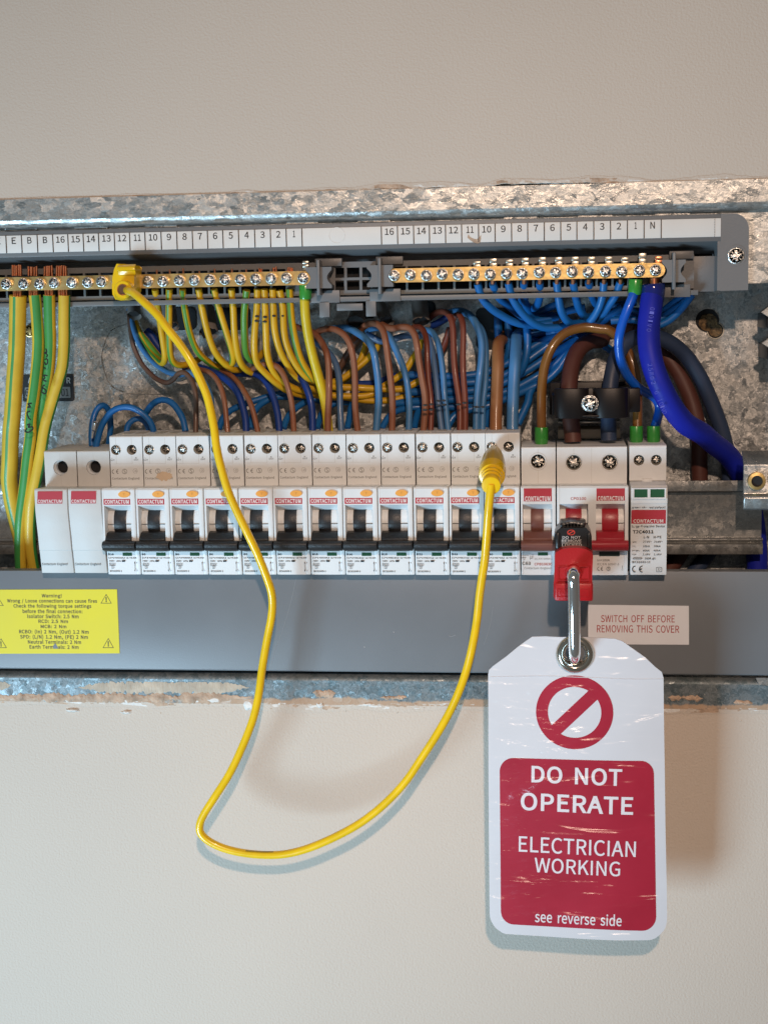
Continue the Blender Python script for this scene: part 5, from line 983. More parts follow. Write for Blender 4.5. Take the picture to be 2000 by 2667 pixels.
# ------------------------------------------------------------------ wires
CR = {'A': (0, 740, .3014), 'B': (300, 740, .3014), 'C': (750, 740, .3014), 'D': (1150, 740, .3014), 'E': (1550, 740, .27125),
      'L': (180, 1000, .20494), 'Z': (0, 1000, .22604), 'S': (1600, 1100, .2411), 'F': (0, 0, 1.0)}
def wpath(spec, dep):
    """spec: list of (crop, [(u,v)...]); dep: depths in mm spread evenly along the points"""
    pts = []
    for cr_, ps in spec:
        ox, oy, s = CR[cr_]; pts += [(ox+u*s, oy+v*s) for u, v in ps]
    out = []; n = len(pts)
    for i, (x, y) in enumerate(pts):
        t = i/max(n-1, 1)*(len(dep)-1); k = min(int(t), len(dep)-2) if len(dep) > 1 else 0
        Y = dep[k]+(dep[k+1]-dep[k])*(t-k) if len(dep) > 1 else dep[0]
        out.append(P(x, y, Y))
    return out
def wire(name, cat, label, m, r, spec, dep, n=12, stripe=None, group=None, res=5, twist=0, a0=0, extra=None, caps=True):
    pts = wpath(spec, dep); Yavg = sum(p.y for p in pts)/len(pts)*1000; rad = r*mpp(Yavg)
    ctr_ = pts[len(pts)//2]; th = thing(name, label, cat, tuple(ctr_), group)
    m_ = MB(); m_.tube(pts, rad, n, stripe=stripe, res=res, twist=twist, a0=a0, caps=caps)
    m_.build('insulation', m if isinstance(m, list) else [m], th, angle=60)
    if extra: extra(th, pts, rad)
    return th
def marks(th, items, Y, w=4.5, h=3.0, m=None):
    """pen dashes on the insulation: flattened dark pads at photo pixels"""
    m_ = MB()
    for x, y, ww in items:
        c = P(x, y, Y); rx = ww*mpp(Y); rz = h*mpp(Y)
        m_.lathe((c.x, c.y, c.z), (c.x, c.y+1, c.z), [(0, rx*.5), (.0002, rx*.9), (.0008, rx)], 14)
        # squash to a dash
        k0 = len(m_.v)-14*3
        for i in range(k0, len(m_.v)): v = m_.v[i]; m_.v[i] = (v[0], v[1], c.z+(v[2]-c.z)*rz/rx)
    return m_.build('pen_mark', M_INK, th)
GE = 'thin green and yellow earth wires'
YG = [W_YEL, W_GRN]
def ew(label, spec, dep, stripe, r=8.9, twist=0, tip=None, group=GE):
    th = wire('earth_wire', 'earth wire', label, YG, r, spec, dep, stripe=stripe, twist=twist, group=group, n=16)
    if tip:
        for x, y0, y1 in tip:
            m_ = MB(); a, b = P(x, y0, 8), P(x+1, y1, 8); m_.tube([b, (b+a)/2, a], 2.6*mpp(8), 8, smooth=False); m_.build('copper_end', M_COPPER, th)
    return th
ew('earth wire under terminal 10 hooking back left behind the yellow lead', [('B', [(345, 40), (370, 200), (392, 350), (415, 500), (430, 620), (410, 680), (360, 640), (290, 560), (215, 440), (165, 310)])], [13, 30, 40, 50, 56], (.10, .25), tip=[(408, 702, 716)])
ew('earth wire under terminal 9 with a green stripe down its middle', [('B', [(468, 40), (465, 250), (465, 450), (475, 600), (505, 675), (570, 700), (660, 680), (740, 640)])], [13, 26, 38, 48], (-.09, .06), tip=[(442, 701, 716)])
ew('earth wire under terminal 8 with a green stripe sloping down right', [('B', [(583, 40), (600, 200), (640, 400), (700, 560), (790, 660), (880, 715), (980, 742)])], [13, 25, 40, 48], (-.10, .06), tip=[(477, 698, 716)])
ew('plain yellow looking earth wire under terminal 7', [('B', [(722, 40), (750, 200), (790, 380), (850, 560), (930, 670), (1020, 735), (1090, 738)])], [13, 22, 34, 44], (.4, .6), tip=[(519, 706, 716)])
ew('earth wire under terminal 6 with green along its left edge', [('B', [(855, 40), (895, 200), (950, 380), (1000, 540), (1020, 640), (1000, 690), (940, 690), (870, 640)])], [13, 24, 36, 46], (.07, .24), tip=[(559, 699, 716)])
ew('straight yellow earth wire under terminal 5', [('B', [(1005, 40), (1020, 200), (1030, 400), (1050, 560), (1085, 680), (1150, 750), (1240, 790)])], [13, 22, 32, 44], (.24, .40), tip=[(604, 699, 716)])
ew('mostly green earth wire under terminal 4, curling right at the bottom', [('B', [(1137, 50), (1117, 250), (1118, 430), (1130, 580), (1175, 655), (1230, 640), (1280, 590)])], [13, 22, 36, 48], (-.16, .10), r=9.4, tip=[(641, 701, 716)])
t = ew('left earth wire of the pair with two pen marks under terminal 3', [('B', [(1230, 40), (1225, 200), (1207, 400), (1203, 560), (1225, 680), (1300, 770), (1400, 860), (1500, 925), (1600, 955)]), ('C', [(170, 965), (300, 975), (420, 985)])], [13, 20, 30, 44, 48], (.42, .6), tip=[(675, 697, 716), (681, 699, 716)])
marks(t, [(669, 823, 6.5), (668, 835, 6.5)], 14)
t = ew('right earth wire of the pair with two pen marks under terminal 3', [('B', [(1290, 40), (1297, 200), (1303, 400), (1310, 560), (1335, 680), (1380, 770), (1460, 850), (1560, 905)]), ('C', [(150, 925), (270, 950), (400, 965), (560, 985), (700, 1005), (900, 1000), (1050, 960), (1140, 915)])], [13, 20, 30, 40, 44, 44, 46], (.45, .6))
marks(t, [(690, 825, 6.5), (689, 837, 6.5)], 14)
t = ew('left earth wire of the pair with one pen mark under terminal 2', [('B', [(1362, 40), (1368, 200), (1380, 400), (1420, 560), (1480, 680), (1560, 790)]), ('C', [(150, 850), (270, 925), (400, 962), (600, 968), (720, 950), (830, 880), (930, 815), (1010, 750), (1080, 640), (1130, 560), (1150, 480)])], [13, 20, 32, 40, 44, 46, 50], (.45, .6), tip=[(712, 696, 716), (719, 693, 716)])
marks(t, [(713, 822, 5.5)], 14)
t = ew('right earth wire of the pair with one pen mark under terminal 2', [('B', [(1420, 50), (1450, 200), (1460, 400), (1490, 540), (1560, 690), (1650, 800)]), ('C', [(230, 838), (340, 850), (450, 825), (560, 750), (680, 650), (760, 560), (795, 500)])], [13, 20, 32, 42, 50], (.16, .30), tip=[(750, 696, 716)])
marks(t, [(736, 822, 4)], 14)
ew('earth wire under terminal 1 with a broad green stripe, beside the green sleeve', [('B', [(1505, 40), (1525, 300), (1560, 500), (1610, 660), (1690, 790)]), ('C', [(250, 850), (400, 885), (620, 895), (800, 905), (980, 905), (1070, 870), (1140, 830)])], [13, 18, 30, 40, 42, 44], (-.06, .14), r=9.2, twist=1.2, tip=[(757, 695, 716), (762, 697, 716)])
ew('yellow earth wire climbing right behind the middle brown wires', [('C', [(300, 1000), (400, 900), (470, 835), (560, 765), (620, 670), (655, 590), (680, 500)])], [50, 50, 52], (.4, .6))
# cable with sleeve, greenish yellow
def sleeve(th, x, y0, y1, r, Y, name='sleeve', m=W_SLV, x1=None):
    a, b = P(x, y0, Y), P(x1 or x, y1, Y); rr_ = r*mpp(Y); L_ = (b-a).length
    m_ = MB(); m_.lathe(a, b, [(0, rr_*.96), (.0003, rr_), (L_*.8, rr_), (L_, rr_*.86)], 20); return m_.build(name, m, th, angle=50)
th = wire('earth_wire', 'earth wire', 'thicker lemon yellow earth wire with green sleeve, right end of earth bar', W_EYL, 12.6,
     [('C', [(142, 60), (145, 160), (152, 280), (175, 440), (215, 620), (265, 800), (305, 950), (332, 1100), (352, 1275)])], [10, 11, 16, 22, 24, 22], n=18)
sleeve(th, 750+151*.3014, 741, 779, 16.5, 9)
# ---------------- four thick earth wires at the left
GT = 'thick earth wires at the left of the box'
YG2 = [W_YEL2, W_GRN2]
def copper_bunch(th, x, y0, y1, w, n, Y=8):
    m_ = MB()
    for i in range(n):
        for row_ in (0, 1):
            xx = x-w/2+w*(i+.5)/n+R.uniform(-1.2, 1.2)+row_*1.2; d = R.uniform(0, 5); a, b = P(xx, y0+d, Y+row_*1.2), P(xx+R.uniform(-1, 1), y1, Y+row_*1.2)
            m_.tube([b, (a+b)/2, a], w/n*.52*mpp(Y), 8, smooth=False)
    return m_.build('copper_strands', M_COPPER, th, angle=60)
def thick(label, r, spec, dep, stripe, cx, cy0, w, n, twist=0, mats=YG2):
    th = wire('thick_earth_wire', 'earth wire', label, mats, r, spec, dep, n=36, stripe=stripe, group=GT, twist=twist)
    copper_bunch(th, cx, cy0, 718, w, n); copper_bunch(th, cx+2, 745, 775, w*.9, n, 9); return th
thick('thickest earth wire at the far left, yellow with a narrow green stripe', 22.5, [('A', [(155, 98), (152, 300), (145, 560), (125, 850), (108, 1120)]), ('Z', [(125, 560), (112, 900), (105, 1100), (130, 1300), (175, 1500), (225, 1700), (290, 2000), (330, 2250)])], [10, 14, 18, 24, 30, 34], (-.035, .022), 43, 688, 26, 5, 0)
t1 = thick('second thick earth wire from the left, green down its right half, with pen writing', 16, [('A', [(300, 92), (320, 300), (330, 560), (300, 900), (265, 1150)]), ('Z', [(350, 600), (320, 850), (290, 1150), (245, 1500), (232, 1750), (235, 2000), (250, 2250)])], [10, 12, 14, 16, 20, 26], (-.20, .02), 84, 692, 26, 5, .9)
t2 = thick('third thick earth wire from the left, mostly green with pen writing', 15.5, [('A', [(425, 92), (430, 300), (435, 520), (420, 750), (375, 1000), (335, 1200)]), ('Z', [(400, 700), (380, 1000), (340, 1400), (300, 1700), (275, 1950), (290, 2250)])], [10, 14, 18, 22, 26, 32], (-.15, .30), 125, 690, 24, 5, .3, mats=[W_YEL2, W_GRN2])
thick('fourth thick earth wire from the left, plain yellow, nearest the blank modules', 15.5, [('A', [(557, 95), (555, 300), (555, 500), (540, 700), (500, 850), (440, 1050)]), ('Z', [(520, 500), (470, 800), (425, 1050), (365, 1350), (345, 1600), (350, 1850), (380, 2060), (420, 2250)])], [10, 12, 14, 16, 16, 22, 28], (-.32, -.20), 160, 690, 28, 5, .3)
def scribble(th, strokes, Y, w=1.9):
    m_ = MB()
    for s_ in strokes:
        m_.tube([P(x, y, Y) for x, y in s_], w*mpp(Y), 6, res=3)
    return m_.build('pen_writing', M_INK, th, angle=60)
a_ = lambda pts: [(u*.3014, 740+v*.3014) for u, v in pts]
z_ = lambda pts: [(u*.22604, 1000+v*.22604) for u, v in pts]
scribble(t2, [a_([(395, 555), (405, 585), (385, 590), (410, 610), (400, 630)]), a_([(390, 650), (405, 645), (412, 675), (395, 695), (385, 670)]), a_([(385, 715), (390, 735)]), a_([(410, 790), (375, 785), (390, 810), (368, 822), (400, 840)]), a_([(388, 872), (372, 880), (362, 930), (392, 945), (396, 915), (372, 898)])], 4.6)
scribble(t1, [z_([(365, 220), (320, 230), (345, 250), (315, 270), (355, 262)]), z_([(345, 310), (310, 330), (330, 390), (355, 412)]), z_([(312, 470), (345, 462), (325, 500), (372, 492), (375, 520), (330, 555), (290, 545), (310, 510)])], 2.4, 2.1)
# brassy screw head between the first two
c = P(77, 862, 57); th = thing('panel_screw', 'dull brassy screw head half hidden between the two leftmost earth wires', 'screw', (c.x, c.y, c.z)); put('screw_head', screw_mesh('panel_screw_head', .0036, M_BRASS, .1), tuple(c), th)
# ---------------- wires going down into the breakers
GB = 'wires feeding the breakers'
def fw(name, cat, label, m, r, spec, dep, **k): return wire(name, cat, label, m, r, spec, dep, group=GB, **k)
fw('brown_wire', 'wire', 'dull brown wire sweeping from the far left sheath, dipping, then into the third breaker', W_GBR, 6.8, [('B', [(118, 230), (135, 400), (160, 540), (225, 680), (315, 785), (390, 835), (450, 850), (505, 820), (550, 770), (610, 770), (665, 840), (692, 940), (700, 1060), (697, 1180), (695, 1285)])], [54, 50, 42, 32, 24, 19])
fw('blue_wire', 'wire', 'blue wire sweeping from the far left sheath beside the dull brown wire', W_LBL, 8, [('B', [(120, 210), (150, 360), (215, 520), (310, 650), (400, 725), (490, 770), (560, 780), (640, 760), (700, 790), (770, 850), (820, 960), (835, 1080), (838, 1280)])], [55, 50, 42, 36, 30, 24])
ew('dark end of an earth wire leaving the far left sheath', [('B', [(160, 290), (205, 400), (280, 500), (350, 590), (400, 650)])], [57, 52, 46], (-.2, 0.05), r=8, group=None)
fw('dark_blue_wire', 'wire', 'short dark blue wire end behind the earth wire of terminal 10', W_DBL, 11, [('B', [(270, 400), (310, 440), (350, 500), (400, 570), (460, 620)])], [58, 56])
fw('brown_wire', 'wire', 'reddish brown wire into the fourth breaker, just right of the yellow lead', W_BRN, 6.9, [('B', [(640, 715), (740, 738), (800, 755), (860, 800), (908, 880), (942, 1000), (958, 1130), (972, 1285)])], [44, 34, 24, 19])
fw('dark_blue_wire', 'wire', 'leftmost dark blue wire, arching into the fourth breaker', W_DBL, 9.3, [('B', [(590, 715), (700, 715), (800, 740), (900, 785), (1000, 860), (1070, 960), (1108, 1080), (1128, 1180), (1132, 1282)])], [50, 40, 30, 24])
fw('brown_wire', 'wire', 'reddish brown wire into the fifth breaker, right of the leftmost dark blue wire', W_BRN, 7.2, [('B', [(900, 735), (970, 770), (1040, 825), (1105, 910), (1165, 1020), (1205, 1150), (1235, 1285)])], [46, 36, 24, 19])
fw('dark_blue_wire', 'wire', 'dark blue wire with a flat top, arching into the fifth breaker', W_DBL, 9.3, [('B', [(960, 745), (1030, 765), (1110, 772), (1200, 775), (1280, 815), (1340, 905), (1380, 1020), (1408, 1150), (1420, 1282)])], [50, 42, 32, 24])
fw('brown_wire', 'wire', 'brown wire over the flat dark blue one, into the sixth breaker', W_BRN, 7.5, [('B', [(1120, 770), (1180, 735), (1250, 702), (1330, 690), (1400, 712), (1455, 785), (1498, 910), (1528, 1050), (1545, 1285)])], [44, 32, 22, 19])
fw('dark_blue_wire', 'wire', 'rightmost dark blue wire, behind the brown one, into the sixth breaker', W_DBL, 9.6, [('B', [(1230, 775), (1310, 750), (1370, 715), (1430, 695), (1500, 705), (1580, 770)]), ('C', [(125, 830), (170, 920), (200, 1030), (212, 1160), (212, 1280)])], [48, 40, 32, 26, 24])
bbs = [
 ('bright blue wire rising right from behind the yellow lead at breaker top', [('B', [(895, 1255), (925, 1170), (985, 1100), (1070, 1055), (1180, 1015), (1290, 980), (1400, 950), (1490, 935), (1560, 960)]), ('C', [(200, 990), (300, 1010)])], [30, 42, 46, 48]),
 ('bright blue wire rising between the first two dark blue wires', [('B', [(1172, 1250), (1185, 1150), (1225, 1070), (1300, 1010), (1400, 975), (1520, 975), (1620, 975)])], [30, 42, 50]),
 ('bright blue wire rising between the flat and the rightmost dark blue wires', [('B', [(1455, 1250), (1485, 1160), (1550, 1080), (1640, 1020)]), ('C', [(240, 990), (400, 1015), (560, 1020)])], [30, 44, 50]),
 ('bright blue wire low between the rightmost dark blue wire and the lemon wire', [('C', [(250, 1250), (280, 1150), (320, 1080), (420, 1025), (560, 1005)])], [30, 44, 52]),
 ('bright blue wire leaning between the first blue and second brown tails', [('C', [(512, 1252), (535, 1130), (555, 1040), (620, 960), (740, 900)])], [30, 44, 54]),
 ('bright blue wire curving up right beside the third pale blue wire', [('C', [(810, 1250), (860, 1160), (930, 1100), (1040, 1070), (1160, 1060), (1300, 1045), (1430, 1050)])], [30, 42, 46]),
 ('short bright blue wire rising just left of the marked brown pair', [('C', [(1090, 1250), (1108, 1160), (1135, 1090), (1200, 1040), (1320, 1000)])], [30, 42, 50]),
 ('bright blue wire rising between the marked pale blue pair and marked brown pair', [('C', [(1380, 1250), (1420, 1160), (1500, 1095), (1600, 1050), (1700, 1040)])], [32, 42, 48])]
for l_, s_, d_ in bbs: wire('blue_wire', 'wire', l_, W_BLU, 8.6, s_, d_, group='bright blue wires behind the breaker tails')
fw('brown_wire', 'wire', 'first brown tail right of the lemon earth wire, into the seventh breaker', W_BRN, 8.7, [('C', [(20, 350), (90, 375), (160, 395), (230, 430), (290, 500), (335, 600), (352, 730), (355, 880), (352, 1020), (345, 1150), (345, 1282)])], [50, 38, 26, 20, 19])
fw('brown_wire', 'wire', 'brown arch ending in the eighth breaker', W_BRN, 8.5, [('C', [(180, 470), (230, 430), (290, 395), (360, 385), (430, 400), (500, 455), (545, 550), (570, 680), (580, 850), (580, 1020), (588, 1150), (605, 1282)])], [44, 30, 22, 20, 19])
fw('blue_wire', 'wire', 'steel blue tail between the first two brown tails', W_SBL, 8.6, [('C', [(200, 480), (270, 520), (340, 580), (400, 660), (435, 770), (447, 900), (450, 1050), (455, 1160), (462, 1275)])], [48, 34, 26, 22])
fw('blue_wire', 'wire', 'pale blue arch into the eighth breaker', W_LBL, 9.6, [('C', [(370, 385), (440, 378), (520, 380), (600, 420), (680, 480), (735, 570), (762, 700), (780, 850), (785, 1000), (775, 1130), (762, 1275)])], [46, 38, 28, 24, 22])
fw('brown_wire', 'wire', 'brown loop rising to the torn middle sheath, into the ninth breaker', W_BRN, 8.8, [('C', [(560, 480), (600, 420), (650, 370), (710, 340), (770, 345), (820, 400), (845, 500), (865, 650), (885, 800), (900, 950), (903, 1100), (898, 1282)])], [50, 36, 24, 20, 19])
fw('brown_wire', 'wire', 'dark brown wire running down left behind the brown arches', W_GBR, 9, [('C', [(640, 440), (570, 520), (510, 610), (460, 700), (400, 780), (340, 850)])], [50, 52, 54])
fw('blue_wire', 'wire', 'pale blue tail into the ninth breaker', W_LBL, 8.8, [('C', [(680, 400), (750, 375), (820, 390), (880, 460), (930, 560), (985, 690), (1020, 810), (1042, 950), (1048, 1100), (1042, 1275)])], [48, 36, 27, 23])
fw('blue_wire', 'wire', 'steel blue wire lying across behind the third brown tail', W_SBL, 9, [('C', [(670, 430), (730, 460), (800, 490), (880, 485), (970, 455), (1060, 440), (1150, 450)])], [46, 46])
fw('blue_wire', 'wire', 'dark blue link wire low behind the third brown tail', W_DBL, 9, [('C', [(600, 860), (720, 858), (800, 840), (870, 810), (940, 790)])], [56, 52])
t = fw('brown_wire', 'wire', 'left wire of the brown pair with two pen marks', W_BRN, 9.0, [('C', [(790, 330), (840, 365), (900, 382), (980, 370), (1045, 378), (1090, 430), (1115, 530), (1135, 680), (1160, 830), (1182, 950), (1185, 1080), (1170, 1275)])], [44, 32, 25, 21, 19])
marks(t, [(1107, 1055, 7), (1107, 1067, 7)], 10)
t = fw('brown_wire', 'wire', 'right wire of the brown pair with two pen marks', W_RBR, 7.6, [('C', [(1080, 370), (1140, 372), (1180, 420), (1200, 520), (1205, 680), (1215, 830), (1232, 960), (1238, 1100), (1232, 1275)])], [44, 30, 24, 19])
marks(t, [(1123, 1053, 6), (1123, 1067, 6)], 12)
t = fw('blue_wire', 'wire', 'left wire of the pale blue pair with two pen marks', W_SBL, 8, [('C', [(1140, 430), (1200, 450), (1240, 540), (1262, 680), (1280, 830), (1295, 980), (1310, 1120), (1330, 1270)])], [46, 34, 26, 22])
marks(t, [(1141, 1044, 7), (1141, 1056, 7)], 14)
t = fw('blue_wire', 'wire', 'right wire of the pale blue pair with two pen marks', W_LBL, 8, [('C', [(1180, 390), (1240, 410), (1290, 490), (1320, 620), (1340, 780), (1352, 950), (1368, 1110), (1385, 1270)])], [44, 33, 26, 22])
marks(t, [(1155, 1043, 6), (1156, 1054, 7)], 14)
t = fw('brown_wire', 'wire', 'left wire of the glossy red brown pair with one pen mark', W_RBR, 8.4, [('C', [(1190, 330), (1240, 275), (1300, 240), (1360, 240), (1405, 290), (1425, 390), (1430, 550), (1440, 720), (1462, 880), (1483, 1030), (1488, 1150), (1485, 1275)])], [50, 34, 24, 19])
marks(t, [(1194, 1053, 7)], 10)
t = fw('brown_wire', 'wire', 'right wire of the glossy red brown pair with one pen mark', W_RBR, 8, [('C', [(1420, 330), (1445, 275), (1480, 268), (1508, 330), (1515, 430), (1512, 600), (1515, 780), (1528, 950), (1532, 1100), (1530, 1275)])], [44, 30, 22, 19])
marks(t, [(1210, 1049, 7)], 11)
fw('brown_wire', 'wire', 'dark brown wire slanting behind the glossy pair', W_RBR, 9, [('C', [(1400, 380), (1370, 470), (1335, 560), (1290, 640)])], [50, 54])
fw('blue_wire', 'wire', 'dark end of a blue wire leaving the right torn sheath', W_DBL, 9.5, [('C', [(1110, 350), (1180, 365), (1260, 350), (1330, 315), (1400, 270)])], [50, 44])
t = fw('blue_wire', 'wire', 'large blue loop, left wire of the marked pair before the tan cable', W_LBL, 9.8, [('D', [(60, 250), (120, 232), (190, 238), (260, 285), (315, 380), (345, 500), (345, 640), (325, 800), (308, 960), (302, 1100), (300, 1262)])], [50, 38, 28, 23])
marks(t, [(1240, 1060, 9)], 13)
t = fw('blue_wire', 'wire', 'narrow blue wire, right one of the marked pair before the tan cable', W_LBL, 8, [('D', [(300, 330), (350, 400), (380, 520), (385, 680), (378, 850), (362, 1000), (355, 1120), (352, 1262)])], [46, 32, 23])
marks(t, [(1256, 1060, 6)], 14)
fw('tan_cable', 'cable', 'thick tan brown cable with a rounded shoulder, above the yellow probe', W_TAN, 15.8, [('D', [(545, 450), (525, 478), (495, 505), (485, 570), (487, 700), (482, 850), (476, 1000), (470, 1130), (468, 1265)])], [58, 40, 30, 24, 20], n=20)
fw('blue_cable', 'cable', 'thick mid blue cable with a rounded top beside the tan cable', W_LBL, 15.2, [('D', [(700, 400), (675, 425), (650, 455), (643, 540), (635, 680), (625, 850), (618, 1000), (613, 1130), (612, 1262)])], [58, 42, 30, 24, 20], n=20)
# blue bundle climbing right behind the cables
GBn = 'blue neutral wires bundled behind the breaker tails'
bun = [([('C', [(900, 830), (1050, 785), (1200, 790), (1330, 795)]), ('D', [(150, 795), (320, 775), (480, 725), (620, 650), (760, 560), (900, 480), (1010, 440), (1110, 420)])], [48, 44, 46, 48], 'uppermost strand of the blue bundle behind the tan cable'),
 ([('C', [(1060, 860), (1200, 865)]), ('D', [(0, 862), (200, 850), (400, 835), (540, 785), (690, 695), (820, 600), (950, 510), (1080, 440)])], [46, 42, 44, 48], 'second strand of the blue bundle behind the tan cable'),
 ([('C', [(1060, 930), (1200, 930)]), ('D', [(0, 930), (250, 920), (450, 885), (620, 810), (780, 720), (930, 620), (1060, 545), (1180, 470)])], [44, 40, 42, 46], 'middle strand of the blue bundle behind the tan cable'),
 ([('C', [(930, 1030), (1100, 1015)]), ('D', [(-100, 1005), (100, 995), (300, 985), (480, 950), (640, 895), (800, 810), (940, 720), (1050, 620), (1130, 520)])], [44, 38, 40, 46], 'fourth strand of the blue bundle, bending up behind the brown arch'),
 ([('D', [(60, 1060), (250, 1060), (440, 1030), (620, 960), (780, 890), (900, 830), (1000, 740), (1070, 640), (1160, 540)])], [42, 38, 44], 'lowest strand of the blue bundle, turning up by the brown arch'),
 ([('D', [(50, 1230), (110, 1140), (230, 1085), (380, 1055), (520, 1000), (660, 950), (800, 900), (880, 860)])], [34, 40, 42], 'blue strand rising from the breakers left of the tan cable'),
 ([('D', [(372, 1240), (395, 1140), (440, 1060), (540, 990), (640, 930)])], [34, 42, 46], 'short blue strand rising just left of the tan cable'),
 ([('D', [(655, 1210), (700, 1120), (745, 1020), (765, 930), (840, 840), (930, 780)])], [30, 36, 44], 'blue wire end at the right of the thick blue cable'),
 ([('D', [(735, 340), (742, 460), (735, 600), (700, 720), (650, 800), (590, 850)])], [40, 36, 44], 'blue wire running down right of the thick blue cable'),
 ([('D', [(575, 320), (580, 440), (585, 560), (560, 660), (520, 720)])], [48, 50, 54], 'blue wire between the tan and thick blue cables'),
 ([('D', [(490, 240), (488, 330), (492, 430), (500, 520)])], [52, 54], 'dark blue wire above the tan cable'),
 ([('D', [(770, 480), (850, 500), (930, 460), (1010, 400), (1100, 380)])], [52, 50], 'blue strand in the shade under the neutral wires'),
 ([('D', [(600, 760), (700, 660), (800, 560), (920, 440), (1040, 390)])], [54, 54], 'deep blue strand behind the thick blue cable')]
for s_, d_, l_ in bun: wire('blue_wire', 'wire', l_, W_BLU, 10.5, s_, d_, group=GBn)
GN = 'blue wires hanging from the neutral bar'
neu = [('11', [(310, -10), (350, 120), (430, 210), (520, 270), (620, 322), (720, 348), (830, 352), (950, 335)], [12, 22, 30, 36]),
 ('10', [(440, -10), (485, 100), (560, 170), (640, 235), (740, 300), (850, 310), (1000, 280)], [12, 26, 38, 44]),
 ('9', [(575, -15), (612, 120), (680, 230), (770, 320), (880, 372), (1000, 375), (1110, 350)], [12, 20, 28, 34]),
 ('8', [(712, -25), (712, 100), (735, 200), (775, 265), (850, 290), (960, 265)], [12, 28, 40, 46]),
 ('7', [(848, -20), (850, 90), (830, 170), (790, 205), (735, 180), (690, 130)], [12, 30, 44]),
 ('6', [(995, -25), (1008, 100), (1030, 220), (1070, 300), (1120, 338), (1190, 335), (1270, 300)], [12, 18, 26, 34]),
 ('5', [(1135, -20), (1162, 120), (1190, 215), (1240, 278), (1300, 275), (1345, 235)], [12, 22, 32, 42]),
 ('4', [(1270, -20), (1300, 100), (1345, 185), (1410, 240)], [12, 28, 42]),
 ('3', [(1402, -20), (1390, 100), (1355, 210), (1300, 300), (1240, 360)], [12, 18, 26]),
 ('2', [(1545, -20), (1505, 90), (1450, 175), (1400, 250), (1340, 320)], [12, 20, 30])]
NL = {'11': 'leftmost hanging blue wire under terminal 11, making the longest sweep right', '10': 'blue wire passing behind the longest sweep, under terminal 10', '9': 'glossy blue wire crossing in front down right, under terminal 9', '8': 'short straight blue wire dropping into the tangle, under terminal 8', '7': 'blue wire hooking back left like a J, under terminal 7',
 '6': 'blue wire in the middle curling right above the brown arch, under terminal 6', '5': 'blue wire right of the middle curling over the brown arch top, under terminal 5', '4': 'blue wire slanting right behind two others, under terminal 4', '3': 'blue wire slanting left onto the brown arch, under terminal 3', '2': 'rightmost hanging blue wire slanting left beside the green sleeve'}
for nme, pth, d_ in neu:
    th = wire('neutral_wire', 'wire', NL[nme], W_BLU, 10, [('D', pth)], d_, group=GN, n=14)
    x = 1150+pth[0][0]*.3014; m_ = MB(); a, b = P(x+1, 726, 10), P(x, 738, 11); m_.tube([a, (a+b)/2, b], 5.5*mpp(10), 10, smooth=False); m_.build('bare_end', M_COPPER, th)
fil = [([('D', [(780, 260), (860, 235), (950, 190), (1040, 160)])], [46, 44]), ([('D', [(850, 320), (980, 275), (1100, 225), (1240, 200)])], [48, 46]), ([('D', [(1020, 400), (1170, 375), (1320, 320), (1450, 270), (1560, 200)])], [42, 40]),
 ([('D', [(900, 420), (1080, 400), (1250, 360), (1420, 300)]), ('E', [(180, 220), (300, 180), (400, 170)])], [48, 46]), ([('E', [(150, 350), (260, 340), (330, 335), (430, 350), (560, 400), (700, 350), (820, 240), (930, 100)])], [40, 38, 36]),
 ([('E', [(160, 200), (300, 230), (460, 300), (620, 330), (740, 250), (860, 170), (940, 60)])], [44, 42, 40]), ([('E', [(150, 290), (280, 270), (420, 260), (560, 300), (660, 250), (740, 190), (830, 120), (890, 60)])], [50, 46, 44]),
 ([('D', [(620, 420), (780, 430), (950, 420), (1150, 440), (1300, 470), (1450, 560), (1540, 640)])], [54, 52, 54])]
fl_ = ['first short blue strand in the tangle under terminals 8 to 6', 'second blue strand in the tangle under terminals 8 to 6', 'blue strand just above the brown arch', 'blue strand behind the top of the brown arch', 'lowest blue arc rising right of the cobalt cable to the carrier', 'middle blue arc rising right of the cobalt cable to the carrier', 'upper blue arc rising right of the cobalt cable to the carrier', 'shaded blue strand running under the brown arch']
for (s_, d_), l_ in zip(fil, fl_): wire('blue_wire', 'wire', l_, W_BLU, 10, s_, d_, group='blue strands tangled under the neutral bar')
# brown arch with green sleeves at both ends
th = wire('brown_arch_wire', 'wire', 'glossy olive brown arch wire with green sleeves, from brown-switch breaker to surge module', W_OBR, 12.3, [('D', [(863, 1260), (862, 1080), (866, 900), (885, 730), (930, 590), (1000, 480), (1100, 405), (1240, 372), (1370, 385)]), ('E', [(130, 440), (220, 510), (290, 600), (345, 720), (385, 850), (403, 1000), (407, 1180), (405, 1375)])], [16, 14, 16, 22, 22, 26, 22, 18], n=20)
sleeve(th, 1410, 1112, 1157, 17.6, 16); sleeve(th, 1657, 1109, 1155, 17, 16)
th = wire('bright_blue_wire', 'wire', 'glossy bright blue wire from a green sleeve on the neutral bar to the surge module', W_BRT, 12, [('E', [(378, 60), (355, 130), (310, 240), (262, 370), (232, 500), (228, 620), (255, 760), (320, 890), (410, 990), (510, 1050), (580, 1100), (615, 1180), (600, 1280), (570, 1375)])], [7, 4, 4, 8, 14, 20, 22, 18], n=20)
sleeve(th, 1655, 727, 767, 17.4, 7, x1=1653); sleeve(th, 1702, 1109, 1155, 17, 16)
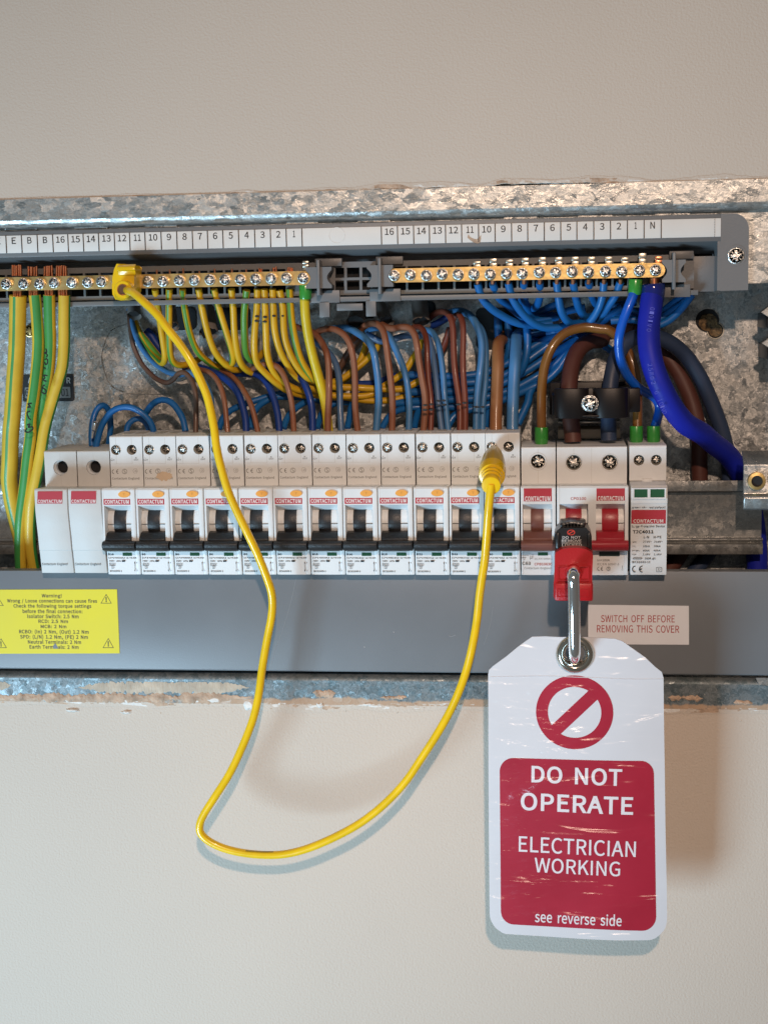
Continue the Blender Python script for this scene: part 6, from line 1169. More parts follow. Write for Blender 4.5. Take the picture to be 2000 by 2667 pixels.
# thick tails
wire('brown_tail', 'cable', 'thick dull brown tail entering the left side of the main switch through the black clamp', W_TDB, 21.5, [('E', [(330, 420), (230, 400), (100, 420)]), ('D', [(1380, 475), (1280, 492), (1190, 560), (1130, 680), (1105, 840), (1100, 1000), (1115, 1150), (1130, 1290), (1135, 1365)])], [56, 52, 44, 34, 22, 17, 16], n=24)
wire('navy_tail', 'cable', 'thick navy tail arching from the main switch out to the right behind the rail', W_TDN, 20, [('E', [(130, 1500), (128, 1300), (138, 1050), (165, 850), (215, 680), (310, 550), (440, 500), (590, 508), (740, 575), (880, 700), (1010, 900), (1110, 1120), (1190, 1330), (1235, 1480)]), ('F', [(1897, 1200), (1897, 1290), (1870, 1400), (1815, 1480), (1770, 1530)])], [16, 18, 24, 36, 46, 50, 52, 56, 58], n=24)
wire('brown_tail', 'cable', 'second thick brown tail hidden behind the cobalt cable, reappearing under the rail', W_TDB, 21, [('E', [(350, 450), (480, 500), (620, 620), (740, 760), (840, 920), (920, 1110), (970, 1300), (1000, 1500)]), ('F', [(1821, 1210), (1821, 1300), (1795, 1400), (1745, 1480), (1700, 1530)])], [57, 54, 52, 54, 58], n=24)
th = wire('cobalt_cable', 'cable', 'very thick cobalt blue cable from the neutral bar down to the right bracket', W_COB, 28, [('E', [(553, 60), (535, 220), (515, 400), (520, 600), (560, 800), (640, 1000), (745, 1190), (870, 1340), (1020, 1430)]), ('F', [(1858, 1155), (1898, 1188), (1932, 1245), (1958, 1330), (1970, 1420), (1973, 1520)])], [8, 4, 1, -3, -5, -5, -2, 5, 16, 27, 40, 50, 52, 52, 52], n=32)
m_ = MB(); pp = [P(x, y, 7) for x, y in ((1703, 738), (1703, 743), (1702, 750), (1699, 775), (1694, 799))]; m_.tube(pp, [k*mpp(7) for k in (25, 28.5, 30, 30, 29.6)], 32, res=4); m_.build('heat_shrink', W_SHR, th, angle=50)
m_ = MB(); pp = [P(1703, 724, 8), P(1703, 744, 8)]; m_.tube(pp, 12.5*mpp(8), 20, smooth=False); m_.build('copper_conductor', M_COPPER, th)
M_EMB = mat('cable_print', (.10, .12, .55), .5)
m_ = MB()
def chars_along(s_, pts, h, Yf):
    for i, ch in enumerate(s_):
        if ch == ' ': continue
        t = i/(len(s_)-1)*(len(pts)-1); k = min(int(t), len(pts)-2); f = t-k
        x = pts[k][0]+(pts[k+1][0]-pts[k][0])*f; y = pts[k][1]+(pts[k+1][1]-pts[k][1])*f
        ang = math.atan2(-(pts[k+1][1]-pts[k][1]), pts[k+1][0]-pts[k][0]); c = P(x, y, Yf(y)); hh = h*mpp(); ww = hh*(.35 if ch in 'I1' else .62)
        m_.text(ch, c.x-ww/2, c.x+ww/2, c.z-hh/2, c.z+hh/2, c.y, rot=ang, bold=-.01)
e_ = lambda p: [(1550+u*.27125, 740+v*.27125) for u, v in p]
chars_along('0-0IVO', e_([(548, 235), (535, 330), (515, 440)]), 11, lambda y: -6.5)
chars_along('25mm² 6 10IVO', e_([(525, 775), (545, 900), (590, 1040), (635, 1150), (665, 1230)]), 11, lambda y: -11.6+(y-950)*.004)
m_.build('cable_print', M_EMB, th, smooth=False)
# neutral link loops at the left of the breakers
GL = 'blue wire loops standing left of the wired breakers'
th = wire('blue_loop', 'wire', 'narrow dark blue loop above the blank modules, behind the metal ferrule', W_BLU, 8.2, [('L', [(290, 790), (285, 640), (300, 480), (345, 340), (415, 272), (480, 300), (520, 400), (525, 560), (500, 790)])], [26, 30, 34, 40, 42], group=GL)
wire('blue_loop', 'wire', 'wide blue loop from the blank modules over to the first rated breaker', W_BLU, 8.6, [('L', [(340, 800), (380, 640), (430, 500), (520, 370), (640, 300), (780, 295), (900, 350), (1000, 440), (1050, 520), (1075, 600)])], [24, 24, 24, 26], group=GL)
wire('blue_loop', 'wire', 'smallest low blue loop tucked behind the first rated breaker', W_BLU, 7.8, [('L', [(730, 630), (745, 530), (810, 460), (890, 440), (960, 480), (1000, 540), (1020, 620)])], [32, 34, 38], group=GL)
wire('blue_loop', 'wire', 'tallest blue loop ending at the second rated breaker', W_BLU, 8.8, [('L', [(940, 420), (1000, 330), (1080, 240), (1190, 200), (1300, 235), (1390, 340), (1450, 460), (1480, 600)])], [40, 32, 28, 24], group=GL)
th = thing('ferrule', 'bare crimped metal ferrule standing on the dark blue loop above the blank modules', 'ferrule', tuple(P(246, 1115, 22)))
m_ = MB(); m_.lathe(P(249, 1099, 17), P(243, 1126, 19), [(0, .0011), (.0001, .0013), (.0045, .0012)], 14); m_.build('ferrule_barrel', M_CHROME, th); m_ = MB(); m_.tube([P(243, 1122, 18.5), P(240, 1140, 20)], .0006, 8, smooth=False); m_.build('ferrule_tip', M_CHROME, th)
# torn grey cable sheaths coming in at the top
M_SHEATH = mat('sheath_grey', (.22, .20, .185), .6, var=.1)
for x0, y0, x1, y1, r, l_ in ((346, 760, 350, 822, 17, 'grey outer sheath at the far left entry, behind the yellow lead'), (438, 790, 445, 850, 20, 'grey sheath behind the two green striped earth wires just right of the yellow lead'), (535, 800, 545, 868, 24, 'widest grey sheath, behind the plain yellow earth wires in mid bar'), (935, 808, 925, 842, 22, 'torn grey sheath under the carrier leg, ending over the blue arch'), (988, 795, 1008, 838, 17, 'pale grey sheath slanting right of the carrier leg'), (1092, 785, 1098, 842, 22, 'grey sheath with a ragged end above the glossy brown pair')):
    a, b = P(x0, y0, 50), P(x1, y1, 40); th = thing('cable_sheath', l_, 'cable sheath', tuple(b), 'grey cable sheaths entering at the top'); rr_ = r*mpp(45); m_ = MB(); n = 24; vs = []; fs = []
    t = (b-a).normalized(); u = Vector((1, 0, 0)); w = t.cross(u).normalized()
    for i in range(5):
        for k in range(n):
            an = 2*math.pi*k/n; f = i/4; end = (.12*noise.noise(Vector((k*.9, x0, 0))) if i == 4 else 0)
            vs.append(a+(b-a)*(f+end)+(u*math.cos(an)+w*math.sin(an))*rr_*(1+(.12 if i == 4 else 0)))
    for i in range(4):
        for k in range(n): fs.append((i*n+k, i*n+(k+1) % n, (i+1)*n+(k+1) % n, (i+1)*n+k))
    m_.add(vs, fs); so = m_.build('sheath_skin', M_SHEATH, th)
    m_ = MB(); m_.lathe(a+(b-a)*.85, b, [(0, rr_*.99), (.0002, rr_*.99)], 20); m_.build('sheath_bore', M_DARK, th)
# ------------------------------------------------------------------ black cable clamp over the tails
th = thing('cable_clamp', 'black plastic clamp with a silver screw holding the two thick tails', 'cable clamp', tuple(P(1536, 1050, 2)))
def hx_(u): return 1420+u*.22905
def hy_(v): return 980+v*.22905
Yb = -9; xa, xb = P(hx_(100), 1050, Yb).x, P(hx_(960), 1050, Yb).x
c1 = P(1487, 1050, 0).x; c2 = P(1589, 1050, 0).x; pr = []
n = 44
def cy_(x):
    y = -.006
    for c in (c1, c2):
        d = abs(x-c)/.0082
        if d < 1: y = min(y, -.006-.0032*math.sqrt(1-d**2.6))
    return y
x_l = xa; x_r = xb
pr = [(x_l+(x_r-x_l)*i/n, cy_(x_l+(x_r-x_l)*i/n)) for i in range(n+1)]
zt_, zb_ = P(1540, 1009, -2).z, P(1540, 1087, -2).z
m_ = MB(); m_.prof([(x, y) for x, y in pr]+[(x, y+.0032) for x, y in pr[::-1]], zb_, zt_, .0003, axis='Z'); m_.build('clamp_saddle', M_CLAMP, th, angle=45)
xm = (c1+c2)/2
m_ = MB(); m_.box(x_l+.001, x_r-.001, -.0005, .004, zb_+.0010, zt_-.001, .001); m_.box(x_l-.0012, x_l+.0035, .004, .045, zb_+.001, zt_-.004, .0006); m_.box(x_r-.004, x_r+.006, .004, .045, zb_+.002, zt_-.001, .0006); m_.box(c1-.011, c2+.011, .033, .046, zb_-.001, zt_+.001, .0006); m_.build('clamp_base', M_CLAMP, th)
cc = P(1535.7, 1049, -4); put('clamp_screw', screw_mesh('clamp_screw_head_big', .0040, M_STEEL, .35), (cc.x, -.0098, cc.z), th); m_ = MB(); m_.lathe((cc.x, -.0043, cc.z), (cc.x, .01, cc.z), [(-.0045, .0042), (.003, .0042)], 24); m_.build('screw_shank', M_STEEL, th)
m_ = MB(); m_.box(xm-.006, xm+.0065, -.0085, -.004, zb_+.0006, zb_+.0016, .0003); m_.build('clamp_rib', M_CLAMP, th)
th = thing('clamp_pedestal', 'pale plastic block on the back panel under the black clamp', 'pedestal', tuple(P(1534, 1130, 40)))
a, b, c, d = px_box(1453, 1117, 1616, 1143, 36); m_ = MB(); m_.box(a, b, .036, .059, c, d, .0006); m_.build('pedestal_block', mat('pedestal_beige', (.62, .52, .40), .55), th)
a, b, c, d = px_box(1453, 1095, 1616, 1103, 34); m_ = MB(); m_.box(a, b, .034, .059, c, d, .0004); m_.build('pedestal_ledge', M_ZINC, th)
for k_, (x, y) in enumerate(((1994, 812), (1996, 893))):
    th = thing('fixing_clip', ('upper', 'lower')[k_]+' steel clip just showing at the right edge of the picture', 'clip', tuple(P(x, y, 20)), 'steel clips at the right edge')
    c = P(x, y, 20); m_ = MB(); m_.loops([[(c.x-.0022, c.z), (c.x+.004, c.z-.0042), (c.x+.012, c.z-.004), (c.x+.012, c.z+.004), (c.x+.0035, c.z+.0042)]], .020, .0035); m_.build('clip_head', M_ZINC, th, smooth=False)
    m_ = MB(); m_.box(c.x+.001, c.x+.012, .0236, .059, c.z-.0085, c.z-.001, .0004); m_.build('clip_foot', M_CLAMP, th)
# ------------------------------------------------------------------ grey cover plate
cov = thing('cover_plate', 'long grey painted steel cover strip below the breakers', 'cover plate', tuple(P(1000, 1620, -3)))
zt_c = P(1850, 1489, -3).z; zb_c = P(1000, 1752, -3).z
m_ = MB(); m_.prof([(-.003, zt_c), (-.003, zb_c+.0008), (-.0022, zb_c), (.004, zb_c), (.004, zb_c+.001), (-.0016, zb_c+.001), (-.0016, zt_c-.001), (.0045, zt_c-.001), (.0045, zt_c), (-.0022, zt_c)], XL+.05, XR-.05, .0002); m_.build('cover_sheet', M_COVER, cov, angle=40)
def scratch(pts, w, m):
    m_ = MB(); m_.tube([P(x, y, -3.02) for x, y in pts], w*mpp(), 5, res=5); return m_.build('scratch', m, cov)
M_SCR = mat('scratch_pale', (.28, .29, .30), .5)
scratch([(771, 1507), (756, 1575), (735, 1645), (718, 1690), (705, 1735)], .45, M_SCR); scratch([(1284, 1580), (1276, 1630), (1260, 1680)], .4, M_SCR); scratch([(1545, 1528), (1575, 1531)], .35, M_SCR)
scratch([(1168, 1656), (1176, 1658), (1186, 1654)], .9, M_SCR); scratch([(1024, 1646), (1026, 1647)], .8, M_CHIP); scratch([(948, 1685), (950, 1686)], .8, M_CHIP)
# warning sticker, yellow
m_ = MB(); pl_ = [(-60, 1536), (305, 1535), (312, 1702), (-60, 1703)]
m_.loops([[(P(x, y, -3).x, P(x, y, -3).z) for x, y in pl_][::-1]], -.00325, .0002); ys = m_.build('warning_sticker', M_YLABEL, cov, smooth=False)
s_ = .2411; lines = [('Warning!', 452, 665, 195, 245), ('Wrong / Loose connections can cause fires', 78, 1047, 250, 300), ('Check the following torque settings', 147, 985, 306, 355), ('before the final connection:', 245, 890, 362, 403), ('Isolator Switch: 2.5 Nm', 296, 848, 417, 458), ('RCD: 2.5 Nm', 416, 734, 474, 510), ('MCB: 2 Nm', 440, 716, 530, 566), ('RCBO: (In) 2 Nm, (Out) 1.2 Nm', 207, 957, 583, 632), ('SPD: (L/N) 1.2 Nm, (PE) 2 Nm', 219, 948, 639, 688), ('Neutral Terminals: 2 Nm', 302, 875, 696, 734), ('Earth Terminals: 2 Nm', 320, 848, 750, 788)]
m_ = MB()
for t, a, b, c, d in lines: px_text(m_, t, a*s_, 1500+c*s_, b*s_, 1500+d*s_, -3.3, bold=.02)
m_.build('warning_text', M_INKW, ys, smooth=False)
def wtri(x, y, w, h, th=.0005):
    m_ = MB(); a = P(x, y, -3.3); b = P(x+w/2, y+h, -3.3); c = P(x-w/2, y+h, -3.3); cen = (a+b+c)/3
    def ins(p, k): return ((p.x-cen.x)*k+cen.x, (p.z-cen.z)*k+cen.z)
    m_.loops([[ins(c, 1), ins(b, 1), ins(a, 1)], [ins(c, .84), ins(b, .84), ins(a, .84)]], -.0033, .0001)
    px_text(m_, '!', x-1.6, y+h*.32, x+1.6, y+h*.86, -3.3, bold=.02); return m_.build('warning_triangle', M_INKW, ys, smooth=False)
wtri(276.5, 1547, 29, 25); wtri(282, 1662, 29, 26); wtri(-5, 1556, 29, 17*1.3); wtri(2.5, 1663, 31, 25)
m_ = MB(); m_.loops([[(P(x, y, -3.3).x, P(x, y, -3.3).z) for x, y in ((144, 1676), (149, 1683), (152, 1689), (145, 1690), (138, 1689), (139, 1681))][::-1]], -.00335, .00008); m_.build('torn_spot', M_COVER, ys, smooth=False)
# white sticker
k = .36166; X_ = lambda u: 1240+u*k; Y_ = lambda v: 1560+v*k
m_ = MB(); m_.loops([[(P(X_(u), Y_(v), -3).x, P(X_(u), Y_(v), -3).z) for u, v in ((806, 42), (1531, 50), (1532, 330), (806, 326))][::-1]], -.00325, .0002); wsx = m_.build('notice_sticker', mat('notice_paper', (.78, .80, .84), .5, var=.02), cov, smooth=False)
m_ = MB(); px_text(m_, 'SWITCH OFF BEFORE', X_(898), Y_(119), X_(1430), Y_(168), -3.3, bold=.004); px_text(m_, 'REMOVING THIS COVER', X_(869), Y_(192), X_(1462), Y_(242), -3.3, bold=.004); m_.build('notice_text', M_INKR, wsx, smooth=False)
# folded tab of the flange peeping out at the right
m_ = MB(); m_.loops([[(P(x, y, -2).x, P(x, y, -2).z) for x, y in ((1968, 1766), (1976, 1784), (2010, 1789), (2010, 1766))][::-1]], -.002, .001); m_.build('flange_tab', M_ZINC, enc, smooth=False)
# ------------------------------------------------------------------ lockout device
lk = thing('lockout_clamp', 'red and black lockout clamp gripping the red main switch', 'lockout device', tuple(P(1493, 1450, -40)))
q = lambda u, v, Y: P(1420+u*.18993, 1340+v*.18993, Y)
def xz(pts, Y): return [(q(u, v, Y).x, q(u, v, Y).z) for u, v in pts]
Yk = -40
m_ = MB(); m_.loops([xz([(135, 540), (640, 540), (636, 300), (605, 230), (560, 185), (205, 185), (160, 220), (128, 290)], Yk+2)], -.038, .020)
m_.build('black_head', M_LOCKB, lk, angle=30)
def bevel_obj(o, w, seg=3):
    md = o.modifiers.new('bev', 'BEVEL'); md.width = w; md.segments = seg; md.limit_method = 'ANGLE'; md.angle_limit = math.radians(40)
bevel_obj(lk.children[0], .0012)
m_ = MB()
for i in range(6):
    u = 262+i*45; a = q(u, 92+abs(i-2.5)*8, Yk+5); b = q(u, 185, Yk+5); m_.box(a.x-.0021, a.x+.0021, -.0355, -.020, b.z, a.z, .0008)
m_.box(q(205, 0, Yk+5).x, q(560, 0, Yk+5).x, -.033, -.020, q(0, 190, Yk).z, q(0, 130, Yk).z, .001)
for u in (172, 600): a = q(u, 260, Yk); b = q(u, 480, Yk); m_.box(a.x-.0010, a.x+.0010, -.0388, -.030, b.z, a.z, .0008)
m_.build('grip_ribs', M_LOCKB, lk)
def tk(m_, t, u0, u1, v0, v1, Y, **kk): a = q(u0, v1, Y); b = q(u1, v0, Y); m_.text(t, a.x, b.x, a.z, b.z, Y*.001, **kk)
m_ = MB(); Yt = -38.1
tk(m_, 'DO NOT', 235, 483, 297, 333, Yt, bold=.0); tk(m_, 'REMOVE', 226, 497, 343, 378, Yt, bold=.0); tk(m_, 'LOCKED', 230, 497, 401, 437, Yt, bold=.0); tk(m_, 'OUT', 302, 434, 446, 482, Yt, bold=.0)
a = q(223, 394, Yt); b = q(490, 388, Yt); m_.box(a.x, b.x, Yt*.001-.00002, Yt*.001, a.z, b.z); m_.build('lock_text', M_PAPER, lk, smooth=False)
m_ = MB(); c = q(354, 247, Yt); r_ = 54*.18993*mpp(Yt); 
def prohib(cx, cz, ro, ri, hw, ang, sx=1.0, sz=1.0):
    """outer circle and the two openings either side of the slash"""
    lps = [circ(cx, cz, ro, 64)]; a0 = math.asin(hw/ri)
    for s in (0, math.pi):
        arc = [(ri*math.cos(t), ri*math.sin(t)) for t in [a0+(math.pi-2*a0)*i/28 for i in range(29)]]
        lps.append([(cx+x*math.cos(ang+s)-y*math.sin(ang+s), cz+x*math.sin(ang+s)+y*math.cos(ang+s)) for x, y in arc])
    return [[(cx+(x-cx)*sx, cz+(z-cz)*sz) for x, z in lp] for lp in lps]
m_.loops(prohib(c.x, c.z, r_, r_*.74, r_*.15, math.radians(42), 1, .72), Yt*.001-.00002, .0001); m_.build('lock_symbol', mat('lock_symbol_red', (.62, .05, .03), .4), lk, smooth=False)
Yr = -46
m_ = MB(); m_.loops([xz([(130, 1170), (640, 1192), (655, 1160), (655, 960), (640, 935), (655, 560), (630, 520), (560, 480), (460, 460), (330, 460), (220, 480), (150, 520), (130, 570), (125, 900), (115, 930), (113, 1130)], Yr)], Yr*.001+.0004, .022)
o_ = m_.build('red_body', M_LOCKR, lk, angle=30); bevel_obj(o_, .0010)
m_ = MB(); 
fr = xz([(165, 715), (600, 715), (600, 910), (165, 910)], Yr-.4); inn = xz([(178, 726), (285, 726), (300, 830), (295, 900), (178, 900)], Yr-.4); in2 = xz([(478, 726), (588, 726), (588, 900), (480, 900), (475, 830)], Yr-.4)
m_.loops([fr, inn, in2], Yr*.001-.0004, .0009); m_.build('raised_frame', M_LOCKR, lk, angle=30)
m_ = MB(); m_.box(q(128, 0, Yr).x, q(648, 0, Yr).x, Yr*.001-.0016, Yr*.001+.002, q(0, 1180, Yr).z, q(0, 935, Yr).z, .0009); m_.loops([xz([(160, 1130), (600, 1130), (600, 1020), (160, 1020)], Yr-1.6), xz([(168, 1122), (592, 1122), (592, 1028), (168, 1028)], Yr-1.6)], Yr*.001-.0019, .0005); m_.build('lower_flange', M_LOCKR, lk, angle=30)
cH = q(385, 800, Yr); m_ = MB(); m_.lathe((cH.x, Yr*.001-.0009, cH.z), (cH.x, 0, cH.z), [(0, .0034), (0, .0038), (.0008, .0041)], 28); m_.build('shackle_hole_rim', M_LOCKR, lk); m_ = MB(); m_.lathe((cH.x, Yr*.001-.0010, cH.z), (cH.x, 0, cH.z), [(0, .0033), (.0003, .0033)], 24); m_.build('shackle_hole', M_DARK, lk)
m_ = MB(); tk(m_, 'PAT', 200, 290, 1045, 1095, Yr-1.8); tk(m_, 'ITEM', 480, 555, 1060, 1100, Yr-1.8); m_.build('embossed_text', M_LOCKR, lk, smooth=False)
# padlock shackle
sh = thing('padlock_shackle', 'chrome padlock shackle hanging from the red clamp through the tag eyelet', 'padlock shackle', tuple(P(1494, 1600, -58)))
m_ = MB(); S = [(1493, 1493, -38), (1493, 1489, -50), (1493, 1490, -57), (1493, 1503, -62), (1494, 1530, -62), (1495, 1580, -62), (1496, 1640, -61), (1496.5, 1690, -59), (1497, 1706, -56), (1497, 1716, -50), (1497, 1720, -42), (1497, 1722, -30), (1497, 1722, -18)]
m_.tube([P(*s) for s in S], 15.8*mpp(-60), 28, res=7); m_.build('shackle_bow', M_CHROME, sh, angle=60)
# ------------------------------------------------------------------ tag
tg = thing('warning_tag', 'large white and red laminated DO NOT OPERATE tag hanging from the padlock shackle', 'tag', tuple(P(1497, 1703, -46)))
def yt(py, px=1500): return -46+(py-1700)/740*8
def tp(px, py): v = P(px, py, yt(py)); return (v.x, v.z)
zA = P(1500, 1700, yt(1700)); zB = P(1500, 2430, yt(2430))
def tilt(v):
    """lay flat artwork on the slightly leaning, gently wavy tag"""
    t = (v.z-zA.z)/(zB.z-zA.z); base = zA.y+(zB.y-zA.y)*t
    w = .0005*math.sin((v.x+.03)*70)+.0004*math.sin(v.z*60+v.x*25)
    return Vector((v.x, v.y+base+w+.9*(v.x-zA.x)**2, v.z))
def arc_px(cx, cy, r, a0, a1, n=8): return [(cx+r*math.cos(math.radians(a0+(a1-a0)*i/n)), cy+r*math.sin(math.radians(a0+(a1-a0)*i/n))) for i in range(n+1)]
out = [(1386, 1661), (1420, 1659), (1462, 1661), (1497, 1660), (1530, 1661), (1570, 1663), (1602, 1664), (1622, 1671), (1655, 1695), (1680, 1713), (1705, 1738), (1724, 1752), (1729, 1768), (1729, 1850), (1731, 2000), (1733, 2150), (1736, 2300), (1738, 2395)] + arc_px(1686, 2401, 51, 0, 88) + [(1600, 2450), (1500, 2446), (1400, 2440), (1345, 2437)] + arc_px(1330, 2382, 55, 92, 178) + [(1274, 2300), (1273, 2150), (1272, 2000), (1271, 1850), (1271, 1760), (1273, 1748), (1284, 1737), (1318, 1712), (1345, 1690), (1368, 1672)]
def dense(lp, d=.004):
    o = []
    for a, b in zip(lp, lp[1:]+lp[:1]):
        L_ = math.hypot(b[0]-a[0], b[1]-a[1]); k = max(1, int(L_/d)); o += [(a[0]+(b[0]-a[0])*i/k, a[1]+(b[1]-a[1])*i/k) for i in range(k)]
    return o
ec = tp(1497.5, 1704)
op = dense([tp(x+R.uniform(-.7, .7), y+R.uniform(-.7, .7)) for x, y in out][::-1], .003)
def sheet(loops, y, thick, m, name, parent, smooth=True):
    """tag layer cut into strips so it can follow the wave of the laminate"""
    bm = bmesh.new(); mb_ = MB(); mb_.loops(loops, 0, thick)
    for v in mb_.v: bm.verts.new(v)
    bm.verts.ensure_lookup_table()
    for f in mb_.f:
        try: bm.faces.new([bm.verts[i] for i in f])
        except ValueError: pass
    bmesh.ops.remove_doubles(bm, verts=bm.verts[:], dist=1e-7)
    for nrm, lo, hi, st_ in (((1, 0, 0), -.05, .07, .006), ((0, 0, 1), -.36, -.17, .006)):
        v = lo
        while v < hi:
            bmesh.ops.bisect_plane(bm, geom=bm.verts[:]+bm.edges[:]+bm.faces[:], plane_co=Vector(nrm)*v, plane_no=nrm, dist=1e-7); v += st_
    for v in bm.verts: v.co = tilt(Vector((v.co.x, v.co.y+y, v.co.z)))
    bmesh.ops.recalc_face_normals(bm, faces=bm.faces[:])
    mb2 = MB(); mb2.bm(bm); return mb2.build(name, m, parent, angle=40)
sheet([op, circ(ec[0], ec[1], .0052, 32)], 0, .0007, M_TAGW, 'tag_card', tg)
rp = [tp(x, y) for x, y in arc_px(1336, 2011, 35, 180, 270)+arc_px(1668, 2018, 35, 270, 360)+arc_px(1674, 2392, 35, 0, 90)+arc_px(1339, 2376, 35, 90, 180)][::-1]
sheet([dense(rp)], -.00012, .0001, M_TAGR, 'red_panel', tg)
pc = tp(1496, 1856.6); sc_ = mpp(yt(1856))
sheet(prohib(pc[0], pc[1], 102*sc_, 70.5*sc_, 17*sc_, math.radians(45)), -.00012, .0001, M_TAGR, 'prohibition_sign', tg)
def tag_text(t, x0, y0, x1, y1, bold, name='tag_lettering'):
    m_ = MB(); a = tp(x0, y1); b = tp(x1, y0); rot = math.radians(-1.1)
    m_.text(t, a[0], b[0], a[1], b[1], -.00026, bold=bold, rot=rot, fn=tilt, res=4); return m_.build(name, M_TAGT, tg, smooth=False)
tag_text('DO NOT', 1384, 2000.5, 1620, 2041.5, .016); tag_text('OPERATE', 1356, 2073, 1649, 2115, .016); tag_text('ELECTRICIAN', 1351, 2189, 1656, 2224.5, .006); tag_text('WORKING', 1392, 2243, 1615, 2277, .006); tag_text('see reverse side', 1393, 2381.5, 1619, 2406, .010)
# crease across the top, and the eyelet
m_ = MB(); pts = [tilt(Vector((tp(x, y)[0], -.00002, tp(x, y)[1]))) for x, y in ((1276, 1766), (1350, 1764), (1440, 1763), (1540, 1766), (1640, 1770), (1727, 1771))]; m_.tube(pts, .00022, 6, res=6); m_.build('crease', M_TAGW, tg)
ey = zA.y; m_ = MB(); n = 40
prof_ = [(.0046, .0022), (.0048, .0006), (.0052, -.0006), (.0058, -.0014), (.0066, -.0019), (.0074, -.0019), (.0082, -.0015), (.0089, -.0008), (.0094, .0001)]
vs = []; fs = []
for rr_, yy in prof_:
    for k_ in range(n): vs.append((ec[0]+rr_*math.cos(2*math.pi*k_/n), ey-.0002+yy, ec[1]+rr_*math.sin(2*math.pi*k_/n)))
for i in range(len(prof_)-1):
    for k_ in range(n): fs.append((i*n+k_, (i+1)*n+k_, (i+1)*n+(k_+1) % n, i*n+(k_+1) % n))
m_.add(vs, fs); m_.build('eyelet', mat('eyelet_nickel', (.62, .58, .50), .16, 1.0), tg, angle=60)
# ------------------------------------------------------------------ yellow test lead
ld = thing('test_lead', 'long yellow test lead looping from the earth bar clip down to the B40 breaker', 'test lead', tuple(P(729, 2227, -36)))
LP = [(328, 752, -6), (334, 757, -16), (348.5, 763, -22), (375, 786, -28), (409, 819, -32), (440, 860, -34), (466, 893, -35), (493, 933, -36), (517, 978, -36), (538, 1028, -36), (550, 1075, -36), (558, 1118, -36), (564, 1165, -36), (576, 1218, -36), (594, 1279, -36), (618, 1334, -36), (646, 1392, -36), (671, 1445, -35), (695, 1505, -33), (708, 1550, -31), (708, 1600, -30), (695, 1670, -29), (683, 1741, -29), (674, 1809, -30), (659.5, 1872, -31), (632, 1944, -32), (598, 2016, -33), (560, 2076, -34), (531, 2122, -34), (520, 2152, -34), (526, 2176, -34), (556, 2199, -34), (602, 2216, -34), (661, 2226, -34), (729, 2227, -34), (792, 2214, -35), (864, 2185, -36), (936, 2146, -37), (999, 2097, -38), (1055, 2038, -39), (1098, 1975, -40), (1137, 1915, -41), (1170, 1857, -41), (1196, 1800, -42), (1216, 1742, -42), (1231, 1680, -43), (1242, 1615, -43), (1249, 1550, -44), (1256, 1500, -45), (1263, 1453, -46), (1268, 1388, -48), (1272, 1332, -50), (1276, 1290, -51), (1279, 1262, -51)]
m_ = MB(); m_.tube([P(*s) for s in LP], 11.1*mpp(-36), 20, res=6); m_.build('lead_cable', W_LEAD, ld, angle=60)
m_ = MB(); m_.tube([P(x, y, -37.2) for x, y in ((640, 2216.5), (660, 2217.5), (690, 2219), (712, 2218.5))], .9*mpp(-36), 6, res=3); m_.build('cable_print', M_INKW, ld)
# clip on the earth bar
q5 = lambda u, v, Y: P(240+u*.12056, 660+v*.12056, Y)
m_ = MB()
pts = [(q5(u, v, -6).x, q5(u, v, -6).z) for u, v in ((455, 880), (520, 990), (640, 1015), (780, 990), (890, 920), (925, 800), (920, 500), (935, 290), (880, 250), (720, 225), (540, 220), (490, 330), (450, 520), (440, 700))][::-1]
m_.loops([pts], -.0072, .0135); o_ = m_.build('clip_body', W_LEAD, ld, angle=30); bevel_obj(o_, .0020, 4)
m_ = MB(); a, b = q5(540, 0, -8).x, q5(925, 0, -8).x
m_.prof([(-.0068, q5(0, 240, -8).z), (-.0095, q5(0, 300, -8).z), (-.0100, q5(0, 375, -8).z), (-.0086, q5(0, 385, -8).z), (-.0080, q5(0, 480, -8).z), (-.0066, q5(0, 490, -8).z)], a, b, .0003); m_.build('clip_ridge', W_LEAD, ld)
c = q5(700, 780, -10); m_ = MB(); m_.lathe((c.x, -.0135, c.z), (c.x, -.004, c.z), [(0, .0026), (0, .0043), (.0004, .0047), (.009, .0048)], 36); m_.build('clip_socket', W_LEAD, ld, angle=40)
m_ = MB(); cc = [(c.x+.0026*math.cos(t), -.0136, c.z+.0026*math.sin(t)) for t in [i*.19635 for i in range(33)]]; m_.tube(cc, .00032, 8, smooth=False); m_.build('contact_ring', M_COPPER, ld)
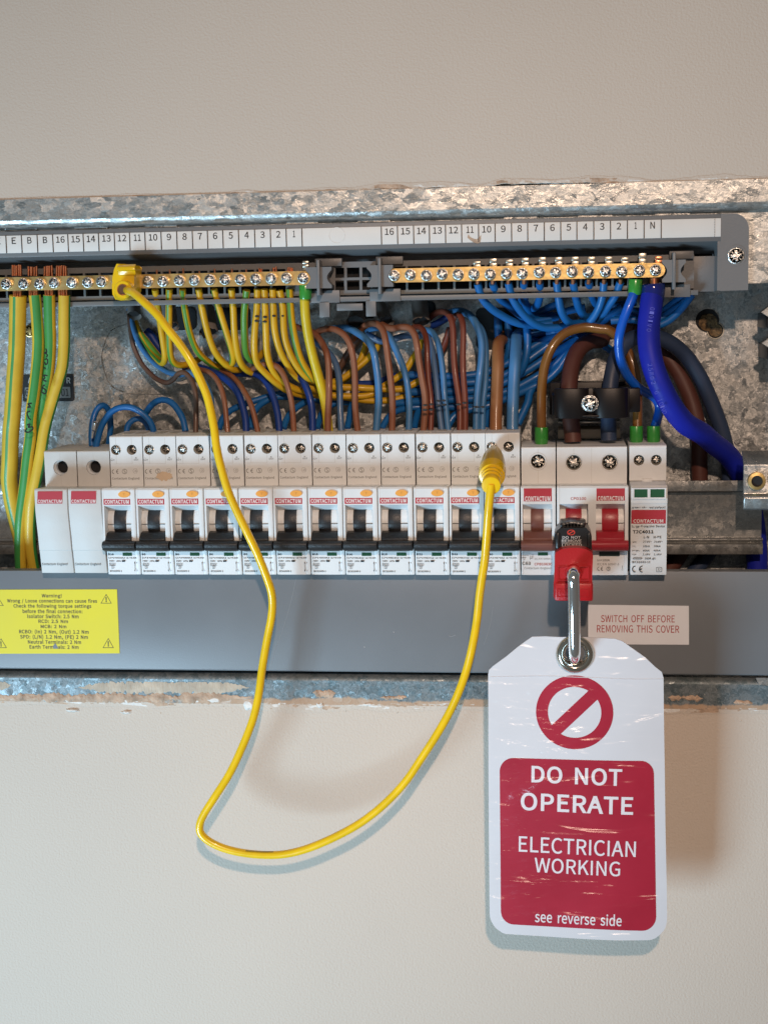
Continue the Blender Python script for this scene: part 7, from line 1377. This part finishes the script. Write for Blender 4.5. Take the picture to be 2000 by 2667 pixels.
m_ = MB(); m_.lathe((c.x, -.01352, c.z), (c.x, 0, c.z), [(0, .0026), (.0001, .0026)], 24); m_.build('socket_bore', mat('bore_brown', (.10, .04, .01), .6), ld)
# probe
a = P(1279, 1266, -52); b = P(1287, 1163, 2); L_ = (b-a).length
m_ = MB(); m_.lathe(a, b, [(0, .0028), (.0003, .0044), (.0008, .0047), (.0055, .0045), (.0060, .0039), (.0068, .0039), (.0071, .0050), (.0085, .0051), (.0088, .0043), (.0098, .0043), (.0101, .0055), (.0116, .0056), (.0119, .0047), (.0130, .0047), (.0134, .0063), (.0150, .0066), (.0215, .0067), (.0222, .0062)], 36); m_.build('probe_grip', W_LEAD, ld, angle=35)
m_ = MB(); m_.lathe(a, b, [(.0215, .0060), (.0218, .0064), (.030, .0062), (.038, .0054), (.045, .0042), (.0485, .0033), (.0487, .0030)], 36); m_.build('probe_shroud', W_LEADD, ld, angle=35)
m_ = MB(); m_.lathe(a, b, [(.044, .0014), (L_+.004, .0014), (L_+.006, .0004)], 16); m_.build('probe_pin', M_CHROME, ld)

# ------------------------------------------------------------------ plaster dust and crumbs fallen on the ledges
m_ = MB()
def crumb(c, r):
    vs = [Vector(c)+Vector((R.uniform(-1, 1), R.uniform(-1, 1), R.uniform(-.6, 1)))*r for _ in range(4)]; m_.add(vs, [(0, 1, 2), (0, 3, 1), (1, 3, 2), (2, 3, 0)])
ztop = row(80, 0)
for i in range(90): crumb((X0+R.uniform(0, 12)*PITCH, R.uniform(.003, .036), ztop+.0002), R.uniform(.0002, .0006))
for i in range(50): crumb((R.uniform(-.25, .10), -.0170-R.uniform(0, .0006), z_n_t+.0006), R.uniform(.00012, .0003))
for i in range(60): crumb((R.uniform(-.30, .12), -.0007, P(1000, R.uniform(1780, 1830), 0).z), R.uniform(.0002, .0005))
for i in range(70): crumb((R.uniform(-.30, .12), -.0003, P(1000, 1838+abs(R.gauss(0, 14)), 0).z), R.uniform(.0002, .0006))
o = m_.build('plaster_crumbs', M_CHIP, smooth=False, kind='stuff'); tag(o, 'pale plaster crumbs and dust scattered on the breakers and the lower flange', 'crumbs')
